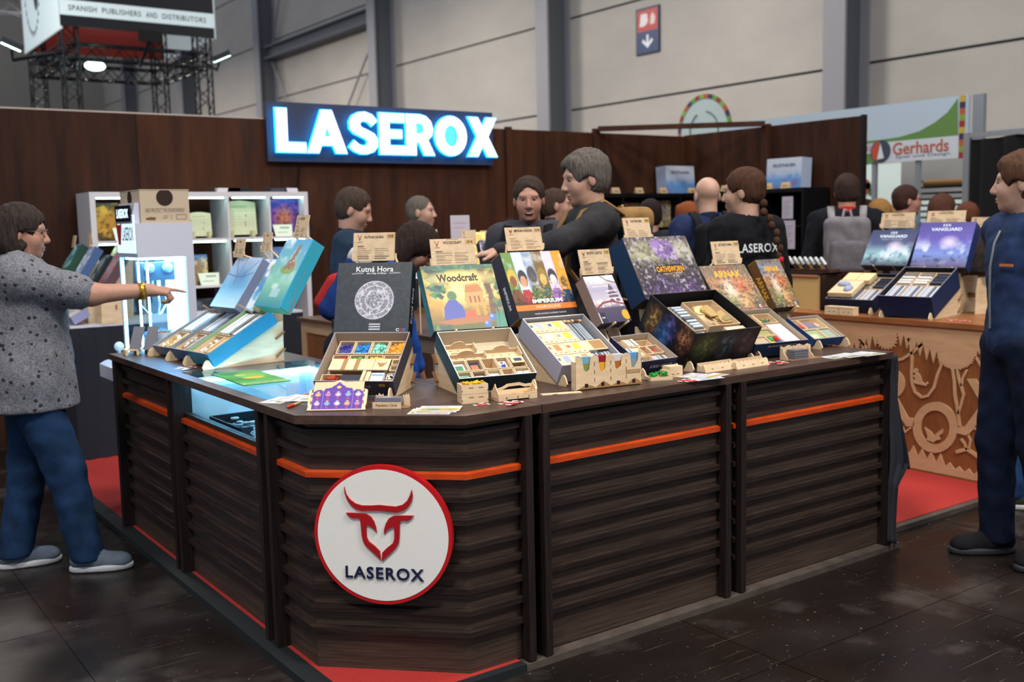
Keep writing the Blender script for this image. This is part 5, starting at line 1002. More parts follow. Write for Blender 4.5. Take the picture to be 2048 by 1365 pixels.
g = part('gantry', MB().box(gx-0.10, gy-0.06, zg-0.13, gx+0.08, gy+0.06, zg-0.03).box(xc+0.05, gy-0.02, zg-0.05, x2-0.06, gy+0.02, zg-0.03), flat('#4a5058', 0.4), cm)
for x in (gx-0.06, gx+0.04): part('pulley', MB().lathe([(0.028, 0), (0.028, 0.012), (0.012, 0.02)], 16, 0, T4((x, gy-0.062, zg-0.06), (1, 0, 0), (0, 0, 1), (0, -1, 0))), flat('#9aa3ad', 0.3), g)
CHR = mat('chrome', '#d5dde4', 0.12, metal=1.0); zc = 1.24
cw = part('claw', MB().cyl(0.006, zc+0.06, zg-0.13, 8, 0, TR(gx-0.02, gy, 0)).cyl(0.035, zc+0.0, zc+0.07, 18, 0, TR(gx-0.02, gy, 0)), CHR, cm)
for i in range(3):
    q = i*2.09+0.5; c, s = math.cos(q), math.sin(q); part('claw_prong', MB().tube([(gx-0.02+c*r, gy+s*r, zc+z) for r, z in ((0.02, 0.01), (0.075, -0.02), (0.085, -0.07), (0.045, -0.12), (0.02, -0.13))], 0.007, 7), CHR, cw)
# lit sign on the header front (faces -x) and little display on the roof
fr_ = T4((xc-0.001, (yc+y2)/2, zg+0.13), (0, -1, 0), (0, 0, 1), (-1, 0, 0))
part('lit_sign', MB().box(-D1*0.46, -0.105, 0, D1*0.46, 0.10, 0.006, 0, fr_), mat('lit_sign_white', '#cfeaf5', emit=0.9), cm)
TT = fr_.copy(); TT[:3, 3] += TT[:3, 2]*0.0065
text('LASEROX', D1*0.56, 0.075, flat('#16263a'), cm, TT@TR(D1*0.14, 0, 0), bold=0.01)
part('bull_mark', MB().prism([(-0.06, 0.085), (-0.028, 0.05), (0.028, 0.05), (0.06, 0.085), (0.045, 0.02), (0.02, -0.06), (-0.02, -0.06), (-0.045, 0.02)], 0, 0.001, 0, TT@TR(-D1*0.31, 0, 0)), flat('#a8262c'), cm)
HWD = on(282, 442, 1, yc+0.02)[0]-xc+0.007
part('display_housing', MB().prism([(0, 0), (HWD, 0), (HWD, 0.11), (0.02, 0.11), (0, 0.03)], yc+0.035, y2-0.03, 0, T4((xc-0.01, 0, zt), (1, 0, 0), (0, 0, 1), (0, -1, 0))@T4((0, 0, -(yc+y2)), (1, 0, 0), (0, 1, 0), (0, 0, 1))), CMW, cm)
part('display_screen', MB().box(xc-0.016, yc+0.045, zt+0.012, xc-0.009, y2-0.04, zt+0.098), flat('#0d1117', 0.2), cm)
text('LASEROX', D1*0.6, 0.05, mat('led_text', '#cfeeff', emit=1.8), cm, T4((xc-0.0165, (yc+y2)/2, zt+0.055), (0, -1, 0), (0, 0, 1), (-1, 0, 0)), bold=0.02)
# control shelf with joystick, cabinet front emblem
part('control_shelf', MB().prism([(0, 0.05), (-0.15, 0.0), (-0.15, 0.07), (-0.12, 0.085), (0, 0.11)], yc+0.03, y2-0.03, 0, T4((xc, 0, 0.775), (1, 0, 0), (0, 0, 1), (0, -1, 0))@T4((0, 0, -(yc+y2)), (1, 0, 0), (0, 1, 0), (0, 0, 1))), CMW, cm)
j = part('joystick', MB().cyl(0.009, 0.86, 0.925, 10, 0, TR(xc-0.07, gy+0.03, 0)), flat('#c9ccd2', 0.3), cm); part('joystick_ball', MB().ball((xc-0.07, gy+0.03, 0.945), 0.027, 16), mat('clear_ball', '#d5ecf6', 0.1, alpha=0.75), j)
part('push_button', MB().lathe([(0.038, 0.0), (0.036, 0.02), (0.02, 0.03)], 18, 0, TR(xc-0.07, gy-0.10, 0.865)), mat('lit_button', '#e8f4fa', emit=1.2), cm)
em = T4((xc-0.0015, gy, 0.50), (0, -1, 0), (0, 0, 1), (-1, 0, 0))
b = MB(); v = []; nn_ = 40
for i in range(nn_): q = 2*math.pi*i/nn_; v += [(0.14*math.cos(q), 0.2*math.sin(q), 0), (0.132*math.cos(q), 0.192*math.sin(q), 0)]
b.add(v, [(2*i, 2*((i+1) % nn_), 2*((i+1) % nn_)+1, 2*i+1) for i in range(nn_)], 0, em); part('emblem_ring', b, flat('#a8262c'), cm)
part('emblem_bull', MB().prism([(-0.06, 0.10), (-0.028, 0.07), (0.028, 0.07), (0.06, 0.10), (0.045, 0.04), (0.02, -0.05), (-0.02, -0.05), (-0.045, 0.04)], 0, 0.001, 0, em), flat('#a8262c'), cm)
text('LASEROX', 0.15, 0.03, flat('#1b2440'), cm, em@TR(0, -0.10, 0.001), bold=0.01)
part('cabinet_lock', MB().cyl(0.015, 0, 0.012, 14, 0, em@TR(0.0, -0.02, 0)@TR(D1*0.34, 0, 0)), flat('#2a2c32', 0.3), cm)
# laser cut cardboard box on the roof
bx0 = on(282, 442, 1, yc+0.02)[0]; bx1 = on(380, 442, 1, yc+0.02)[0]; bw = bx1-bx0; bh = (on(330, 374, 1, yc+0.02)-on(330, 441, 1, yc+0.02))[2]; bd = on(243, 442, 0, bx0)[1]-yc-0.02
bxo = thing('cardboard_box', 'pale cardboard box with round hand holes on the claw machine', 'box', TR(bx0, yc+0.02, zt))
CB = mat('pale_cardboard', '#b3a28c', 0.85)
part('box_body', MB().box(0, 0, 0, bw, bd, bh-0.004).box(-0.002, -0.002, bh-0.004, bw+0.002, bd+0.002, bh), CB, bxo)
part('hand_hole', MB().cyl(0.045, -0.001, 0.001, 24, 0, T4((bw*0.5, -0.0008, bh*0.76), (1, 0, 0), (0, 0, 1), (0, -1, 0))), flat('#2b1d16'), bxo); part('hand_hole', MB().cyl(0.04, -0.001, 0.001, 24, 0, T4((-0.0008, bd*0.5, bh*0.76), (0, -1, 0), (0, 0, 1), (-1, 0, 0))), flat('#2b1d16'), bxo)
FT = T4((0, -0.0012, 0), (1, 0, 0), (0, 0, 1), (0, -1, 0)); IN = flat('#7d6a58', 0.9)
text('HELP PROTECT THE ENVIRONMENT', bw*0.8, 0.022, IN, bxo, FT@TR(bw*0.5, bh*0.38, 0))
b = MB(); b.prism([(bw*0.1, bh*0.1), (bw*0.28, bh*0.09), (bw*0.31, bh*0.16), (bw*0.2, bh*0.18), (bw*0.1, bh*0.15)], 0, 0.0006, 0, FT); part('laser_print', b, flat('#6b4a35', 0.9), bxo)
for (x, y, w_, h_) in ((0.44, 0.14, 0.1, 0.005), (0.46, 0.2, 0.1, 0.005), (0.62, 0.10, 0.005, 0.16), (0.72, 0.10, 0.2, 0.005), (0.72, 0.10, 0.005, 0.14), (0.92, 0.1, 0.005, 0.14), (0.72, 0.24, 0.2, 0.005)): part('laser_print', MB().box(bw*x, bh*y, 0, bw*x+max(0.002, bw*w_), bh*y+max(0.002, bh*h_), 0.0006, 0, FT), IN, bxo)
# ================================================================== lit LASEROX sign on the back wall
ys = YB-0.10; L0, R0 = on(534, 201, 1, ys), on(991, 330, 1, ys); sx0, sx1, sz0, sz1 = L0[0], R0[0], R0[2], L0[2]
ls = thing('illuminated_sign', 'wide black sign with white lit LASEROX letters and blue halo', 'sign', T4((sx0, ys, sz0), (1, 0, 0), (0, 0, 1), (0, -1, 0)))
SW, SH = sx1-sx0, sz1-sz0
part('board', MB().box(0, 0, -0.09, SW, SH, -0.035), mat('sign_board', '#2a2f42', 0.55), ls); part('mount', MB().box(0.3, 0.05, -0.10, SW-0.3, SH-0.2, -0.09), BLACK, ls)
la, lb_ = on(551, 305, 1, ys), on(988, 224, 1, ys); lx0, lx1 = la[0]-sx0, lb_[0]-sx0; lz0, lz1 = sz0, sz1
zlo = on(760, 309, 1, ys)[2]-sz0; zhi = on(760, 227, 1, ys)[2]-sz0
halo = mat('halo_blue', '#1aa6ee', emit=3.2); lit = mat('letter_white', '#dcebff', emit=1.5); back = mat('halo_lamp', '#1a9ce0', emit=13)
def glyphs():
    G = {}
    G['L'] = (0.70, [[(0, 0), (0.70, 0), (0.70, 0.22), (0.26, 0.22), (0.26, 1), (0, 1)]], [])
    G['A'] = (0.98, [[(0, 0), (0.27, 0), (0.34, 0.18), (0.64, 0.18), (0.71, 0), (0.98, 0), (0.62, 1), (0.36, 1)]], [[(0.41, 0.38), (0.57, 0.38), (0.49, 0.64)]])
    s = [(0.02, 0.16), (0.14, 0.06), (0.30, 0.0), (0.48, 0.0), (0.66, 0.06), (0.76, 0.19), (0.76, 0.36), (0.68, 0.48), (0.52, 0.56), (0.36, 0.62), (0.30, 0.69), (0.33, 0.77), (0.42, 0.80), (0.53, 0.77), (0.62, 0.68), (0.76, 0.80), (0.64, 0.94), (0.46, 1.0), (0.28, 0.98), (0.12, 0.90), (0.04, 0.76), (0.05, 0.60), (0.15, 0.49), (0.32, 0.42), (0.46, 0.36), (0.51, 0.29), (0.48, 0.21), (0.39, 0.18), (0.27, 0.21), (0.15, 0.31)]
    G['S'] = (0.78, [s], [])
    G['E'] = (0.68, [[(0, 0), (0.68, 0), (0.68, 0.21), (0.26, 0.21), (0.26, 0.40), (0.60, 0.40), (0.60, 0.60), (0.26, 0.60), (0.26, 0.79), (0.67, 0.79), (0.67, 1), (0, 1)]], [])
    G['R'] = (0.76, [[(0, 0), (0.26, 0), (0.26, 0.32), (0.35, 0.32), (0.50, 0), (0.78, 0), (0.59, 0.38), (0.70, 0.48), (0.74, 0.65), (0.69, 0.84), (0.56, 0.96), (0.40, 1), (0, 1)]], [[(0.26, 0.53), (0.39, 0.53), (0.47, 0.58), (0.49, 0.66), (0.46, 0.75), (0.38, 0.79), (0.26, 0.79)]])
    ring = lambda rx, ry: [(0.5*0.92+rx*math.cos(-2*math.pi*i/28), 0.5+ry*math.sin(-2*math.pi*i/28)) for i in range(28)]
    G['O'] = (0.92, [ring(0.46, 0.5)], [ring(0.2, 0.27)])
    G['X'] = (0.88, [[(0, 0), (0.29, 0), (0.44, 0.29), (0.59, 0), (0.88, 0), (0.60, 0.51), (0.86, 1), (0.57, 1), (0.44, 0.74), (0.30, 1), (0.02, 1), (0.28, 0.51)]], [])
    return G
GL = glyphs()
def grow(p, k):
    c = np.array(p); n = len(c); o = []
    ar = sum(c[i][0]*c[(i+1) % n][1]-c[(i+1) % n][0]*c[i][1] for i in range(n)); sg = 1 if ar > 0 else -1
    for i in range(n):
        a = c[i]-c[i-1]; b = c[(i+1) % n]-c[i]; na = np.array([a[1], -a[0]])/(np.linalg.norm(a)+1e-9); nb = np.array([b[1], -b[0]])/(np.linalg.norm(b)+1e-9); m = na+nb; m = m/max(0.5, (np.linalg.norm(m)**2)/2)
        o.append(tuple(c[i]+sg*k*m))
    return o
tot = sum(GL[c][0] for c in 'LASEROX')+6*0.05; un = (lx1-lx0)/tot; x = lx0
for ch in 'LASEROX':
    wdt, outer, holes = GL[ch]
    for nm, k, z0_, z1_, mm in (('letter', 0.0, 0.032, 0.045, lit), ('halo_rim', 0.022, 0.012, 0.030, halo), ('halo_lamp', -0.03, 0.002, 0.010, back)):  # blue rim glows to imitate the light fringe round each letter
        b = MB()
        for p in outer:
            p = grow(p, k) if k else p; P = [(x+a*un, zlo+bb*(zhi-zlo)) for a, bb in p]
            if holes and nm != 'halo_lamp':
                h = [(x+a*un, zlo+bb*(zhi-zlo)) for a, bb in (grow(holes[0], -k) if k else holes[0])]
                # bridge the hole into the outline
                ar = sum(P[i][0]*P[(i+1) % len(P)][1]-P[(i+1) % len(P)][0]*P[i][1] for i in range(len(P)))
                ah = sum(h[i][0]*h[(i+1) % len(h)][1]-h[(i+1) % len(h)][0]*h[i][1] for i in range(len(h)))
                if ar*ah > 0: h = h[::-1]
                i0, j0 = min(((i, j) for i in range(len(P)) for j in range(len(h))), key=lambda t: (P[t[0]][0]-h[t[1]][0])**2+(P[t[0]][1]-h[t[1]][1])**2)
                P = P[:i0+1]+h[j0:]+h[:j0+1]+P[i0:]
            b.prism(P, z0_, z1_)
        part(nm, b, mm, ls)
    x += (wdt+0.05)*un
part('power_cable', MB().tube([(0.30, 0, -0.06), (0.28, -0.15, -0.07), (0.25, -0.35, -0.09), (0.05, -0.6, -0.09)], 0.006, 6), BLACK, ls)
# ================================================================== white cube shelf along the back wall
fy = 7.98; X0 = on(178, 388, 1, fy)[0]; X1 = on(615, 385, 1, fy)[0]; ZS = on(400, 384, 1, fy)[2]
sh = thing('cube_shelf', 'white lit cube shelving full of games against the back wall', 'shelf', TR(0, 0, 0))
nc = 5; cwid = (X1-X0)/nc; nr = 5; chgt = (ZS-ZP)/nr
for zz, nm in ((ZS-0.04, 'top_board'), (ZP, 'bottom_board')): part(nm, MB().box(X0, fy, zz, X1, fy+0.39, zz+0.04), WHITE, sh)
for i in range(nc+1): x = X0+cwid*i; t_ = 0.04 if i in (0, nc) else 0.016; part('upright', MB().box(min(x, X1-t_) if i else x, fy, ZP+0.04, (min(x, X1-t_) if i else x)+t_, fy+0.39, ZS-0.04), WHITE, sh)
for j in range(1, nr): part('shelf_board', MB().box(X0+0.04, fy+0.002, ZP+chgt*j-0.008, X1-0.04, fy+0.39, ZP+chgt*j+0.008), WHITE, sh)
SLED = mat('shelf_led', '#c9fff0', emit=16)
for i in range(nc):
    for j in (4, 3): part('led_strip', MB().box(X0+cwid*i+0.05, fy+0.012, ZP+chgt*(j+1)-0.022 if j < 4 else ZS-0.05, X0+cwid*(i+1)-0.02, fy+0.022, ZP+chgt*(j+1)-0.012 if j < 4 else ZS-0.042), SLED, sh)
def shelf_box(px, py, w, h, art, label, dpt=0.09, texts=(), lean=0.0, plane=None, zfix=None, cat='game box', group='games standing in the white cube shelf'):
    p = on(px, py, 1, plane or fy+0.10); e0, e1, nn3 = (xb0, 8.0, 4) if plane else (X0, X1, 5); cw3 = (e1-e0)/nn3; ci = min(nn3-1, max(0, int((p[0]-e0)/cw3))); c0_, c1_ = e0+cw3*ci+0.042, e0+cw3*(ci+1)-0.042; w = min(w, c1_-c0_); p[0] = min(max(p[0], c0_+w/2), c1_-w/2); z = zfix if zfix is not None else p[2]
    t = thing('game_box', label, cat, T4((p[0]-w/2, plane or fy+0.10, z), (1, 0, 0), (0, math.sin(lean), math.cos(lean)), (0, -math.cos(lean), math.sin(lean))), group)
    part('box_body', MB().box(0, 0, -dpt, w, h, 0), flat(tint(art[0], 0.7)), t); a = Art(w, h, 40, art[0]); a.grad([(0, art[0]), (0.5, art[1]), (1, art[2])]); a.cloud(7, art[3], 0.48, 0.66, 0.85, len(label)); a.ell(0.5, 0.5, 0.26, 0.25, art[4], 0.6, 0.8); a.cloud(18, tint(art[0], 0.5), 0.55, 0.7, 0.7, len(label)+2); printed(a, t, TR(0, 0, 0.001))
    for (s, cx, cy, W, H, c) in texts: text(s, w*W, h*H, flat(c), t, TR(w*cx, h*cy, 0.002), bold=0.01)
    return t
zr = [ZP+chgt*j+0.009 for j in range(nr)]; zr[0] = ZP+0.041
shelf_box(222, 440, 0.26, 0.28, ('#3a2a1f', '#8a6a2e', '#4a3a2c', '#d0a03a', '#b8822e'), 'dark and gold game box in the white shelf', zfix=zr[4]-chgt*0+0.0)
shelf_box(567, 435, 0.27, 0.30, ('#24246a', '#3a2f8a', '#2f3fa0', '#8a4aa8', '#c97a3a'), 'violet game box with a glowing orange middle in the shelf', zfix=zr[4])
shelf_box(396, 505, 0.14, 0.24, ('#6a5a3c', '#c9b06a', '#2f6fae', '#d9c9a0', '#8a6a5a'), 'narrow blue and tan game box in the second shelf row', zfix=zr[3])
shelf_box(556, 520, 0.30, 0.28, ('#4a5a85', '#6a7aa8', '#55659a', '#8a9ac0', '#7a8ab5'), 'slate blue game box behind the floating rock cover', zfix=zr[3])
shelf_box(405, 600, 0.30, 0.26, ('#1f2530', '#39424f', '#2a323e', '#6a7480', '#4a545f'), 'dark grey game box in the third shelf row', zfix=zr[2], texts=[('TIMA', 0.62, 0.6, 0.5, 0.15, '#9aa3ad')])
shelf_box(600, 690, 0.30, 0.27, ('#2a1a22', '#6a3a35', '#3a2230', '#a8643c', '#8a4a4a'), 'dark red game box in the lower shelf row', zfix=zr[1], texts=[('RGE', 0.7, 0.14, 0.36, 0.12, '#b9a9b0')])
for k, (px, w, h, lb2) in enumerate(((401, 0.19, 0.21, 'smaller cream calendar board in the white shelf'), (483, 0.27, 0.30, 'large cream calendar board with rows of holes in the shelf'))):
    p = on(px, 470, 1, fy+0.12); t = thing('calendar_board', lb2, 'calendar board', T4((p[0]-w/2, fy+0.12, zr[4]), (1, 0, 0), (0, 0.08, 1), (0, -1, 0.08)))
    part('board', MB().prism([(0, 0.02), (w, 0.02), (w, h*0.92)]+[(w*(1-i/8), h*(0.92+0.06*math.sin(math.pi*i/8))) for i in range(1, 8)]+[(0, h*0.92)], -0.01, 0), flat('#c9cbaa', 0.7), t)
    a = Art(w*0.9, h*0.8, 44, '#c9cbaa')
    for i in range(10):
        for j in range(9): a.ell(0.25+0.075*i, 0.08+0.085*j, 0.012, 0.016, '#7d8a68', 0.3)
    for j in range(5): a.rect(0.02, 0.06+0.16*j, 0.16, 0.11+0.16*j, '#d08a78', 0.7)
    a.ell(0.7, 0.62, 0.03, 0.03, '#3f8ab5', 0.2); a.ell(0.66, 0.35, 0.02, 0.1, '#8a5a4a', 0.2); a.ell(0.95, 0.9, 0.03, 0.03, '#d0b83a', 0.2); a.rect(0.2, 0.9, 0.75, 0.95, '#a8a07a', 0.8)
    printed(a, t, TR(w*0.05, h*0.08, 0.001), 'board_print'); 
    for x_ in (0.12, 0.78): part('foot', MB().box(w*x_, 0.0, -0.03, w*(x_+0.1), 0.05, 0.04), flat('#b3ad85', 0.7), t)
for k, (px, j, lb2) in enumerate(((254, 4, 'white shelf card beside the dark and gold game'), (571, 4, 'white shelf card before the violet game'), (418, 3, 'white shelf card before the narrow blue game'))):
    p = on(px, 500, 1, fy+0.04); t = thing('shelf_card', lb2, 'price card', T4((p[0]-0.085, fy+0.05, zr[j]), (1, 0, 0), (0, 0.3, 0.95), (0, -0.95, 0.3)))
    part('card', MB().prism([(0.012, 0), (0.158, 0), (0.17, 0.10), (0, 0.10)], -0.002, 0), flat('#d3dccb', 0.7), t); part('card_print', MB().box(0.06, 0.065, 0, 0.14, 0.08, 0.0006).box(0.03, 0.03, 0, 0.12, 0.036, 0.0006), flat('#8a9a8c'), t)
# power gear lying on the shelf
for k, (px, m_, nm, lb2) in enumerate(((455, '#c9c6cc', 'power_strip', 'white power strip on top of the cube shelf'), (478, '#1b1d22', 'power_supply', 'black flat power supply on the cube shelf'), (555, '#3a3f4a', 'power_supply', 'dark grey adapter brick on the cube shelf end'), (580, '#c9c6cc', 'plug', 'white plug block on the cube shelf end'))):
    p = on(px, 380, 1, fy+0.15); t = thing(nm, lb2, 'power gear', TR(p[0], fy+0.15, ZS)); w_ = (0.2, 0.22, 0.15, 0.12)[k]
    part('body', MB().prism([(-w_/2, 0), (w_/2, 0), (w_/2-0.01, 0.035), (-w_/2+0.01, 0.035)], -0.03, 0.03, 0, T4((0, 0, 0), (1, 0, 0), (0, 0, 1), (0, -1, 0))), flat(m_), t); sg_ = -1 if k in (0, 2) else 1; part('cable', MB().tube([(sg_*(w_/2-0.005), 0, 0.015), (sg_*(w_/2+0.04), 0.03, 0.008), (sg_*(w_/2+0.03), 0.09, 0.02), (sg_*(w_/2-0.03), 0.12, 0.05), (sg_*(w_/2-0.08), 0.08, 0.02)], 0.004, 6), flat('#2a2c32'), t)
# ================================================================== black cube shelves round the inner corner
def black_shelf(o, u, n_, length, h, ncell, label, nrow=5):
    T = T4(o, u, n_, (0, 0, 1)); t = thing('bookcase', label, 'bookcase', T); D = 0.38
    part('back_board', MB().box(0, D-0.01, 0, length, D, h), BLACK, t); part('top_board', MB().box(0, 0, h-0.04, length, D, h), BLACK, t); part('bottom_board', MB().box(0, 0, 0, length, D, 0.04), BLACK, t)
    for i in range(ncell+1): q = (length-0.03)*i/ncell; part('upright', MB().box(q, 0, 0.04, q+0.03, D, h-0.04), BLACK, t)
    for j in range(1, nrow): part('shelf_board', MB().box(0.03, 0.002, h*j/nrow-0.01, length-0.03, D, h*j/nrow+0.01), BLACK, t)
    return t, T
hB = on(1390, 388, 1, 8.0)[2]-ZP; hB = 1.82
xb0 = on(1118, 380, 1, 8.02)[0]
bs1, TB1 = black_shelf((xb0, 8.02, ZP), (1, 0, 0), (0, 1, 0), 8.0-xb0, hB, 4, 'black cube bookcase along the back wall behind the people')
yb1 = on(1608, 380, 0, 8.03)[1]
bs2, TB2 = black_shelf((8.03, 8.40, ZP), (0, -1, 0), (1, 0, 0), 8.40-yb1, hB, 4, 'black cube bookcase along the right wall')
zb_ = ZP+hB
for k, (px, pl, ax) in enumerate(((1362, 8.2, 1), (1566, 8.2, 0))):
    p = on(px, 380, ax, pl); w_, h_ = 0.43, 0.30
    T = T4((p[0]-w_/2, pl, zb_), (1, 0, 0), (0, 0.06, 1), (0, -1, 0.06)) if ax == 1 else T4((pl, p[1]+w_/2, zb_), (0, -1, 0), (0.06, 0, 1), (-1, 0, 0.06))
    t = thing('game_box', ['white and blue game box on top of the back wall bookcase', 'white and blue game box on top of the right wall bookcase'][k], 'game box', T); part('box_body', MB().box(0, 0, -0.15, w_, h_, 0), flat('#9aa6bd'), t)
    a = Art(w_, h_, 50, '#b3bccd'); a.grad([(0, '#5f86b8'), (0.3, '#5a8fc9'), (0.5, '#a9b6cc'), (1, '#bac0cc')]); a.cloud(5, '#2f7ab8', 0.45, 0.65, 0.9, k+2, np.exp(-((a.Y-0.32)/0.16)**2)); a.cloud(6, '#8a4a78', 0.5, 0.68, 0.8, k+5, np.exp(-((a.Y-0.16)/0.12)**2)); printed(a, t, TR(0, 0, 0.001))
    text('FROSTHAVEN', w_*0.64, h_*0.11, flat('#2a3350'), t, TR(w_*0.5, h_*0.76, 0.002), bold=0.02)
for k, (px, ax) in enumerate(((1234, 1), (1281, 1), (1329, 1), (1386, 1), (1446, 0), (1531, 0), (1567, 0))):
    p = on(px, 381, ax, 8.06); T = T4((p[0], 8.06, zb_), (1, 0, 0), (0, 1, 0), (0, 0, 1)) if ax == 1 else T4((8.07, p[1], zb_), (0, -1, 0), (1, 0, 0), (0, 0, 1))
    t = thing('shelf_card', 'small folded plywood card '+('at the bookcase end behind the grey haired man', 'second along from the bookcase end', 'before the white box on the back wall bookcase', 'just past the white box by the bookcase corner', 'over the head of the woman with the braid', 'beside the white box on the right wall bookcase', 'before the white box on the right wall bookcase')[k], 'price card', T, 'plywood cards along the black bookcase tops'); part('card', MB().prism([(0, 0), (0.045, 0), (0.03, 0.06), (0.024, 0.06)], -0.05, 0.05, 0, T4((0, 0, 0), (0, 1, 0), (0, 0, 1), (1, 0, 0))), flat('#b59c78', 0.7), t); part('card_print', MB().box(-0.03, -0.0005, 0.012, 0.03, 0.0, 0.03, 0, ROT('X', RAD(-21))@TR(0, -0.002, 0.004)), flat('#8a6f50'), t)
# games and notices in the bookcases
shelf_box(1246, 432, 0.30, 0.26, ('#6a4a35', '#a8805a', '#8a6a48', '#4a7a45', '#c9a27a'), 'tan game box leaning in the black bookcase', plane=8.15, zfix=ZP+hB*0.8+0.011, group=None)
shelf_box(1325, 435, 0.30, 0.28, ('#7a6a4a', '#9a8f7a', '#5a5f6a', '#c9b07a', '#6a6a72'), 'grey and gold game box leaning in the black bookcase', plane=8.15, zfix=ZP+hB*0.8+0.011, group=None)
for k, (y0_, y1_) in enumerate(((393, 438), (441, 498))):
    p0_ = on(1564 if k == 0 else 1563, y1_, 0, 8.025); p1_ = on(1586 if k == 0 else 1590, y0_, 0, 8.025)
    t = thing('notice', ['upper white notice taped to the black bookcase', 'lower white notice taped to the black bookcase'][k], 'notice', T4((8.027, p0_[1], p0_[2]), (0, -1, 0), (0, 0, 1), (-1, 0, 0))); w_ = p0_[1]-p1_[1]; h_ = p1_[2]-p0_[2]
    part('sheet', MB().box(0, 0, 0, w_, h_, 0.002), flat('#a9a6b3', 0.8), t); b = MB()
    for i in range(9): b.box(w_*0.15, h_*(0.1+0.085*i), 0.002, w_*(0.55+0.3*((i*7) % 3)/2), h_*(0.12+0.085*i), 0.0024)
    part('print_lines', b, flat('#77747f'), t)
# ================================================================== simple display: tilted cover on a two legged plywood stand
def mini(px, py, dp, w, h, yaw, tl, cols, label, base, card=None, texts=(), dpt=0.06, group='covers on the rear display tables', slabel=None):
    c = at_depth(px, py, dp); T0 = tilt_frame(c, RAD(yaw), RAD(tl)); o = c-T0[:3, 0]*w/2-T0[:3, 1]*h/2-T0[:3, 2]*dpt; T = tilt_frame(o, RAD(yaw), RAD(tl))
    t = thing('game_box', label, 'game box', T, group); part('box_body', MB().box(0, 0, 0, w, h, dpt), flat(tint(cols[0], 0.75)), t)
    a = Art(w, h, 48, cols[0]); a.grad([(0, cols[0]), (0.5, cols[1]), (1, cols[2])]); a.cloud(6, cols[3], 0.46, 0.66, 0.9, len(label)*3); a.cloud(20, tint(cols[1], 0.55), 0.55, 0.7, 0.7, len(label)); printed(a, t, TR(0, 0, dpt+0.0008))
    for (s, cx, cy, W, H, cc_) in texts: text(s, w*W, h*H, flat(cc_), t, TR(w*cx, h*cy, dpt+0.002), bold=0.02)
    n_ = np.array([math.cos(RAD(yaw)), math.sin(RAD(yaw)), 0]); u = np.cross(-n_, (0, 0, 1)); zz = o[2]-base
    st = thing('display_stand', slabel or ('plywood stand behind the '+label)[:90], 'display stand', T4((o[0], o[1], base), u, -n_, (0, 0, 1)), 'plywood stands on the rear tables')
    ct, s_ = math.cos(RAD(tl)), math.sin(RAD(tl))
    for x in (0.25, 0.75):
        b = MB(); b.prism([(-dpt*s_-0.03, 0), (-dpt*s_-0.025, zz*0.6), (-dpt*s_-0.01, zz-0.012), (0, zz-0.004), (h*0.6*ct, zz+h*0.6*s_-0.004), (h*0.6*ct+0.03, zz+h*0.6*s_-0.01), (h*0.3*ct+0.06, zz*0.6), (0.05+h*0.3*ct, 0)], -0.003, 0.003, 0, T4((w*x, 0, 0), (0, 1, 0), (0, 0, 1), (1, 0, 0))); part('side_panel', b, PLYW, st)
    part('crossbar', MB().box(w*0.15, 0.02, zz*0.4, w*0.85, 0.026, zz*0.4+0.03), PLYE, st)
    if card:
        cx, cy, wp, hp, ttl, lab = card; d2 = proj((T@np.array([w/2, h, 0, 1]))[:3])[2]+0.025; cT = tilt_frame(at_depth(cx, cy+hp/2, d2), RAD(yaw), RAD(78)); cw_ = wp*d2/FPX/max(0.35, abs(cT[:3, 0]@CR))
        price_card(cT, cw_, hp*d2/FPX, ttl, '', lab, 'price cards on the rear tables', seed=int(cx))
        q = T[:3, 3]+T[:3, 0]*w/2+T[:3, 1]*h*0.97-T[:3, 2]*0.008; b = MB(); p_ = cT[:3, 3]-cT[:3, 2]*0.009
        for s in (-0.35, 0.35): b.tube([(q+T[:3, 0]*w*s*0.6), p_+cT[:3, 0]*cw_*s+np.array([0, 0, 0.01])], 0.006, 6)
        inv = np.linalg.inv(T4((o[0], o[1], base), u, -n_, (0, 0, 1))); b.v = [tuple(x) for x in (np.array(b.v)@inv[:3, :3].T+inv[:3, 3])]; part('card_arm', b, PLYW, st)
# ---- cloth covered table before the white shelf
t = thing('display_table', 'black cloth covered table before the white shelves', 'table', TR(0, 0, 0))
part('table_top', MB().box(1.62, 7.36, 0.93, 3.3, 7.95, 0.95), WHITE, t)
b = MB(); n = 60; v = []
for i in range(n+1): x = 1.62+1.68*i/n; v += [(x, 7.352+0.006*math.sin(i*1.7), 0.935), (x, 7.352+0.014*math.sin(i*1.7), ZP+0.005)]
b.add(v, [(2*i, 2*i+1, 2*i+3, 2*i+2) for i in range(n)], 0, None, True); b.box(1.615, 7.36, ZP, 1.63, 7.95, 0.935); part('cloth_skirt', b, CLOTH, t)
part('leg', MB().box(1.66, 7.8, ZP, 1.7, 7.84, 0.93), STEEL, t); part('leg', MB().box(3.2, 7.8, ZP, 3.24, 7.84, 0.93), STEEL, t)
LT = (('teal and green tilted cover on the cloth covered table', 140, 518, 7.403, ('#2f5a45', '#4a8a8f', '#2a5a7a', '#a9c9c4'), (146, 483, 13, 24, '')),
      ('pale blue and white tilted cover on the cloth covered table', 168, 524, 7.308, ('#5f7fb8', '#b9c9e6', '#6a7fae', '#e6ecf6'), (176, 478, 13, 30, '')),
      ('dark green tilted cover before the claw machine', 196, 541, 7.215, ('#1f2f2c', '#35453f', '#243430', '#8f9a94'), None),
      ('pink and red tilted cover beside the claw machine', 222, 535, 7.119, ('#7a5a62', '#b9a0a8', '#8a7a92', '#c9505a'), None),
      ('yellow green tilted cover behind the dark green one', 235, 497, 7.52, ('#8f9a4a', '#b8c46a', '#9aa85a', '#d6dc9a'), (238, 462, 13, 24, '')))
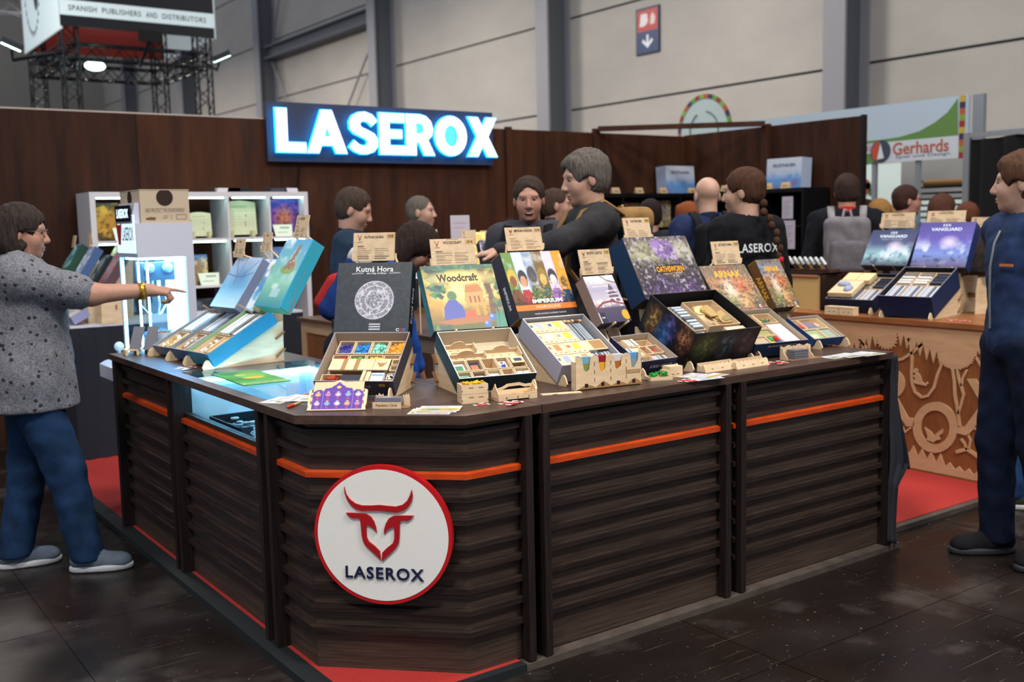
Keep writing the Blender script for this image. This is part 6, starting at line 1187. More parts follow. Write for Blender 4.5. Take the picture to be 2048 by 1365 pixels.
for lab, px, py, dp, cols, cd in LT: mini(px, py, dp, 0.15, 0.25, 182, 57, cols, lab, 0.95, (cd+('narrow plywood card above the '+lab.split(' tilted')[0]+' cover',)) if cd else None)
t = thing('box_tray', 'lilac grey tray tilted on the cloth covered table', 'game box', tilt_frame((1.655, 7.62, 0.956), RAD(182), RAD(28))); tray_shell(t, 0.22, 0.12, 0.06, '#8f8fb5', '#a5a0a8')
part('card_deck', MB().box(0.015, 0.015, 0.005, 0.205, 0.105, 0.045), flat('#c9c2bc'), t)
# ---- middle island with cut out mountains
isl = thing('island_counter', 'plywood island counter with cut out mountains on its front', 'counter', TR(0, 0, 0))
IX, IY0, IY1 = 3.08, 5.06, 6.95
PLYO = mat('warm_plywood', '#b08a66', 0.6, grain=(6, 6, 30), col2='#bd9773'); BRN = mat('brown_backing', '#6e4022', 0.5, grain=(7, 7, 2), col2='#84512c')
part('carcass', MB().box(IX+0.03, IY0+0.01, ZP, IX+1.0, IY1, 0.91), BRN, isl); part('top_board', MB().box(IX-0.01, IY0-0.01, 0.91, IX+1.02, IY1+0.01, 0.935), mat('island_top', '#5a3a26', 0.4), isl)
TI = T4((IX+0.03, IY1, ZP), (0, -1, 0), (0, 0, 1), (-1, 0, 0)); LI = IY1-IY0
part('front_frame', MB().box(0, 0, 0, LI, 0.05, 0.012, 0, TI).box(0, 0.80, 0, LI, 0.88, 0.012, 0, TI).box(0, 0.05, 0, 0.07, 0.80, 0.012, 0, TI).box(LI-0.07, 0.05, 0, LI, 0.80, 0.012, 0, TI), PLYO, isl)
hx = 0.07
r_ = random.Random(4)
for k in range(7):
    x = 0.07+(LI-0.14)*k/7; wd_ = (LI-0.14)/7; pk = r_.uniform(0.50, 0.72)
    part('mountain', MB().prism([(x, 0.05), (x+wd_, 0.05), (x+wd_, 0.42), (x+wd_*0.72, 0.50), (x+wd_*0.58, pk), (x+wd_*0.5, pk-0.04), (x+wd_*0.4, pk+0.03), (x+wd_*0.2, 0.48), (x, 0.40)], 0, 0.010, 0, TI), PLYO, isl)
    for q in range(3): a0 = x+wd_*(0.2+0.25*q); part('crevice', MB().prism([(a0, 0.2), (a0+0.02, 0.33), (a0+0.012, 0.42), (a0-0.008, 0.34)], 0.010, 0.0106, 0, TI), BRN, isl)
mini(852, 518, 6.2, 0.18, 0.27, -120, 57, ('#c9b9c6', '#c3c9e0', '#8f9ad0', '#e6d6dc'), 'lilac cover with yellow lettering on the island', 0.935, (858, 474, 34, 30, '', 'plywood card beside the bowed woman on the island'), [('NOVA', 0.5, 0.72, 0.7, 0.16, '#dfb53a')])
mini(918, 524, 6.2, 0.17, 0.27, -112, 55, ('#d0a070', '#d9c09a', '#b8503a', '#ecd9a8'), 'orange and cream cover on the island', 0.935, (939, 475, 28, 30, '', 'plywood card above the orange and cream cover'))
mini(954, 497, 6.75, 0.13, 0.24, -112, 60, ('#e0b23a', '#d9a52e', '#e6c25a', '#f0dc90'), 'bright yellow cover on the island', 0.935)
mini(977, 508, 6.30, 0.09, 0.19, -105, 60, ('#1f2c55', '#243468', '#1f2c55', '#d9c0c0'), 'small navy cover leaning on the island', 0.935, (1000, 496, 30, 28, '', 'plywood card behind the striped lid on the island'))
mini(1006, 525, 6.85, 0.15, 0.2, -105, 50, ('#7a8a8f', '#a8b0a8', '#4a7a9a', '#d0cfc4'), 'grey blue cover on the island behind the stripes', 0.935, (979, 477, 32, 32, '', 'blank backed plywood card on the island'))
t = thing('notice', 'white paper notice standing behind the island cards', 'notice', tilt_frame(at_depth(921, 474, 7.0), RAD(-115), RAD(85))); part('sheet', MB().box(-0.065, -0.04, 0, 0.065, 0.145, 0.003), flat('#b0aab4'), t); part('print_lines', MB().box(-0.045, 0.09, 0.003, 0.045, 0.096, 0.0035).box(-0.04, 0.06, 0.003, 0.03, 0.064, 0.0035), flat('#a88a94'), t)
part('easel', MB().prism([(-0.02, -0.04), (0.02, -0.04), (0.01, 0.1)], -0.004, 0.0).box(-0.012, -0.56, -0.008, 0.012, -0.03, -0.001), flat('#4a4a52'), t)
# ---- right counter with cut out jungle
RX, RY0, RY1 = 5.56, 2.93, 5.35
rc = thing('jungle_counter', 'plywood counter with a cut out jungle and big letters', 'counter', TR(0, 0, 0))
part('carcass', MB().box(RX+0.02, RY0, ZP, RX+0.78, RY1, 0.915), BRN, rc); part('top_board', MB().box(RX-0.015, RY0-0.02, 0.915, RX+0.80, RY1+0.01, 0.945), mat('brown_top', '#7a4a28', 0.4, grain=(8, 8, 40), col2='#8f5a33'), rc)
part('backing', MB().box(RX+0.008, RY0, ZP, RX+0.02, RY1, 0.915), BRN, rc)
def J(pts): return [((RY1-on(x, y, 0, RX)[1]), on(x, y, 0, RX)[2]) for x, y in pts]
def jc(cx, cy): return (1640+0.2931*cx, 600+0.2931*cy)
TJ = T4((RX+0.008, RY1, 0), (0, -1, 0), (0, 0, 1), (-1, 0, 0))
def jpart(nm, crop_pts, th=0.008): part(nm, MB().prism(J([jc(*p) for p in crop_pts]), 0, th, 0, TJ), PLYO, rc)
def jline(nm, crop_pts, wd_):
    P = np.array(J([jc(*p) for p in crop_pts])); Lf, Rt = [], []
    for i in range(len(P)):
        d = P[min(i+1, len(P)-1)]-P[max(i-1, 0)]; d = d/(np.linalg.norm(d)+1e-9); nn2 = np.array([-d[1], d[0]])*wd_/2; Lf.append(tuple(P[i]+nn2)); Rt.append(tuple(P[i]-nn2))
    part(nm, MB().prism(Lf+Rt[::-1], 0, 0.008, 0, TJ), PLYO, rc)
def ring(nm, cx, cy, rx, ry, ix, iy, a0=0, a1=360):
    n = 44; O = J([jc(cx+rx*math.cos(RAD(a0+(a1-a0)*i/n)), cy+ry*math.sin(RAD(a0+(a1-a0)*i/n))) for i in range(n+1)]); I = J([jc(cx+ix*math.cos(RAD(a0+(a1-a0)*i/n)), cy+iy*math.sin(RAD(a0+(a1-a0)*i/n))) for i in range(n+1)])
    part(nm, MB().prism(O+I[::-1], 0, 0.008, 0, TJ), PLYO, rc)
zt_ = 0.915; W0 = RY1-RY0
top = [(0, zt_), (W0, zt_)]; k = 0; x = W0
while x > 0: top.append((x, zt_-0.15+0.05*math.sin(x*9)+(0.05 if k % 2 else -0.03))); x -= 0.022; k += 1
top.append((0, zt_-0.12)); part('leaf_canopy', MB().prism(top, 0, 0.008, 0, TJ), PLYO, rc)
gr = [(0, ZP), (W0, ZP)]; x = W0; k = 0
while x > 0: gr.append((x, ZP+0.09+0.03*math.sin(x*5)+(0.05*r_.random() if k % 2 else -0.02))); x -= 0.03; k += 1
gr.append((0, ZP+0.1)); part('grass', MB().prism(gr, 0, 0.008, 0, TJ), PLYO, rc)
part('border', MB().box(0, 0.0, 0, W0, 0.012, 0.012, 0, TJ@TR(0, ZP, 0)).box(0, zt_-0.012-0.0, 0, W0, zt_, 0.0, 0, TJ), BRN, rc)
def spiky(nm, cx, cy, rx, ry, n, sp): jpart(nm, [(cx+(rx*(1+(sp if i % 2 else 0)*r_.uniform(0.6, 1)))*math.cos(2*math.pi*i/n), cy+(ry*(1+(sp if i % 2 else 0)*r_.uniform(0.6, 1)))*math.sin(2*math.pi*i/n)) for i in range(n)], 0.0085)
spiky('foliage', 930, 375, 118, 95, 70, 0.16); spiky('foliage', 455, 262, 62, 66, 40, 0.3); spiky('foliage', 765, 270, 66, 58, 40, 0.25); spiky('foliage', 250, 230, 40, 40, 30, 0.3); spiky('foliage', 1110, 300, 60, 60, 30, 0.3)
ring('letter_ring', 785, 872, 152, 174, 98, 116); ring('letter_bowl', 470, 575, 108, 106, 48, 52, -120, 130)
jpart('letter_leg', [(480, 680), (512, 640), (600, 805), (642, 808), (640, 862), (590, 866), (545, 800)]); jpart('letter_x', [(1000, 540), (1062, 540), (1165, 700), (1215, 540), (1290, 540), (1215, 720), (1290, 960), (1210, 960), (1150, 770), (1005, 930), (935, 912), (940, 862), (985, 868), (1100, 712)])
jline('vine', [(600, 262), (618, 310), (626, 400), (622, 500), (626, 570), (645, 630), (690, 666), (735, 655), (775, 600), (800, 510), (830, 440), (860, 435)], 0.017); jline('vine', [(430, 415), (490, 418), (560, 405), (630, 360), (715, 285)], 0.017)
jline('trunk', [(903, 470), (915, 560), (918, 650), (935, 740), (952, 868)], 0.017); jline('trunk', [(935, 480), (945, 540), (965, 600), (978, 650), (960, 720), (940, 780)], 0.015); jline('trunk', [(1000, 480), (970, 540), (962, 590)], 0.013); jline('vine', [(235, 215), (275, 280), (320, 335)], 0.016); jline('vine', [(1060, 390), (1100, 460), (1125, 500)], 0.012)
jpart('monkey', [(632, 480), (645, 468), (660, 470), (666, 482), (664, 500), (678, 510), (690, 540), (694, 560), (712, 574), (730, 560), (736, 572), (722, 590), (700, 584), (672, 578), (640, 570), (634, 552), (652, 540), (640, 528), (628, 520), (648, 512), (650, 500), (632, 496)])
jpart('moth', [(775, 975), (755, 968), (722, 955), (735, 935), (712, 870), (760, 905), (775, 930), (800, 905), (838, 880), (835, 915), (812, 930), (818, 955), (790, 962)]); jline('branch', [(925, 1040), (960, 1030), (1000, 1020), (1060, 1060), (1130, 1120)], 0.022); jline('branch', [(1000, 1025), (985, 985), (960, 950)], 0.014); jline('branch', [(1015, 1020), (1025, 960), (1005, 920)], 0.012); jline('trunk', [(1140, 1180), (1135, 1080), (1140, 960), (1110, 900), (1055, 870)], 0.028); jline('branch', [(560, 870), (580, 905), (620, 870)], 0.012)
# games on the right counter
BR_ = 0.945
station((5.60, 3.885, 0.955, 189.0, 23.5, 0.333, 0.40, 0.14), (6.0, 3.924, 1.203, 188.7, 60.7, 0.349, 0.319, 0.08), '#14264a', '#1a1c24', ['#4a4f9a', '#1a2038', '#2a3060', '#141a2e', '#1a2a5a'], art_space('#5a4a6a', '#6f86c9', '#5a4fa8', 3),
    [('I', 0.435, 0.93, 0.02, 0.05, '#c9d3ea', 0.03), ('S', 0.485, 0.93, 0.045, 0.05, '#c9d3ea', 0.03), ('S', 0.54, 0.93, 0.045, 0.05, '#c9d3ea', 0.03), ('VANGUARD', 0.5, 0.84, 0.56, 0.075, '#c9d3ea', 0.03)], fill_cards, ['plywood display stand under the violet space game', 'deep blue box tray of cards on the jungle counter', 'violet space lid with white lettering on the jungle counter'], (1890, 437, 54, 30, 'VANGUARD', '', 'plywood card above the violet space lid', 21), base=BR_)
station((5.685, 4.352, 0.955, 188.0, 23.0, 0.33, 0.38, 0.09), (6.05, 4.33, 1.204, 184, 57.0, 0.332, 0.275, 0.07), '#16213c', '#1a1c24', ['#46506a', '#1a2038', '#2a3050', '#1a2038', '#1a2a5a'], art_space('#3a3f52', '#8fb8c4', '#46507a', 9),
    [('I', 0.435, 0.92, 0.02, 0.06, '#d3dcea', 0.03), ('S', 0.485, 0.92, 0.045, 0.06, '#d3dcea', 0.03), ('S', 0.54, 0.92, 0.045, 0.06, '#d3dcea', 0.03), ('VANGUARD', 0.5, 0.82, 0.6, 0.085, '#d3dcea', 0.03), ('DEADLY FRONTIER', 0.5, 0.73, 0.46, 0.04, '#a9b3c4', 0.0)], fill_cards, ['plywood display stand under the teal space game', 'shallow navy box tray of card decks on the jungle counter', 'dark teal space lid beside the violet one'], (1793, 441, 46, 30, 'VANGUARD', '', 'plywood card above the teal space lid', 22), base=BR_)
mini(1956, 500, 6.55, 0.28, 0.30, 172, 62, ('#121217', '#1b191e', '#15151a', '#33251f'), 'near black cover behind the man in navy', BR_, (1967, 448, 30, 28, '', 'plywood card above the near black cover'), group=None)
t = thing('deck_box_stack', 'two square plywood lids over a plywood bin on the blue tray', 'box', tilt_frame((5.685, 4.352, 0.955), RAD(188), RAD(23))@TR(0.012, 0.02, 0.093))
for k in range(2): part('plywood_lid', MB().box(0.005+0.10*k, 0.19, 0.0, 0.10+0.10*k, 0.30, 0.03), mat('light_ply', '#d6c08f', 0.6), t)
part('bin', MB().box(0, 0, 0, 0.17, 0.185, 0.03), PLYW, t); part('figures', MB().ball((0.06, 0.12, 0.035), (0.045, 0.03, 0.018)).ball((0.12, 0.06, 0.035), (0.03, 0.04, 0.018)), flat('#8f9ab5', 0.4), t)
for k, px in enumerate((1697, 1729)):
    t = thing('token_box', ['plywood token box lying before the blue trays', 'second plywood token box touching the first before the trays'][k], 'box', RZ(RAD(-90), (5.552, 4.275-0.11*k, BR_))); part('body', MB().box(0, 0, 0, 0.105, 0.058, 0.045), PLYW, t); part('lid', MB().box(-0.001, -0.001, 0.045, 0.106, 0.059, 0.052), PLYW, t)
    for x in (0.03, 0.065): part('slot', MB().box(x, -0.0015, 0.02, x+0.015, 0, 0.023), PLYE, t)
for k, (x, y) in enumerate(((1895, 640), (1912, 642), (1930, 643))): sachet(x, y, 1.4+0.3*k, ['red and white sachet nearest the space trays on the jungle counter', 'middle sachet of three on the jungle counter', 'red sachet by the man in navy on the jungle counter'][k], k=0, group=None, z=BR_)
for k, (x, y) in enumerate(((1636, 622),)): sachet(x, y, 1.5, 'red sachet before the beige cabinet box', k=0, group=None, z=BR_)
# beige wooden box with a rack of paint pens, speaker box, token board
p = on(1618, 600, 2, BR_); p2 = on(1662, 603, 2, BR_)
t = thing('wooden_box', 'upright beige plywood box with a dark frame', 'box', T4((5.75, 4.72, BR_), (0, -1, 0), (1, 0, 0), (0, 0, 1)))
part('body', MB().box(0, 0, 0, 0.26, 0.2, 0.24), mat('beige_ply', '#c0a068', 0.65), t); part('frame', MB().box(-0.012, -0.01, 0.0, 0.0, 0.2, 0.25).box(0.26, -0.01, 0.0, 0.275, 0.2, 0.25).box(-0.012, -0.01, 0.24, 0.275, 0.2, 0.252), flat('#2a1c16'), t); part('hinge_bar', MB().box(0.01, -0.012, 0.222, 0.24, -0.002, 0.238), flat('#a8745a'), t)
t2 = thing('pen_rack', 'rack of white capped paint pens on the beige box', 'rack', T4((5.78, 4.74, BR_+0.252), (0, -1, 0), (1, 0, 0), (0, 0, 1))); part('rack_base', MB().box(0, 0, 0, 0.32, 0.12, 0.02), flat('#3a241c'), t2)
for k in range(7): x = 0.02+0.045*k; T = T4((x, 0.04, 0.018), (0.8, 0, 0.6), (0, 1, 0), (-0.55, -0.2, 0.81)); pn = part('paint_pen', MB().cyl(0.011, 0, 0.04, 10, 0, T), flat(['#3a241c', '#8a6a3c'][k % 2]), t2); part('pen_cap', MB().cyl(0.0115, 0.04, 0.10, 10, 0, T), flat('#c9cfd0', 0.3), pn)
t = thing('speaker_box', 'brown upright box with a round dark hole and small label', 'box', T4((5.72, 5.02, BR_), (0, -1, 0), (1, 0, 0), (0, 0, 1))); part('body', MB().box(0, 0, 0, 0.11, 0.14, 0.29), mat('amber_wood', '#7a4f22', 0.5), t); part('round_hole', MB().cyl(0.03, 0, 0.002, 20, 0, T4((0.055, -0.001, 0.12), (1, 0, 0), (0, 0, 1), (0, -1, 0))), flat('#17110c'), t); part('label_plate', MB().box(0.03, -0.003, 0.06, 0.08, 0, 0.08), mat('lit_label', '#a8d6d0', emit=0.5), t)
t = thing('token_board', 'flat tan board with round wooden tokens on the jungle counter', 'board', T4((5.57, 4.945, BR_+0.05), (0, -1, 0), (1, 0, 0.25), (0, -0.0, 1))); part('board', MB().box(0, 0, 0, 0.2, 0.13, 0.006).box(0.02, 0.02, -0.05, 0.18, 0.03, 0.0), flat('#b3894f'), t)
for k in range(5): part('token', MB().cyl(0.016, 0.006, 0.012, 14, 0, TR(0.03+0.035*k, 0.05+0.03*(k % 2), 0)), flat('#d9c08f'), t)
t = thing('card_stand', 'small plywood house shaped stand beside the red sachet', 'stand', RZ(RAD(-90), (5.62, 4.70, BR_))); part('front_board', MB().prism([(0, 0), (0.12, 0), (0.12, 0.04), (0.08, 0.055), (0.04, 0.055), (0, 0.04)], 0, 0.03, 0, T4((0, 0.03, 0), (1, 0, 0), (0, 0, 1), (0, -1, 0))), PLYW, t); part('twig', MB().tube([(0.04, 0.015, 0.05), (0.045, 0.015, 0.09), (0.06, 0.015, 0.12)], 0.003, 5), flat('#4a3424'), t)
# ================================================================== neighbouring stands beyond the booth
# truss tower with its square banner
SY = 18.0
tw = thing('truss_tower', 'black truss tower carrying a white square banner beyond the wall', 'truss', TR(0, 0, 0))
TRB = mat('black_truss', '#1b2026', 0.4, metal=0.4)
ax0, ax1 = on(120, 45, 1, SY)[0], on(428, 68, 1, SY)[0]; wz0 = on(300, 60, 1, SY)[2]; dpY = 2.6
def truss(a, b, s=0.2, nseg=8, r=0.018):
    a, b = np.array(a, float), np.array(b, float); d = b-a; Ln = np.linalg.norm(d); d = d/Ln; u = np.cross(d, (0, 0, 1)) if abs(d[2]) < 0.9 else np.array([1.0, 0, 0]); u = u/np.linalg.norm(u); w = np.cross(d, u); m = MB()
    cs = [(-s/2, -s/2), (s/2, -s/2), (s/2, s/2), (-s/2, s/2)]; C4 = [u*x+w*y for x, y in cs]
    for c in C4: m.tube([a+c, b+c], r, 5)
    for k in range(nseg):
        for i in range(4):
            p, q = (i, (i+1) % 4) if k % 2 else ((i+1) % 4, i); m.tube([a+d*Ln*k/nseg+C4[p], a+d*Ln*(k+1)/nseg+C4[q]], r*0.55, 4)
    return m
lx = [on(135, 150, 1, SY)[0], on(420, 150, 1, SY)[0]]; lz1 = wz0+1.0
lx = [max(lx[0], ax0+0.16), min(lx[1], ax1-0.16)]; corners = [(lx[0], SY+0.2), (lx[1], SY+0.2), (lx[0], SY+dpY), (lx[1], SY+dpY)]
for (x, y) in corners: part('truss_leg', truss((x, y, 0), (x, y, lz1), 0.24, 26), TRB, tw)
zc2 = on(300, 110, 1, SY)[2]
for a, b in (((lx[0], SY+0.2), (lx[1], SY+0.2)), ((lx[0], SY+dpY), (lx[1], SY+dpY)), ((lx[0], SY+0.2), (lx[0], SY+dpY)), ((lx[1], SY+0.2), (lx[1], SY+dpY))): part('truss_beam', truss((*a, zc2), (*b, zc2), 0.24, 10), TRB, tw)
BW = ax1-ax0; bh_ = 2.2; zb0 = wz0-0.05
BT = T4((ax0, SY-0.02, zb0), (1, 0, 0), (0, 0, 1), (0, -1, 0)); WB = mat('self_lit_white_banner', '#c3d3d8', 0.7, emit=0.4);  # banner glows by itself, standing in for light falling on it
part('banner_front', MB().box(0, 0, -0.03, BW, bh_, 0, 0, BT), flat('#15181f'), tw); sb0, sb1 = 0.17, on(300, 16, 1, SY)[2]-zb0
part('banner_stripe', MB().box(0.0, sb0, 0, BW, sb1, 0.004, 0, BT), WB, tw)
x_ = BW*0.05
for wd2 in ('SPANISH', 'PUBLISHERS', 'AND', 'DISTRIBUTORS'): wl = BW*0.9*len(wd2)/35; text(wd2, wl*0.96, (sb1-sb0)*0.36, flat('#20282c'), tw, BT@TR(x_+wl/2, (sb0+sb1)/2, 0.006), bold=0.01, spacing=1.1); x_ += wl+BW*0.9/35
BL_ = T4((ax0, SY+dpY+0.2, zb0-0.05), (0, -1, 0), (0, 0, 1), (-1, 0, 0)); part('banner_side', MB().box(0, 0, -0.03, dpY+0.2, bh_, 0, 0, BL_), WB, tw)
b = MB(); 
for k in range(30):
    q = 2*math.pi*k/30; b.prism([(0.9+0.55*math.cos(q), 1.05+0.8*math.sin(q)), (0.9+0.62*math.cos(q+0.12), 1.05+0.9*math.sin(q+0.12)), (0.9+0.55*math.cos(q+0.16), 1.05+0.8*math.sin(q+0.16))], 0, 0.004, 0, BL_)
b.prism([(0.9+0.2*math.cos(2*math.pi*i/20)+0.3, 1.1+0.55*math.sin(2*math.pi*i/20)) for i in range(20)], 0, 0.004, 0, BL_); part('banner_emblem', b, flat('#39454d'), tw)
part('banner_side', MB().box(0, 0, 0, 0.03, dpY+0.2, bh_, 0, TR(ax1, SY, zb0)), WB, tw); part('banner_back', MB().box(ax0, SY+dpY+0.17, zb0, ax1, SY+dpY+0.2, zb0+bh_), mat('self_lit_red_banner', '#b8463c', 0.7, emit=0.05), tw); part('banner_inside', MB().box(ax0+0.02, SY+0.02, zb0+0.5, ax1-0.02, SY+dpY, zb0+0.53), mat('self_lit_red_banner', '#b8463c'), tw)  # faint glow of its own put into the red cloth
SPOT = mat('spot_lens', '#d8fff2', emit=9)
def spot(px, py, dx, pl, lab):
    p = on(px, py, 1, pl); t = part('spot_lamp', MB().prism([(-0.17, -0.07), (0.17, -0.07), (0.13, 0.09), (-0.13, 0.09)], -0.05, 0.05, 0, T4(p, (0.85, -0.2, -0.4*dx), (0.1, 0.9, 0.1), (0.4*dx, 0.1, 0.9))), TRB, tw); part('lamp_lens', MB().box(-0.15, -0.06, -0.058, 0.15, 0.07, -0.05, 0, T4(p, (0.85, -0.2, -0.4*dx), (0.1, 0.9, 0.1), (0.4*dx, 0.1, 0.9))), SPOT, t)
    part('lamp_arm', MB().tube([p+np.array([0, 0.05, -0.06]), p+np.array([0.02*dx, 0.15, -0.22]), (lx[0] if dx > 0 else lx[1], SY+0.2, zc2)], 0.03, 6), TRB, tw)
spot(24, 88, 1, SY-0.1, ''); spot(441, 112, -1, SY-0.1, '')
p = on(190, 132, 1, SY+0.8); part('spot_lamp', MB().ball(p, (0.17, 0.1, 0.08), 16), SPOT, tw); part('lamp_arm', MB().tube([p, (p[0], SY+dpY, zc2)], 0.03, 6), TRB, tw)
p = on(300, 73, 1, SY-0.3); part('monitor', MB().box(p[0]-0.18, SY-0.32, p[2]-0.09, p[0]+0.18, SY-0.26, p[2]+0.09), BLACK, tw); part('monitor_arm', MB().tube([(p[0], SY-0.26, p[2]-0.05), (p[0]-0.1, SY+0.0, p[2]-0.45), (p[0]-0.1, SY+0.2, zc2)], 0.025, 6), TRB, tw)
# stand with the wide name board, white walls, mesh rack
GX = 10.5
gs = thing('exhibition_stand', 'white exhibition stand with a green Gerhards name board', 'stand', TR(0, 0, 0))
gy0, gy1 = on(1936, 250, 0, GX)[1], on(1450, 250, 0, GX)[1]; gz0 = on(1825, 320, 0, GX)[2]; gz1 = on(1825, 203, 0, GX)[2]; GW = gy1-gy0; GH = gz1-gz0
TG = T4((GX, gy1, gz0), (0, -1, 0), (0, 0, 1), (-1, 0, 0))
part('name_board', MB().box(0, 0, -0.04, GW, GH, 0, 0, TG), mat('pale_blue_board', '#a9b8c6', 0.6), gs)
def gq(x, y): p = on(x, y, 0, GX); return (gy1-p[1], p[2]-gz0)
arc = [gq(x, y) for x, y in ((1916, 196), (1910, 205), (1895, 225), (1870, 245), (1840, 262), (1800, 274), (1760, 280), (1700, 285), (1640, 290))]
part('green_wave', MB().prism(arc+[(gq(1640, 330)[0], 0.0), (gq(1916, 318)[0], 0.0)], 0, 0.003, 0, TG), flat('#5c7f45', 0.7), gs)
wp = [gq(*q) for q in ((1766, 285), (1918, 271), (1918, 315), (1755, 327))]; part('name_panel', MB().prism(wp, 0.003, 0.006, 0, TG), flat('#bcc3cc', 0.7), gs)
c = gq(1841, 296); text('Gerhards', gq(1899, 300)[0]-gq(1787, 300)[0], 0.14, flat('#a8543c'), gs, TG@T4((c[0], c[1]+0.01, 0.008), (1, 0.0, 0), (0, 1, 0)), bold=0.02); c = gq(1845, 315); text('Spiel und Design', gq(1899, 300)[0]-gq(1790, 300)[0], 0.045, flat('#5a6470'), gs, TG@TR(c[0], c[1]+0.02, 0.008))
c = gq(1762, 303); part('logo_disc', MB().cyl(0.13, 0.006, 0.012, 32, 0, TG@TR(c[0], c[1], 0)), flat('#3a4250'), gs); part('logo_wedge', MB().prism([(-0.10, -0.08), (-0.12, 0.03), (-0.04, 0.12), (-0.01, 0.11), (-0.04, -0.11)], 0.012, 0.014, 0, TG@TR(c[0], c[1], 0)), flat('#b04a35'), gs); part('logo_sail', MB().prism([(-0.04, -0.09), (0.05, -0.08), (0.0, 0.09)], 0.014, 0.016, 0, TG@TR(c[0], c[1], 0)), flat('#c9cfd6'), gs)
c = gq(1737, 298); part('stand_number', MB().box(-0.13, -0.06, 0.004, 0.13, 0.06, 0.008, 0, TG@TR(c[0], c[1], 0)), flat('#b3a9b5'), gs); text('M112', 0.16, 0.06, flat('#3a3a44'), gs, TG@TR(c[0], c[1], 0.009))
q0_ = gq(1921, 190)[0]; n = 10
for k in range(n): part('colour_patch', MB().box(q0_, GH*1.03*(k/n)-0.02, 0.0, q0_+0.06, GH*1.03*((k+1)/n)-0.02, 0.01, 0, TG), flat(['#8a2f35', '#7d8f3a', '#a8542f', '#3a2f52', '#b3973a'][k % 5]), gs)
# the round board seen over the corner of the booth
rx = GX+0.6; cpt = on(1408, 262, 0, rx); rr_ = 0.5
rb = thing('round_board', 'round white board with a patchwork coloured rim over the wall', 'sign', T4(cpt, (0, -1, 0), (0, 0, 1), (-1, 0, 0)))
part('disc', MB().cyl(rr_, -0.03, 0.0, 48), flat('#a9b9ba', 0.7), rb)
for k in range(36): q = 2*math.pi*k/36; part('rim_patch', MB().prism([(r0*math.cos(q+s), r0*math.sin(q+s)) for r0, s in ((rr_*0.92, 0), (rr_*1.04, 0), (rr_*1.04, 0.17), (rr_*0.92, 0.17))], -0.02, 0.006, 0), flat(['#8a2f35', '#5f8f3a', '#3a2f52', '#a8542f', '#7d9a4a'][k % 5]), rb)
for a0, a1 in ((120, 200), (-10, 80)):
    part('arrow_arc', MB().tube([(rr_*0.55*math.cos(RAD(a0+(a1-a0)*i/10)), rr_*0.55*math.sin(RAD(a0+(a1-a0)*i/10)), 0.004) for i in range(11)], 0.008, 5), flat('#39454d'), rb)
part('post', MB().box(-0.03, -cpt[2], -0.08, 0.03, 0.0, -0.031), STEEL, rb)
# posts and white walls under the name board
for px in (1745, 1832): y = on(px, 340, 0, GX)[1]; part('post', MB().box(GX+0.02, y-0.025, 0, GX+0.07, y+0.025, gz0+0.05), mat('alu_post', '#8c9096', 0.4, metal=0.4), gs)
part('side_wall', MB().box(GX+0.03, gy0-0.15, 0, GX+0.09, gy0-0.03, gz1), mat('alu_post', '#8c9096'), gs)
WW = mat('self_lit_white_wall', '#c3d0cc', 0.7, emit=0.22)  # light on this wall is put in as its own glow
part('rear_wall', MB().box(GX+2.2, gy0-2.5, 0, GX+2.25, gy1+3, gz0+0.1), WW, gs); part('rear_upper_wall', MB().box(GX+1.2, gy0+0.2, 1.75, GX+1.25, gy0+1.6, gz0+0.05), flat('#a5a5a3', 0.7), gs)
for (px, py, r_0, c_) in ((1736, 372, 0.05, '#23352a'), (1744, 384, 0.06, '#2f6a3f'), (1727, 374, 0.12, '#a84a4a')):
    p = on(px, py, 0, GX+2.19); part('wall_print', MB().cyl(r_0, 0, 0.006, 16, 0, T4(p, (0, -1, 0), (0, 0, 1), (-1, 0, 0))), flat(c_), gs)
mr = thing('mesh_rack', 'dark wire mesh rack in the white exhibition stand', 'rack', TR(0, 0, 0)); my0 = on(1930, 400, 0, GX+0.6)[1]; my1 = on(1838, 400, 0, GX+0.6)[1]; mz = on(1880, 362, 0, GX+0.6)[2]
for y in (my0, my1): part('upright', MB().box(GX+0.57, y-0.02, 0, GX+0.61, y+0.02, mz+0.05), TRB, mr)
for k in range(22): z = mz*(0.25+0.75*k/21); part('mesh_bar', MB().box(GX+0.58, my0, z-0.012, GX+0.60, my1, z+0.012), TRB, mr)
part('paper_roll', MB().cyl(0.04, 0, 0.5, 12, 0, T4((GX+0.55, my1-0.1, mz-0.02), (1, 0, 0), (0, 0, 1), (0, -1, 0))), flat('#b58a52'), mr)
# black curtain stand at the right
cy0 = on(2100, 400, 0, 9.8)[1]; cy1 = on(1937, 400, 0, 9.8)[1]; cz = on(1990, 272, 0, 9.8)[2]
ct = thing('curtain_wall', 'black curtain hung in a grey frame beside the white stand', 'curtain', TR(0, 0, 0)); n = 70; v = []
for i in range(n+1): y = cy0-2.5+(cy1-cy0+2.5)*i/n; x = 9.8+0.03*math.sin(i*1.3); v += [(x, y, cz-0.02*abs(math.sin(i*0.21))), (x+0.01*math.sin(i), y, 0.02)]
b = MB(); b.add(v, [(2*i, 2*i+2, 2*i+3, 2*i+1) for i in range(n)], 0, None, True); part('drape', b, mat('black_drape', '#040406', 0.95), ct); part('frame_post', MB().box(9.78, cy1, 0, 9.84, cy1+0.06, cz+0.05), mat('alu_post', '#8c9096'), ct); part('top_rail', MB().box(9.79, cy0-2.5, cz, 9.83, cy1, cz+0.05), mat('alu_post', '#8c9096'), ct)
# roof truss in the dark end of the hall
b = truss((-6, 30, on(20, 12, 1, 30)[2]), (on(42, 12, 1, 30)[0], 30, on(20, 12, 1, 30)[2]), 0.4, 20, 0.03)
struct('trim_6', b, COLM, label='grey roof truss at the dark end of the hall')
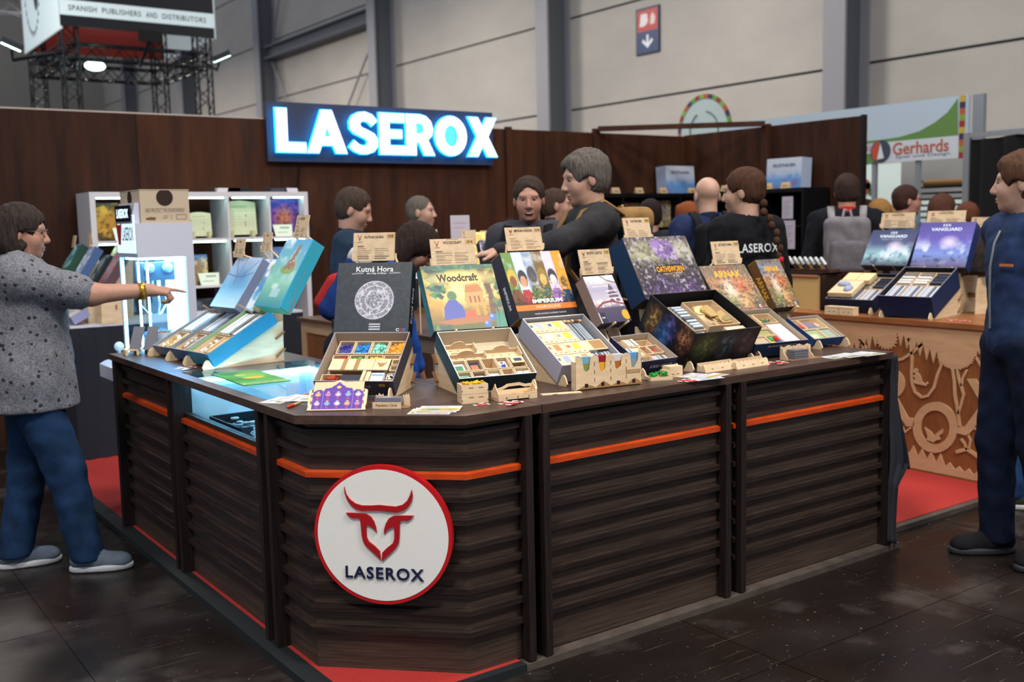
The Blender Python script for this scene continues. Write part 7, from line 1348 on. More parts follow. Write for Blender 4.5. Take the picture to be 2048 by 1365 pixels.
# ================================================================== people: bodies and clothes grown as smooth blended volumes
class Vol:
    def __init__(s, lo, hi, h):
        s.lo = np.array(lo, float); s.h = h; n = np.ceil((np.array(hi, float)-s.lo)/h).astype(int)+1; s.n = n
        s.d = np.full(tuple(n), 0.5, np.float32); s.ax = [(s.lo[i]+h*np.arange(n[i])).astype(np.float32) for i in range(3)]
    def _w(s, bmin, bmax):
        i0 = np.clip(np.floor((np.array(bmin)-s.lo)/s.h).astype(int), 0, s.n); i1 = np.clip(np.ceil((np.array(bmax)-s.lo)/s.h).astype(int)+1, 0, s.n)
        sl = tuple(slice(a, b) for a, b in zip(i0, i1)); x, y, z = [s.ax[i][sl[i]] for i in range(3)]
        return sl, x[:, None, None], y[None, :, None], z[None, None, :]
    def put(s, sl, p, k, op):
        d = s.d[sl]
        if op == 'add':
            if k > 0: hh = np.maximum(k-np.abs(d-p), 0)/k; r = np.minimum(d, p)-hh*hh*k*0.25
            else: r = np.minimum(d, p)
        else:
            q = -p
            if k > 0: hh = np.maximum(k-np.abs(d-q), 0)/k; r = np.maximum(d, q)+hh*hh*k*0.25
            else: r = np.maximum(d, q)
        s.d[sl] = r
    def cone(s, a, b, ra, rb, k=0.02, op='add'):
        a, b = np.array(a, float), np.array(b, float); m = max(ra, rb)+k+2*s.h
        sl, x, y, z = s._w(np.minimum(a, b)-m, np.maximum(a, b)+m); v = b-a; L = v@v+1e-12
        t = np.clip(((x-a[0])*v[0]+(y-a[1])*v[1]+(z-a[2])*v[2])/L, 0, 1)
        p = np.sqrt((x-a[0]-t*v[0])**2+(y-a[1]-t*v[1])**2+(z-a[2]-t*v[2])**2)-(ra+(rb-ra)*t); s.put(sl, p, k, op)
    def ell(s, c, r, R=None, k=0.02, op='add'):
        c = np.array(c, float); r = np.array(r, float); m = max(r)+k+2*s.h if R is not None else r+k+2*s.h
        sl, x, y, z = s._w(c-m, c+m); x, y, z = x-c[0], y-c[1], z-c[2]
        if R is not None: x, y, z = (R[0, 0]*x+R[1, 0]*y+R[2, 0]*z), (R[0, 1]*x+R[1, 1]*y+R[2, 1]*z), (R[0, 2]*x+R[1, 2]*y+R[2, 2]*z)
        k0 = np.sqrt((x/r[0])**2+(y/r[1])**2+(z/r[2])**2); k1 = np.sqrt((x/r[0]**2)**2+(y/r[1]**2)**2+(z/r[2]**2)**2)+1e-6
        s.put(sl, k0*(k0-1)/k1, k, op)
    def rbox(s, c, hf, R, rd, k=0.02, op='add'):
        c = np.array(c, float); m = np.linalg.norm(hf)+rd+k
        sl, x, y, z = s._w(c-m, c+m); x, y, z = x-c[0], y-c[1], z-c[2]
        if R is not None: x, y, z = (R[0, 0]*x+R[1, 0]*y+R[2, 0]*z), (R[0, 1]*x+R[1, 1]*y+R[2, 1]*z), (R[0, 2]*x+R[1, 2]*y+R[2, 2]*z)
        qx, qy, qz = np.abs(x)-hf[0]+rd, np.abs(y)-hf[1]+rd, np.abs(z)-hf[2]+rd
        p = np.sqrt(np.maximum(qx, 0)**2+np.maximum(qy, 0)**2+np.maximum(qz, 0)**2)+np.minimum(np.maximum(np.maximum(qx, qy), qz), 0)-rd; s.put(sl, p, k, op)
    def cut(s, pt, nrm):      # keep the side away from nrm
        nrm = np.array(nrm, float); nrm /= np.linalg.norm(nrm); x, y, z = s.ax
        s.d = np.maximum(s.d, ((x-pt[0])*nrm[0])[:, None, None]+((y-pt[1])*nrm[1])[None, :, None]+((z-pt[2])*nrm[2])[None, None, :]).astype(np.float32)
    def ripple(s, amp, wl, seed=0, n=4, flat_z=1.0):
        r = np.random.default_rng(seed); x, y, z = s.ax; acc = 0
        for i in range(n):
            q = r.normal(size=3); q[2] *= flat_z; q = q/np.linalg.norm(q)*2*math.pi/(wl*r.uniform(0.7, 1.5)); ph = r.uniform(0, 6)
            acc = acc+np.sin((x*q[0])[:, None, None]+(y*q[1])[None, :, None]+(z*q[2])[None, None, :]+ph)
        s.d += (amp*acc/n).astype(np.float32)
    def mesh(s):
        d = s.d; d[0] = d[-1] = 0.1; d[:, 0] = d[:, -1] = 0.1; d[:, :, 0] = d[:, :, -1] = 0.1
        ins = d < 0; n = s.n
        cnt = sum(ins[a:n[0]-1+a, b:n[1]-1+b, c:n[2]-1+c].astype(np.int8) for a in (0, 1) for b in (0, 1) for c in (0, 1))
        I, J, K = np.nonzero((cnt > 0) & (cnt < 8)); idx = np.full(tuple(n-1), -1, np.int64); idx[I, J, K] = np.arange(len(I))
        acc = np.zeros((len(I), 3)); m = np.zeros(len(I)); cs = [(a, b, c) for a in (0, 1) for b in (0, 1) for c in (0, 1)]
        for p in cs:
            for ax in range(3):
                if p[ax]: continue
                q = list(p); q[ax] = 1; d0 = d[I+p[0], J+p[1], K+p[2]]; d1 = d[I+q[0], J+q[1], K+q[2]]; x = (d0 < 0) != (d1 < 0)
                t = np.where(x, d0/np.where(x, d0-d1, 1), 0)
                for i in range(3): acc[:, i] += np.where(x, p[i]+(t if i == ax else 0), 0)
                m += x
        V = s.lo+s.h*(np.stack([I, J, K], 1)+acc/m[:, None]); F = []
        for ax in range(3):
            o = [(1, 2), (2, 0), (0, 1)][ax]; sl0 = [slice(None)]*3; sl1 = [slice(None)]*3; sl0[ax] = slice(0, -1); sl1[ax] = slice(1, None)
            a = ins[tuple(sl0)]; b = ins[tuple(sl1)]; P = np.stack(np.nonzero(a != b), 1)
            ok = np.all([(P[:, j] > 0) & (P[:, j] < n[j]-1) for j in o], axis=0); P = P[ok]; sg = a[P[:, 0], P[:, 1], P[:, 2]]
            q = []
            for (du, dv) in ((-1, -1), (0, -1), (0, 0), (-1, 0)):
                c = P.copy(); c[:, o[0]] += du; c[:, o[1]] += dv; q.append(idx[c[:, 0], c[:, 1], c[:, 2]])
            q = np.stack(q, 1); q[~sg] = q[~sg][:, ::-1]; F.append(q)
        return V, np.concatenate(F)
def vmesh(name, VF, mats, smooth_it=1):
    vs, fs, mi, off = [], [], [], 0
    for k, (V, F) in enumerate(VF):
        if smooth_it and len(V):
            for _ in range(smooth_it):
                e = np.concatenate([F[:, [0, 1]], F[:, [1, 2]], F[:, [2, 3]], F[:, [3, 0]]]); a = np.zeros_like(V); c = np.zeros(len(V)); np.add.at(a, e[:, 0], V[e[:, 1]]); np.add.at(c, e[:, 0], 1); np.add.at(a, e[:, 1], V[e[:, 0]]); np.add.at(c, e[:, 1], 1)
                V = V*0.5+0.5*a/np.maximum(c, 1)[:, None]
        vs.append(V); fs.append(F+off); mi += [min(k, len(mats)-1)]*len(F); off += len(V)
    V = np.concatenate(vs); F = np.concatenate(fs); me = bpy.data.meshes.new(name)
    me.vertices.add(len(V)); me.vertices.foreach_set('co', V.astype(np.float32).ravel()); me.loops.add(len(F)*4); me.loops.foreach_set('vertex_index', F.astype(np.int32).ravel())
    me.polygons.add(len(F)); me.polygons.foreach_set('loop_start', np.arange(0, len(F)*4, 4, dtype=np.int32)); me.polygons.foreach_set('loop_total', np.full(len(F), 4, np.int32))
    for m in mats: me.materials.append(m)
    me.polygons.foreach_set('material_index', np.array(mi, np.int32)); me.polygons.foreach_set('use_smooth', np.ones(len(F), bool)); me.update(calc_edges=True); me.validate(); return me
def rot(ax, deg): return np.array(Matrix.Rotation(RAD(deg), 3, ax))
def skin_mat(c): return mat('skin_'+c.lstrip('#'), c, 0.5, grain=(60, 60, 60), col2=tint(c, 0.93), lo=0.3, hi=0.7)
def hair_mat(c, c2): return mat('hair_'+c.lstrip('#')+c2.lstrip('#'), c, 0.75, grain=(150, 150, 18), col2=c2, bump=0.8, lo=0.3, hi=0.7, spec=0.15)
def cloth_mat(c, c2=None): return mat('cloth_'+c.lstrip('#'), c, 0.9, grain=(9, 9, 9), col2=c2 or tint(c, 0.8), bump=0.15, spec=0.15)
def add_hand(v, wr, d, pn, curl, f=1.0, thumb=40, spread=1.0):
    """wr wrist, d direction of the hand, pn normal out of the palm, curl degrees per finger (index first)."""
    wr, d, pn = (np.array(x, float) for x in (wr, d, pn)); d /= np.linalg.norm(d); pn -= d*(pn@d); pn /= np.linalg.norm(pn); sd = np.cross(d, pn)
    v.cone(wr-d*0.03*f, wr+d*0.03*f, 0.026*f, 0.024*f, 0.02)
    for i in range(4):
        off = sd*(0.028-0.0187*i)*f*spread; kn = wr+d*(0.088-0.004*abs(i-1))*f+off; v.cone(wr+d*0.012*f+off*0.6, kn, 0.015*f, 0.0115*f, 0.018)
        p, dd = kn, d.copy(); ln = (0.043, 0.047, 0.043, 0.034)[i]*f
        for j, (l, r) in enumerate(((ln, 0.0095), (ln*0.62, 0.0085), (ln*0.5, 0.0075))):
            a = RAD(curl[i]*(0.9, 1.1, 0.7)[j]); dd = dd*math.cos(a)+np.cross(sd, dd)*math.sin(a)*(1 if np.cross(sd, d)@pn > 0 else -1); q = p+dd*l; v.cone(p, q, r*f*1.05, r*f*0.93, 0.004); p = q
    b = wr+d*0.025*f+sd*0.028*f; a1 = d*math.cos(RAD(thumb))+sd*math.sin(RAD(thumb))+pn*0.35; a1 /= np.linalg.norm(a1); m_ = b+a1*0.042*f; a2 = a1*0.8+d*0.4+pn*0.1; a2 /= np.linalg.norm(a2)
    v.cone(b-a1*0.01, m_, 0.014*f, 0.011*f, 0.012); v.cone(m_, m_+a2*0.03*f, 0.0105*f, 0.0085*f, 0.004)
SHOE = {}
def shoe_parts(parent, T, c_up, c_sole, f=1.0, laces=True):
    """toe along local +y, heel at origin; upper, sole and laces."""
    if 'u' not in SHOE:
        v = Vol((-0.08, -0.08, -0.01), (0.08, 0.26, 0.16), 0.007)
        v.cone((0, -0.01, 0.05), (0, 0.06, 0.055), 0.038, 0.042, 0.02); v.cone((0, 0.06, 0.05), (0.004, 0.17, 0.035), 0.046, 0.038, 0.03); v.ell((0.004, 0.17, 0.035), (0.045, 0.05, 0.03), None, 0.03); v.cone((0, 0.0, 0.06), (0, 0.01, 0.10), 0.04, 0.042, 0.02); v.cut((0, 0, 0.022), (0, 0, -1)); v.cone((0, 0.01, 0.09), (0, 0.0, 0.14), 0.03, 0.034, 0.005, 'sub')
        SHOE['u'] = v.mesh(); v = Vol((-0.08, -0.09, -0.01), (0.08, 0.27, 0.06), 0.007)
        v.ell((0, 0.03, 0.016), (0.044, 0.085, 0.05), None, 0.02); v.ell((0.004, 0.14, 0.016), (0.052, 0.09, 0.05), None, 0.05); v.cut((0, 0, 0.03), (0, 0, 1)); v.cut((0, 0, 0.0), (0, 0, -1)); SHOE['s'] = v.mesh()
    S = T@np.diag([f, f, f, 1.0]); x = lambda k: ((SHOE[k][0]@S[:3, :3].T)+S[:3, 3], SHOE[k][1])
    sh_ = part('shoe', vmesh('shoe', [x('u')], [cloth_mat(c_up)]), None, parent); part('sole', vmesh('sole', [x('s')], [flat(c_sole, 0.6)]), None, sh_)
    if laces:
        b = MB()
        for k in range(4): y = 0.075+0.024*k; z = 0.098-0.011*k; b.tube([(-0.022, y, z-0.008), (0, y+0.006, z), (0.024, y+0.012, z-0.008)], 0.0035, 5, 0, S)
        b.tube([(0, 0.07, 0.1), (0.03, 0.075, 0.11), (0.035, 0.09, 0.085)], 0.003, 5, 0, S); part('laces', b, cloth_mat(tint(c_up, 0.75)), sh_)
def person(label, head, face, H=None, f_ratio=None, lean=0, head_yaw=0, head_pitch=0, skin='#b98a70', hair=('short', '#2a1d17', '#3f2c22'), shirt='#20222b', shirt2=None, pants='#1c2436', shoes=('#2a2a30', '#1a1a1d'), arms=None, female=False, sleeve='long', feet=None, base=ZP, q=1.0, eyes=True, glasses=None, hem=0.86, shirt_m=None, loose=0.0, hands=(True, True), beard=None, smile=False, collar=None, big=1.0, group=None, laces=False):
    """head: (px, py, depth) of the head centre; face: azimuth in degrees; arms: {'L'|'R': (elbow, wrist, hand dir, palm normal, curls)} in the person's own frame."""
    hc_w = at_depth(*head); Rl = rot('X', -lean); hipz = 0.93
    def up(p, f): p = np.array(p, float); return (Rl@(p-np.array([0, 0, hipz]))+np.array([0, 0, hipz]))*f
    hz = up((0, 0.02, 1.628), 1.0); f = (hc_w[2]-base)/hz[2] if H is None else H/1.75
    a = RAD(face-90); Rz = rot('Z', face-90); hl = up((0, 0.02, 1.628), f); root = np.array([hc_w[0], hc_w[1], base])-Rz@np.array([hl[0], hl[1], 0]); root[2] = base
    P = thing('person', label, 'person', RZ(a, root), group); sk = skin_mat(skin); U = lambda x, y, z: up((x, y, z), f)
    sw = (0.165 if female else 0.19)*big; B = f*big
    # joints
    sh = {'R': U(sw, -0.005, 1.425), 'L': U(-sw, -0.005, 1.425)}; ar = {}
    for s_, sg in (('R', 1), ('L', -1)):
        if arms and s_ in arms: e_, w_, hd, pn, cu = arms[s_]; ar[s_] = (np.array(e_)*f, np.array(w_)*f, hd, pn, cu)
        else:
            e_ = U(sg*(sw+0.05), -0.03, 1.13) if lean < 25 else sh[s_]+np.array([sg*0.04, 0.03, -0.29])*f; w_ = e_+np.array([-sg*0.01, 0.07, -0.25])*f; ar[s_] = (e_, w_, (0, 0.15, -1), (-sg, 0, 0), (28, 32, 36, 40))
    ft = feet or {'R': (0.11, 0.03, 0), 'L': (-0.11, -0.02, 0)}; ft = {k_: np.array(v_, float) for k_, v_ in ft.items()}
    hip = {'R': np.array([0.088, 0, hipz-0.01])*f, 'L': np.array([-0.088, 0, hipz-0.01])*f}; kn = {}
    for s_ in 'RL': an = ft[s_]+np.array([0, 0, 0.09*f]); kn[s_] = (hip[s_]+an)/2+np.array([0, 0.03*f, 0.01]); ft[s_+'a'] = an
    lo = np.minimum.reduce([ar['R'][1], ar['L'][1], ar['R'][0], ar['L'][0], ft['R'], ft['L'], hl, sh['R'], sh['L']])-0.32; hi = np.maximum.reduce([ar['R'][1], ar['L'][1], ar['R'][0], ar['L'][0], ft['R'], ft['L'], hl, sh['R'], sh['L']])+0.32; lo[2] = -0.02
    def torso(v, t, neck=True):
        hw = 1.08 if female else 1.0; R_ = Rl
        v.ell(U(0, 0, 0.955), np.array([0.165*hw, 0.118, 0.125])*B+t, R_, 0.06); v.ell(U(0, 0.004, 1.10), np.array([0.148 if not female else 0.135, 0.108, 0.15])*B+t, R_, 0.07); v.ell(U(0, 0.0, 1.29), np.array([0.168 if not female else 0.15, 0.118, 0.165])*B+t, R_, 0.07)
        v.cone(sh['R']*0.8+sh['L']*0.2, sh['R']*0.2+sh['L']*0.8, 0.075*B+t, 0.075*B+t, 0.06)
        if female:
            for sg in (-1, 1): v.ell(U(sg*0.065, 0.085, 1.27), np.array([0.06, 0.055, 0.06])*f+t, R_, 0.05)
        if neck: v.cone(U(0, -0.015, 1.43), U(0, 0.0, 1.50), 0.07*f+t*0.5, 0.056*f+t*0.5, 0.03)
    def armv(v, s_, t, to=1.0, r0=0.056, r1=0.044, r2=0.03):
        e_, w_ = ar[s_][0], ar[s_][1]; v.cone(sh[s_], e_, r0*B+t, r1*B+t, 0.05)
        if to > 0: v.cone(e_, e_+(w_-e_)*to, (r1-0.002)*B+t, (r1+(r2-r1)*to)*B+t, 0.03)
    def legv(v, s_, t, wide=0.0):
        an = ft[s_+'a']; v.cone(hip[s_], kn[s_], 0.092*B+t, 0.064*B+t+wide*0.4, 0.05); v.cone(kn[s_], an+np.array([0, 0, -0.02]), 0.062*B+t+wide*0.4, 0.044*B+t+wide, 0.03)
    # head (fine), limbs and trunk (coarse) make the body
    Rh = Rl@rot('Z', head_yaw)@rot('X', -head_pitch) if lean < 25 else rot('Z', head_yaw)@rot('X', -head_pitch); g = f*(0.235/0.235)
    hp = lambda x, y, z: hl+Rh@(np.array([x, y, z])*g)
    fine = 0.0052/q; v = Vol(hl-0.19*f-0.02, hl+0.16*f, fine); E = lambda c, r, k=0.02, op='add': v.ell(hp(*c), np.array(r)*g, Rh, k, op); Cn = lambda a_, b_, r0, r1, k=0.01, op='add': v.cone(hp(*a_), hp(*b_), r0*g, r1*g, k, op)
    E((0, -0.012, 0.035), (0.076, 0.097, 0.084)); E((0, 0.028, -0.03), (0.062, 0.068, 0.085), 0.04); E((0, 0.035, -0.078), (0.046, 0.048, 0.04), 0.03); E((0, 0.072, -0.096), (0.02, 0.018, 0.018), 0.02)
    for sg in (-1, 1): E((sg*0.037, 0.06, -0.03), (0.027, 0.026, 0.03), 0.03); E((sg*0.031, 0.1, 0.012), (0.018, 0.017, 0.013), 0.012, 'sub'); E((sg*0.079, -0.008, -0.008), (0.010, 0.02, 0.032), 0.008); E((sg*0.011, 0.098, -0.034), (0.010, 0.011, 0.009), 0.008)
    Cn((-0.042, 0.08, 0.03), (0.042, 0.08, 0.03), 0.011, 0.011, 0.018); Cn((0, 0.09, 0.015), (0, 0.112, -0.028), 0.008, 0.0125, 0.014); E((0, 0.093, -0.062), (0.024, 0.009, 0.006), 0.006); E((0, 0.091, -0.074), (0.02, 0.009, 0.007), 0.006)
    if smile: E((0, 0.1, -0.068), (0.018, 0.012, 0.006), 0.004, 'sub')
    nb = U(0, -0.012, 1.45); v.cone(hp(0, -0.025, -0.05), nb, 0.055*g*big, 0.062*g*big, 0.03); VF = [v.mesh()]
    v = Vol(lo, hi, 0.022/q); torso(v, -0.012)
    for s_ in 'RL': armv(v, s_, -0.008); legv(v, s_, -0.012)
    v.d = v.d[:, :, :]; VF.append(v.mesh())
    for s_, sg in (('R', 1), ('L', -1)):
        if hands[0 if s_ == 'R' else 1]:
            e_, w_, hd, pn, cu = ar[s_]; hd = np.array(hd, float); hd /= np.linalg.norm(hd); b0 = np.minimum(w_, w_+hd*0.2*f)-0.09*f; b1 = np.maximum(w_, w_+hd*0.2*f)+0.09*f
            st_ = e_ if sleeve == 'long' else sh[s_]
            if sleeve != 'long': b0 = np.minimum(b0, np.minimum(e_, st_)-0.08); b1 = np.maximum(b1, np.maximum(e_, st_)+0.08)
            v = Vol(b0, b1, 0.0048 if q >= 1 else 0.0065)
            if sleeve != 'long': armv(v, s_, 0, 1.0, 0.058, 0.047, 0.027); 
            else: v.cone(w_-(w_-e_)*0.3, w_, 0.034*B, 0.026*B, 0.01)
            add_hand(v, w_, hd, pn, cu, f*0.98, 40); VF.append(v.mesh())
    body = part('body', vmesh('body', VF, [sk]), None, P)
    if eyes:
        for sg in (-1, 1):
            ey = part('eye', MB().ball((0, 0, 0), 0.0112*g, 12, 0, T4(hp(sg*0.031, 0.0795, 0.010))), flat('#857b75', 0.4), body); part('iris', MB().ball((0, 0, 0), 0.0068*g, 10, 0, T4(hp(sg*0.031, 0.0868, 0.009))), flat('#241a16', 0.15), ey)
        lc = tint(skin, 0.78)
        if smile: part('open_mouth', MB().ball((0, 0, 0), 1.0, 12, 0, T4(hp(0, 0.0955, -0.069), Rh@np.array([0.024*g, 0, 0]), Rh@np.array([0, 0.008*g, 0]), Rh@np.array([0, 0, 0.009*g]))), flat('#3a1714', 0.5), body); part('teeth', MB().ball((0, 0, 0), 1.0, 10, 0, T4(hp(0, 0.099, -0.0655), Rh@np.array([0.017*g, 0, 0]), Rh@np.array([0, 0.006*g, 0]), Rh@np.array([0, 0, 0.0035*g]))), flat('#b5aca4', 0.4), body)
        b = MB(); b.ball((0, 0, 0), 1.0, 12, 0, T4(hp(0, 0.0945, -0.0625), Rh@np.array([0.023*g, 0, 0]), Rh@np.array([0, 0.009*g, 0]), Rh@np.array([0, 0, 0.0055*g]))); b.ball((0, 0, 0), 1.0, 12, 0, T4(hp(0, 0.093, -0.0745), Rh@np.array([0.019*g, 0, 0]), Rh@np.array([0, 0.009*g, 0]), Rh@np.array([0, 0, 0.006*g]))); part('lips', b, flat(lc, 0.45), body) if not smile else None
    # hair
    style, hc1, hc2 = hair
    if style != 'bald':
        v = Vol(hl-0.30*f, hl+0.17*f, 0.0062/q); thick = {'crop': 0.004, 'short': 0.011, 'full': 0.019, 'bob': 0.02, 'long': 0.024, 'braid': 0.012}[style]
        E((0, -0.016, 0.038), (0.079+thick, 0.098+thick, 0.086+thick))
        if style in ('short', 'crop', 'full'): E((0, -0.04, -0.02), (0.076+thick*0.5, 0.068+thick*0.5, 0.07), 0.03)
        if style == 'full': Cn((-0.045, 0.058, 0.085), (0.045, 0.066, 0.085), 0.020, 0.020, 0.03)
        if style == 'bob': E((0, -0.045, -0.04), (0.088, 0.075, 0.085), 0.04); [E((sg*0.072, -0.02, -0.05), (0.03, 0.05, 0.06), 0.03) for sg in (-1, 1)]
        if style == 'long': E((0, -0.06, -0.06), (0.10, 0.075, 0.13), 0.04); E((0, -0.07, -0.17), (0.10, 0.06, 0.12), 0.05); [E((sg*0.088, -0.03, -0.10), (0.026, 0.05, 0.12), 0.03) for sg in (-1, 1)]
        if style == 'braid': E((0, -0.04, -0.02), (0.078, 0.068, 0.06), 0.03)
        fz = -0.024 if style in ('short', 'crop') else -0.032
        E((0, 0.105, fz), (0.074, 0.086, 0.098 if style in ('bob', 'long') else 0.104), 0.012, 'sub')
        if style in ('short', 'crop', 'full', 'braid'):
            for sg in (-1, 1): E((sg*0.088, 0.012, -0.03), (0.03, 0.036, 0.042), 0.01, 'sub')
            v.cut(hp(0, 0, -0.066), Rh@np.array([0, 0.25, -1])); 
        elif style == 'bob':
            for sg in (-1, 1): E((sg*0.095, 0.03, -0.02), (0.032, 0.034, 0.035), 0.01, 'sub')
            v.cut(hp(0, 0, -0.125), Rh@np.array([0, -0.1, -1]))
        v.ripple(0.005, 0.03, 3, 6, 0.3); v.ripple(0.003, 0.016, 5, 6, 0.3)
        for sg in (-1, 1): Cn((sg*0.016, 0.0905, 0.030), (sg*0.046, 0.084, 0.033), 0.0042, 0.0032, 0.0)
        HM = hair_mat(hc1, hc2); hr = part('hair', vmesh('hair', [v.mesh()], [HM]), None, P)
        if style == 'braid':
            pts = [hp(0.01, -0.085, -0.02), U(0.03, -0.125, 1.52), U(0.05, -0.165, 1.45), U(0.065, -0.19, 1.37), U(0.075, -0.195, 1.29)]; 
            for i in range(9):
                t_ = i/8*4; j = min(3, int(t_)); p = pts[j]+(pts[j+1]-pts[j])*(t_-j); part('braid_strand', MB().ball(p+np.array([0.008*(1 if i % 2 else -1), 0, 0]), (0.024*(1-0.03*i), 0.02*(1-0.03*i), 0.024), 12), HM, hr)
            part('hair_tie', MB().lathe([(0.017, -0.012), (0.021, 0), (0.017, 0.012)], 14, 0, T4(pts[4]+np.array([0, 0, -0.016]))), flat('#d0203a', 0.5), hr); e4 = pts[4]; part('braid_tail', MB().tube([e4+np.array([0, 0, -0.02]), e4+np.array([0.01, 0, -0.07]), e4+np.array([0.015, 0.01, -0.13])], [0.014, 0.021, 0.004], 10), HM, hr)
    else:
        b = MB(); HM = hair_mat(hc1, hc2)
    if beard:
        v = Vol(hl-0.16*f, hl+0.12*f, 0.0055/q); E((0, 0.034, -0.076), (0.05, 0.053, 0.045)); E((0, 0.074, -0.094), (0.024, 0.022, 0.022), 0.02); E((0, 0.12, -0.066), (0.026, 0.05, 0.013), 0.005, 'sub'); v.cut(hp(0, 0, -0.05), Rh@np.array([0, 0.55, 1])); part('beard', vmesh('beard', [v.mesh()], [hair_mat(*beard)]), None, P)
    if glasses:
        b = MB()
        for sg in (-1, 1):
            b.tube([hp(sg*0.033+0.023*math.cos(2*math.pi*i/14), 0.108-0.012*abs(math.cos(2*math.pi*i/14))*(1 if True else 0), 0.006+0.018*math.sin(2*math.pi*i/14)) for i in range(15)], 0.0016, 5); b.tube([hp(sg*0.056, 0.098, 0.012), hp(sg*0.079, 0.05, 0.012), hp(sg*0.082, -0.008, 0.01)], 0.0016, 5)
        b.tube([hp(-0.01, 0.11, 0.01), hp(0.01, 0.11, 0.01)], 0.0016, 5); part('glasses', b, mat('glasses_'+glasses.lstrip('#'), glasses, 0.3, metal=0.6), P)
    # clothes
    sm = shirt_m or cloth_mat(shirt, shirt2); v = Vol(lo, hi, 0.0105/q); torso(v, 0.016+loose*0.3, neck=False)
    if loose: v.cone(U(0, 0, 1.22), U(0, -0.0, hem+0.02), 0.15*f+loose*0.4, 0.165*f+loose, 0.08)
    v.cone(U(0, -0.012, 1.44), U(0, -0.008, 1.485), 0.076*f, 0.066*f, 0.03)
    for s_ in 'RL': (armv(v, s_, 0.014+loose*0.3, 0.94, 0.06, 0.047, 0.034) if sleeve == 'long' else v.cone(sh[s_], sh[s_]+(ar[s_][0]-sh[s_])*0.8, 0.064*B+0.02, 0.058*B+0.02, 0.06))
    v.ripple(0.0085, 0.10, int(head[0]) % 97, 6, 0.8); v.ripple(0.004, 0.05, int(head[1]) % 89, 5, 0.7)
    v.cut(np.array(U(0, 0, hem)), Rl@np.array([0, 0, -1.0]))
    v.cone(U(0, -0.01, 1.50), U(0, 0.005, 1.56), 0.060*f, 0.07*f, 0.004, 'sub')
    shp = part('shirt' if sleeve != 'long' else 'sweater', vmesh('shirt', [v.mesh()], [sm]), None, P)
    if collar: v = Vol(hl-0.3*f, hl+0.1*f, 0.008); v.cone(U(0, -0.012, 1.455), U(0, -0.005, 1.50), 0.079*f, 0.077*f, 0.01); v.cone(U(0, -0.0, 1.44), U(0, 0.01, 1.56), 0.056*f, 0.066*f, 0.004, 'sub'); v.cut(U(0, 0.0, 1.505), Rl@np.array([0, 0.3, 1])); v.cut(U(0, 0.0, 1.43), Rl@np.array([0, 0, -1])); part('collar', vmesh('collar', [v.mesh()], [cloth_mat(collar)]), None, shp)
    v = Vol((lo[0], lo[1], -0.02), (hi[0], hi[1], 1.12*f), 0.0115/q); v.ell((0, 0, 0.955*f), np.array([0.168*(1.08 if female else 1), 0.122, 0.115])*B+0.012, None, 0.05)
    for s_ in 'RL': legv(v, s_, 0.014, 0.014)
    v.ripple(0.007, 0.09, int(head[0]) % 83+2, 6, 1.2); v.cut((0, 0, 0.055), (0, 0, -1)); part('trousers', vmesh('trousers', [v.mesh()], [cloth_mat(pants, tint(pants, 0.72))]), None, P)
    for s_, sg in (('R', 1), ('L', -1)):
        yw = RAD(-8*sg); T = RZ(yw, (ft[s_][0], ft[s_][1]-0.03*f, ft[s_][2])); shoe_parts(P, T, shoes[0], shoes[1], f*1.05, laces)
    return P, dict(root=root, R=Rz, f=f, U=U, hp=hp, sh=sh, hl=hl, Rh=Rh, Rl=Rl, ar=ar)
def to_world(info, p): return info['root']+info['R']@np.array(p)
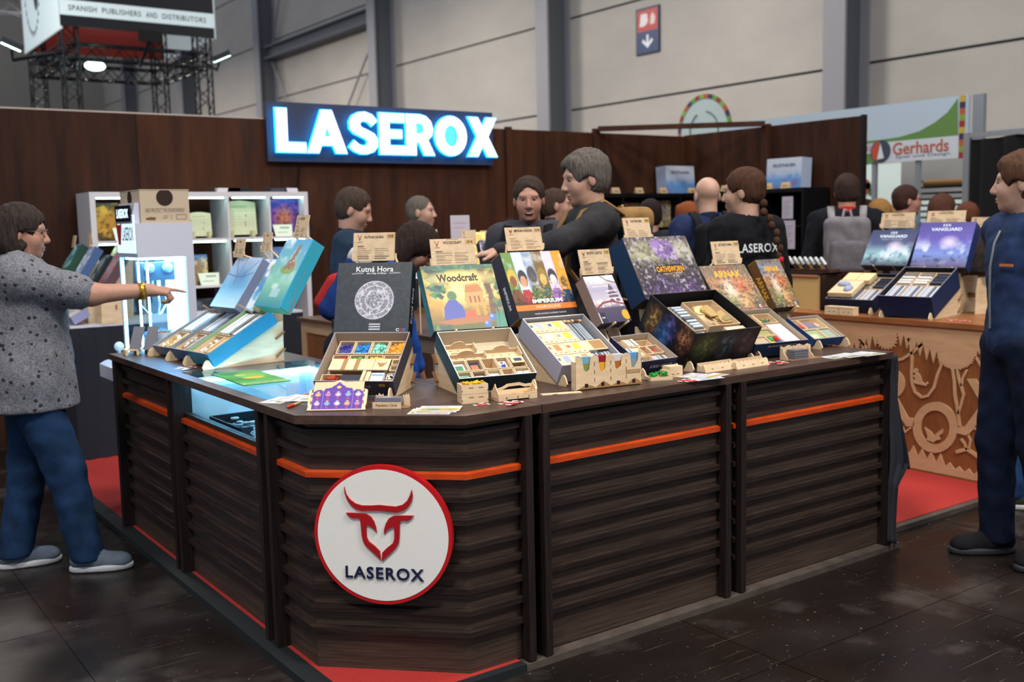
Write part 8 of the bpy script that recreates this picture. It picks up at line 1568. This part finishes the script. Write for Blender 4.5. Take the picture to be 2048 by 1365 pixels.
def backpack(info, label, col, col2=None, w=0.15, d=0.075, h=0.21, z=1.24, strap=None, top=None, y=-0.20, pocket=True):
    f = info['f']; U = info['U']; T = np.eye(4); T[:3, :3] = info['R']; T[:3, 3] = info['root']; t = thing('backpack', label, 'backpack', T, None)
    v = Vol(U(0, y, z)-0.34, U(0, y, z)+0.34, 0.010); v.rbox(U(0, y, z), (w*f, d*f, h*f), info['Rl'], 0.06, 0.0)
    v.ripple(0.006, 0.08, int(w*1000), 4); bd = part('bag_body', vmesh('bag_body', [v.mesh()], [cloth_mat(col)]), None, t)
    if pocket: v = Vol(U(0, y-d, z-0.08)-0.25, U(0, y-d, z-0.08)+0.25, 0.010); v.rbox(U(0, y-d*0.9, z-0.07), (w*0.75*f, 0.045*f, h*0.55*f), info['Rl'], 0.04, 0.0); part('front_pocket', vmesh('front_pocket', [v.mesh()], [cloth_mat(col2 or col)]), None, t)
    if top: v = Vol(U(0, y, z+h)-0.25, U(0, y, z+h)+0.25, 0.010); v.rbox(U(0, y, z+h*0.92), (w*0.95*f, d*1.1*f, 0.06*f), info['Rl'], 0.05, 0.0); part('top_flap', vmesh('top_flap', [v.mesh()], [cloth_mat(top)]), None, t)
    part('grab_handle', MB().tube([U(-0.03, y+d*0.6, z+h), U(-0.02, y+d*0.6, z+h+0.05), U(0.02, y+d*0.6, z+h+0.05), U(0.03, y+d*0.6, z+h)], 0.01, 8), cloth_mat(strap or col), t)
    for sg in (-1, 1):
        ce = [U(sg*0.10, y+d*0.8, z+h*0.8), U(sg*0.108, -0.13, 1.46), U(sg*0.112, -0.03, 1.522), U(sg*0.115, 0.07, 1.478), U(sg*0.122, 0.142, 1.36), U(sg*0.13, 0.15, 1.22), U(sg*0.15, 0.06, 1.10), U(sg*0.14, y+d*0.6, 1.06)]
        b = MB(); n = len(ce); P_ = [np.array(c) for c in ce]; vv = []
        for i, p in enumerate(P_):
            dd = P_[min(i+1, n-1)]-P_[max(i-1, 0)]; dd /= np.linalg.norm(dd); sx = np.array([1.0, 0, 0]); sx -= dd*(sx@dd); sx /= np.linalg.norm(sx); nz_ = np.cross(sx, dd); vv += [tuple(p+sx*0.026+nz_*0.006), tuple(p-sx*0.026+nz_*0.006), tuple(p-sx*0.026-nz_*0.006), tuple(p+sx*0.026-nz_*0.006)]
        b.add(vv, [(4*i+j, 4*i+(j+1) % 4, 4*i+4+(j+1) % 4, 4*i+4+j) for i in range(n-1) for j in range(4)], 0, None, True); part('strap', b, cloth_mat(strap or col), t)
    return t
# ---------------------------------------------------------------- who stands where
def star_cloth():
    m = bpy.data.materials.new('grey_star_cloth'); m.use_nodes = True; nt = m.node_tree; N = nt.nodes.new; L = nt.links.new; b = nt.nodes['Principled BSDF']; b.inputs['Roughness'].default_value = 0.9
    g = N('ShaderNodeTexCoord'); vo = N('ShaderNodeTexVoronoi'); vo.inputs['Scale'].default_value = 27;  L(g.outputs['Object'], vo.inputs['Vector'])
    r = N('ShaderNodeValToRGB'); r.color_ramp.interpolation = 'CONSTANT'; r.color_ramp.elements[0].color = (1, 1, 1, 1); r.color_ramp.elements[1].position = 0.24; r.color_ramp.elements[1].color = (0, 0, 0, 1); L(vo.outputs['Distance'], r.inputs[0])
    nz = N('ShaderNodeTexNoise'); nz.inputs['Scale'].default_value = 130; nz.inputs['Detail'].default_value = 3; L(g.outputs['Object'], nz.inputs['Vector'])
    r2 = N('ShaderNodeValToRGB'); r2.color_ramp.elements[0].position = 0.35; r2.color_ramp.elements[0].color = (*srgb('#4c4d55'), 1); r2.color_ramp.elements[1].position = 0.62; r2.color_ramp.elements[1].color = (*srgb('#72737a'), 1); L(nz.outputs[0], r2.inputs[0])
    sel = N('ShaderNodeValToRGB'); sel.color_ramp.interpolation = 'CONSTANT'; sel.color_ramp.elements[1].position = 0.45; L(vo.outputs['Color'], sel.inputs[0]); mu = N('ShaderNodeMath'); mu.operation = 'MULTIPLY'; L(r.outputs[0], mu.inputs[0]); L(sel.outputs[0], mu.inputs[1])
    mx = N('ShaderNodeMix'); mx.data_type = 'RGBA'; L(mu.outputs[0], mx.inputs[0]); L(r2.outputs[0], mx.inputs[6]); mx.inputs[7].default_value = (*srgb('#1f2026'), 1); L(mx.outputs[2], b.inputs['Base Color']); return m
# woman pointing, left foreground
fa = -14
person_w, wi = person('woman in a grey star print top pointing past the counter', (44, 462, 4.72), fa, H=1.70, skin='#a97a66', hair=('bob', '#1a1211', '#3d332f'), shirt_m=star_cloth(), sleeve='short', loose=0.055, hem=0.80, pants='#1c3557', shoes=('#5f6a7a', '#a9adb2'), female=True, head_yaw=-6, head_pitch=6, base=0.0, big=1.12, glasses='#6a4a3a', laces=True, q=1.15,
    arms={'R': ((0.155, 0.30, 1.335), (0.10, 0.56, 1.34), (0.02, 1, -0.10), (-0.35, 0.0, -1), (4, 62, 66, 68))}, feet={'R': (0.10, 0.20, 0), 'L': (-0.10, -0.12, 0)}, hands=(True, False))
w_ = wi['ar']['R']; wd_ = (w_[1]-w_[0]); wd_ /= np.linalg.norm(wd_); pw_ = to_world(wi, w_[1]-wd_*0.035)
dW = wi['R']@wd_; uW = np.cross(dW, (0, 0, 1)); uW /= np.linalg.norm(uW)
wt = thing('wristwatch', 'gold mesh wristwatch on the pointing woman', 'watch', T4(pw_, uW, np.cross(dW, uW), dW)); part('band', MB().lathe([(0.036, -0.013), (0.0385, -0.013), (0.0385, 0.013), (0.036, 0.013)], 28, 0, None, True, False), mat('gold_band', '#b08a2e', 0.3, metal=0.8), wt); part('dial', MB().box(-0.013, 0.037, -0.014, 0.013, 0.042, 0.014), mat('gold_band', '#b08a2e'), wt)
# man at the right edge
person_m, mi_ = person('man in a navy zip hoodie and navy trousers by the aisle', (2044, 365, 4.55), 152, H=1.83, skin='#b08a78', hair=('full', '#3a261c', '#553a2a'), shirt='#1e2c44', shirt2='#26365a', pants='#141d33', shoes=('#17181c', '#2b2c31'), head_yaw=-38, head_pitch=2, base=0.0, hem=0.90, collar='#1b2840', laces=True, q=1.1, feet={'R': (0.10, 0.02, 0), 'L': (-0.13, -0.12, 0)}, arms={'R': ((0.215, -0.13, 1.14), (0.20, -0.04, 0.90), (0, 0.15, -1), (-1, 0, 0), (28, 32, 36, 40)), 'L': ((-0.25, -0.06, 1.14), (-0.25, 0.02, 0.89), (0, 0.15, -1), (1, 0, 0), (28, 32, 36, 40))})
T = np.eye(4); T[:3, :3] = mi_['R']; T[:3, 3] = mi_['root']; U = mi_['U']
b = MB(); b.tube([U(0.0, 0.145, 1.02), U(0.0, 0.15, 1.15), U(0.0, 0.152, 1.28), U(0.0, 0.135, 1.38), U(0, 0.11, 1.43)], 0.006, 6); part('zip', b, mat('zip_metal', '#7d8288', 0.4, metal=0.7), person_m)
part('chest_logo', MB().box(-0.035, 0, -0.006, 0.035, 0.004, 0.006, 0, T4(U(-0.09, 0.136, 1.29), (0.96, 0.28, 0), (-0.28, 0.96, 0), (0, 0, 1))), flat('#a8643c'), person_m)
# walker behind him: only the heel of a sneaker and some denim show
person('walker in blue jeans and green grey sneakers behind the hoodie man', proj((5.70, 2.63, 1.64)), -45, H=1.76, skin='#b08a78', hair=('short', '#2a1d17', '#3f2c22'), shirt='#2c3138', pants='#23406a', shoes=('#3a4238', '#c9c9c4'), base=0.0, q=0.8, eyes=False, feet={'R': (0.10, -0.42, 0), 'L': (-0.10, 0.25, 0)})
# inside the booth, left to right
person('man with cropped sides in a dark navy jacket looking down', (708, 420, 6.3), -36, skin='#b08570', hair=('short', '#2b211c', '#4a3c33'), shirt='#1c2a3c', shirt2='#243448', pants='#16181f', head_pitch=20, collar='#141a24')
person('man with a grey buzz cut behind the bowed woman', (842, 425, 8.0), -44, skin='#b58c7a', hair=('crop', '#4a443f', '#6a625a'), shirt='#2a2c33', pants='#16181f')
pl, li = person('dark haired woman in a blue top bowed over the counter', (832, 472, 5.45), -35, H=1.66, lean=33, head_pitch=42, skin='#9a6f5f', hair=('long', '#1c1414', '#32231f'), shirt='#2350a0', shirt2='#1c3f86', pants='#16181f', female=True, glasses='#2a2422')
backpack(li, 'red, white and blue backpack on the bowed woman', '#1f3a7a', '#a82a2c', w=0.15, d=0.07, h=0.2, z=1.24, strap='#26262c', top='#c9c6c0')
pf, fi = person('smiling stubbled man in a dark sweater facing the aisle', (1058, 400, 5.97), 222, skin='#a87a68', hair=('short', '#241b18', '#3d312b'), shirt='#36353b', shirt2='#403f46', pants='#16181f', smile=True, beard=('#5a4238', '#6b5044'), head_pitch=6, head_yaw=10)
backpack(fi, 'black backpack of the smiling man', '#17181c', w=0.13, strap='#15161a')
person('short haired man in profile behind the two talking men', (1113, 412, 7.7), -32, skin='#a87d6c', hair=('crop', '#2f231d', '#4a382f'), shirt='#3a3d48', pants='#16181f', beard=('#5a4238', '#6b5044'))
ga = 158
pg, gi = person('tall grey haired man in a charcoal sweater reaching across', (1170, 358, 5.25), ga, skin='#b28a76', hair=('full', '#332e2b', '#6a635d'), shirt='#282729', shirt2='#323135', pants='#16181f', head_pitch=10, arms={'L': ((-0.225, 0.22, 1.335), (-0.145, 0.47, 1.30), (0.15, 1, -0.08), (0, -0.1, -1), (12, 15, 18, 22))})
backpack(gi, 'tan and blue grey backpack of the grey haired man', '#3a4552', '#8a6a42', w=0.15, strap='#8f6f45', top='#8f6f45')
pb_, bi = person('bald man in a navy padded jacket seen from behind', (1414, 392, 7.1), 62, skin='#b8917c', hair=('bald', '#3a2c24', '#3a2c24'), shirt='#1b2440', shirt2='#232e50', pants='#16181f', eyes=False, collar='#1a2340')
backpack(bi, 'black backpack of the bald man', '#15161a', w=0.15, strap='#1b1c20')
ps, si = person('woman with a long braid in a black LASEROX shirt', (1487, 385, 5.75), 78, skin='#b08a76', hair=('braid', '#2b1a13', '#4f3426'), shirt='#0f1014', shirt2='#14151a', pants='#121317', female=True, head_yaw=40, head_pitch=4, hem=0.8)
U = si['U']; c_ = U(-0.03, -0.150, 1.335); text('LASEROX', 0.27, 0.048, mat('shirt_print', '#c9cfd2', 0.7), ps, T4(c_, (1, 0, 0), (0, 0.06, 1), (0, -1, 0.06)), name='shirt_lettering', bold=0.02, spacing=1.1)
pk, ki = person('man in a black hoodie with a red collar and grey backpack', (1694, 384, 7.95), 38, skin='#a87a68', hair=('short', '#241a16', '#3a2b24'), shirt='#121318', shirt2='#181a20', pants='#16181f', eyes=False, collar='#b8261f', big=1.05)
backpack(ki, 'light grey backpack on the man in the black hoodie', '#77747a', '#68666c', w=0.16, strap='#8f8c90')
person('man with glasses and a goatee in a grey blue shirt', (1814, 402, 8.7), -38, skin='#a87868', hair=('short', '#2a1b17', '#3f2a23'), shirt='#4a5568', shirt2='#56627a', pants='#16181f', glasses='#2a2a30', beard=('#4a2f26', '#5a3c30'))
# heads further back
for lab, hd, az, hr, sh_ in (('dark haired person browsing the black bookcase', (1300, 432, 7.9), 60, ('short', '#17100f', '#2a1c1a'), '#22242c'), ('red haired person browsing beside the bald man', (1374, 436, 8.5), 100, ('full', '#5f2f18', '#8a4a26'), '#2a2c34'),
        ('blonde woman in the far aisle', (1757, 428, 9.6), 70, ('long', '#6a4826', '#a87f48'), '#7a8fa8'), ('woman with loose brown hair by the mesh rack', (1886, 420, 9.0), -10, ('long', '#3a241c', '#5a3a2c'), '#2a2c34'),
        ('reddish haired person before the black curtain', (1932, 432, 9.3), 80, ('short', '#4a2a20', '#6a3f2e'), '#3a3038'), ('dark haired passer by next to the blonde woman', (1731, 424, 10.7), 60, ('short', '#1f1614', '#33251f'), '#3a3f4a'), ('fair haired passer by beside the man with glasses', (1777, 436, 11.0), 60, ('full', '#7a5f3c', '#a8895a'), '#8a94a0')):
    person(lab, hd, az, skin='#a87d6c', hair=hr, shirt=sh_, pants='#1c1e26', eyes=False, q=0.75, hands=(False, False), base=ZP if hd[0] < 1700 else 0.0)
flush_texts()
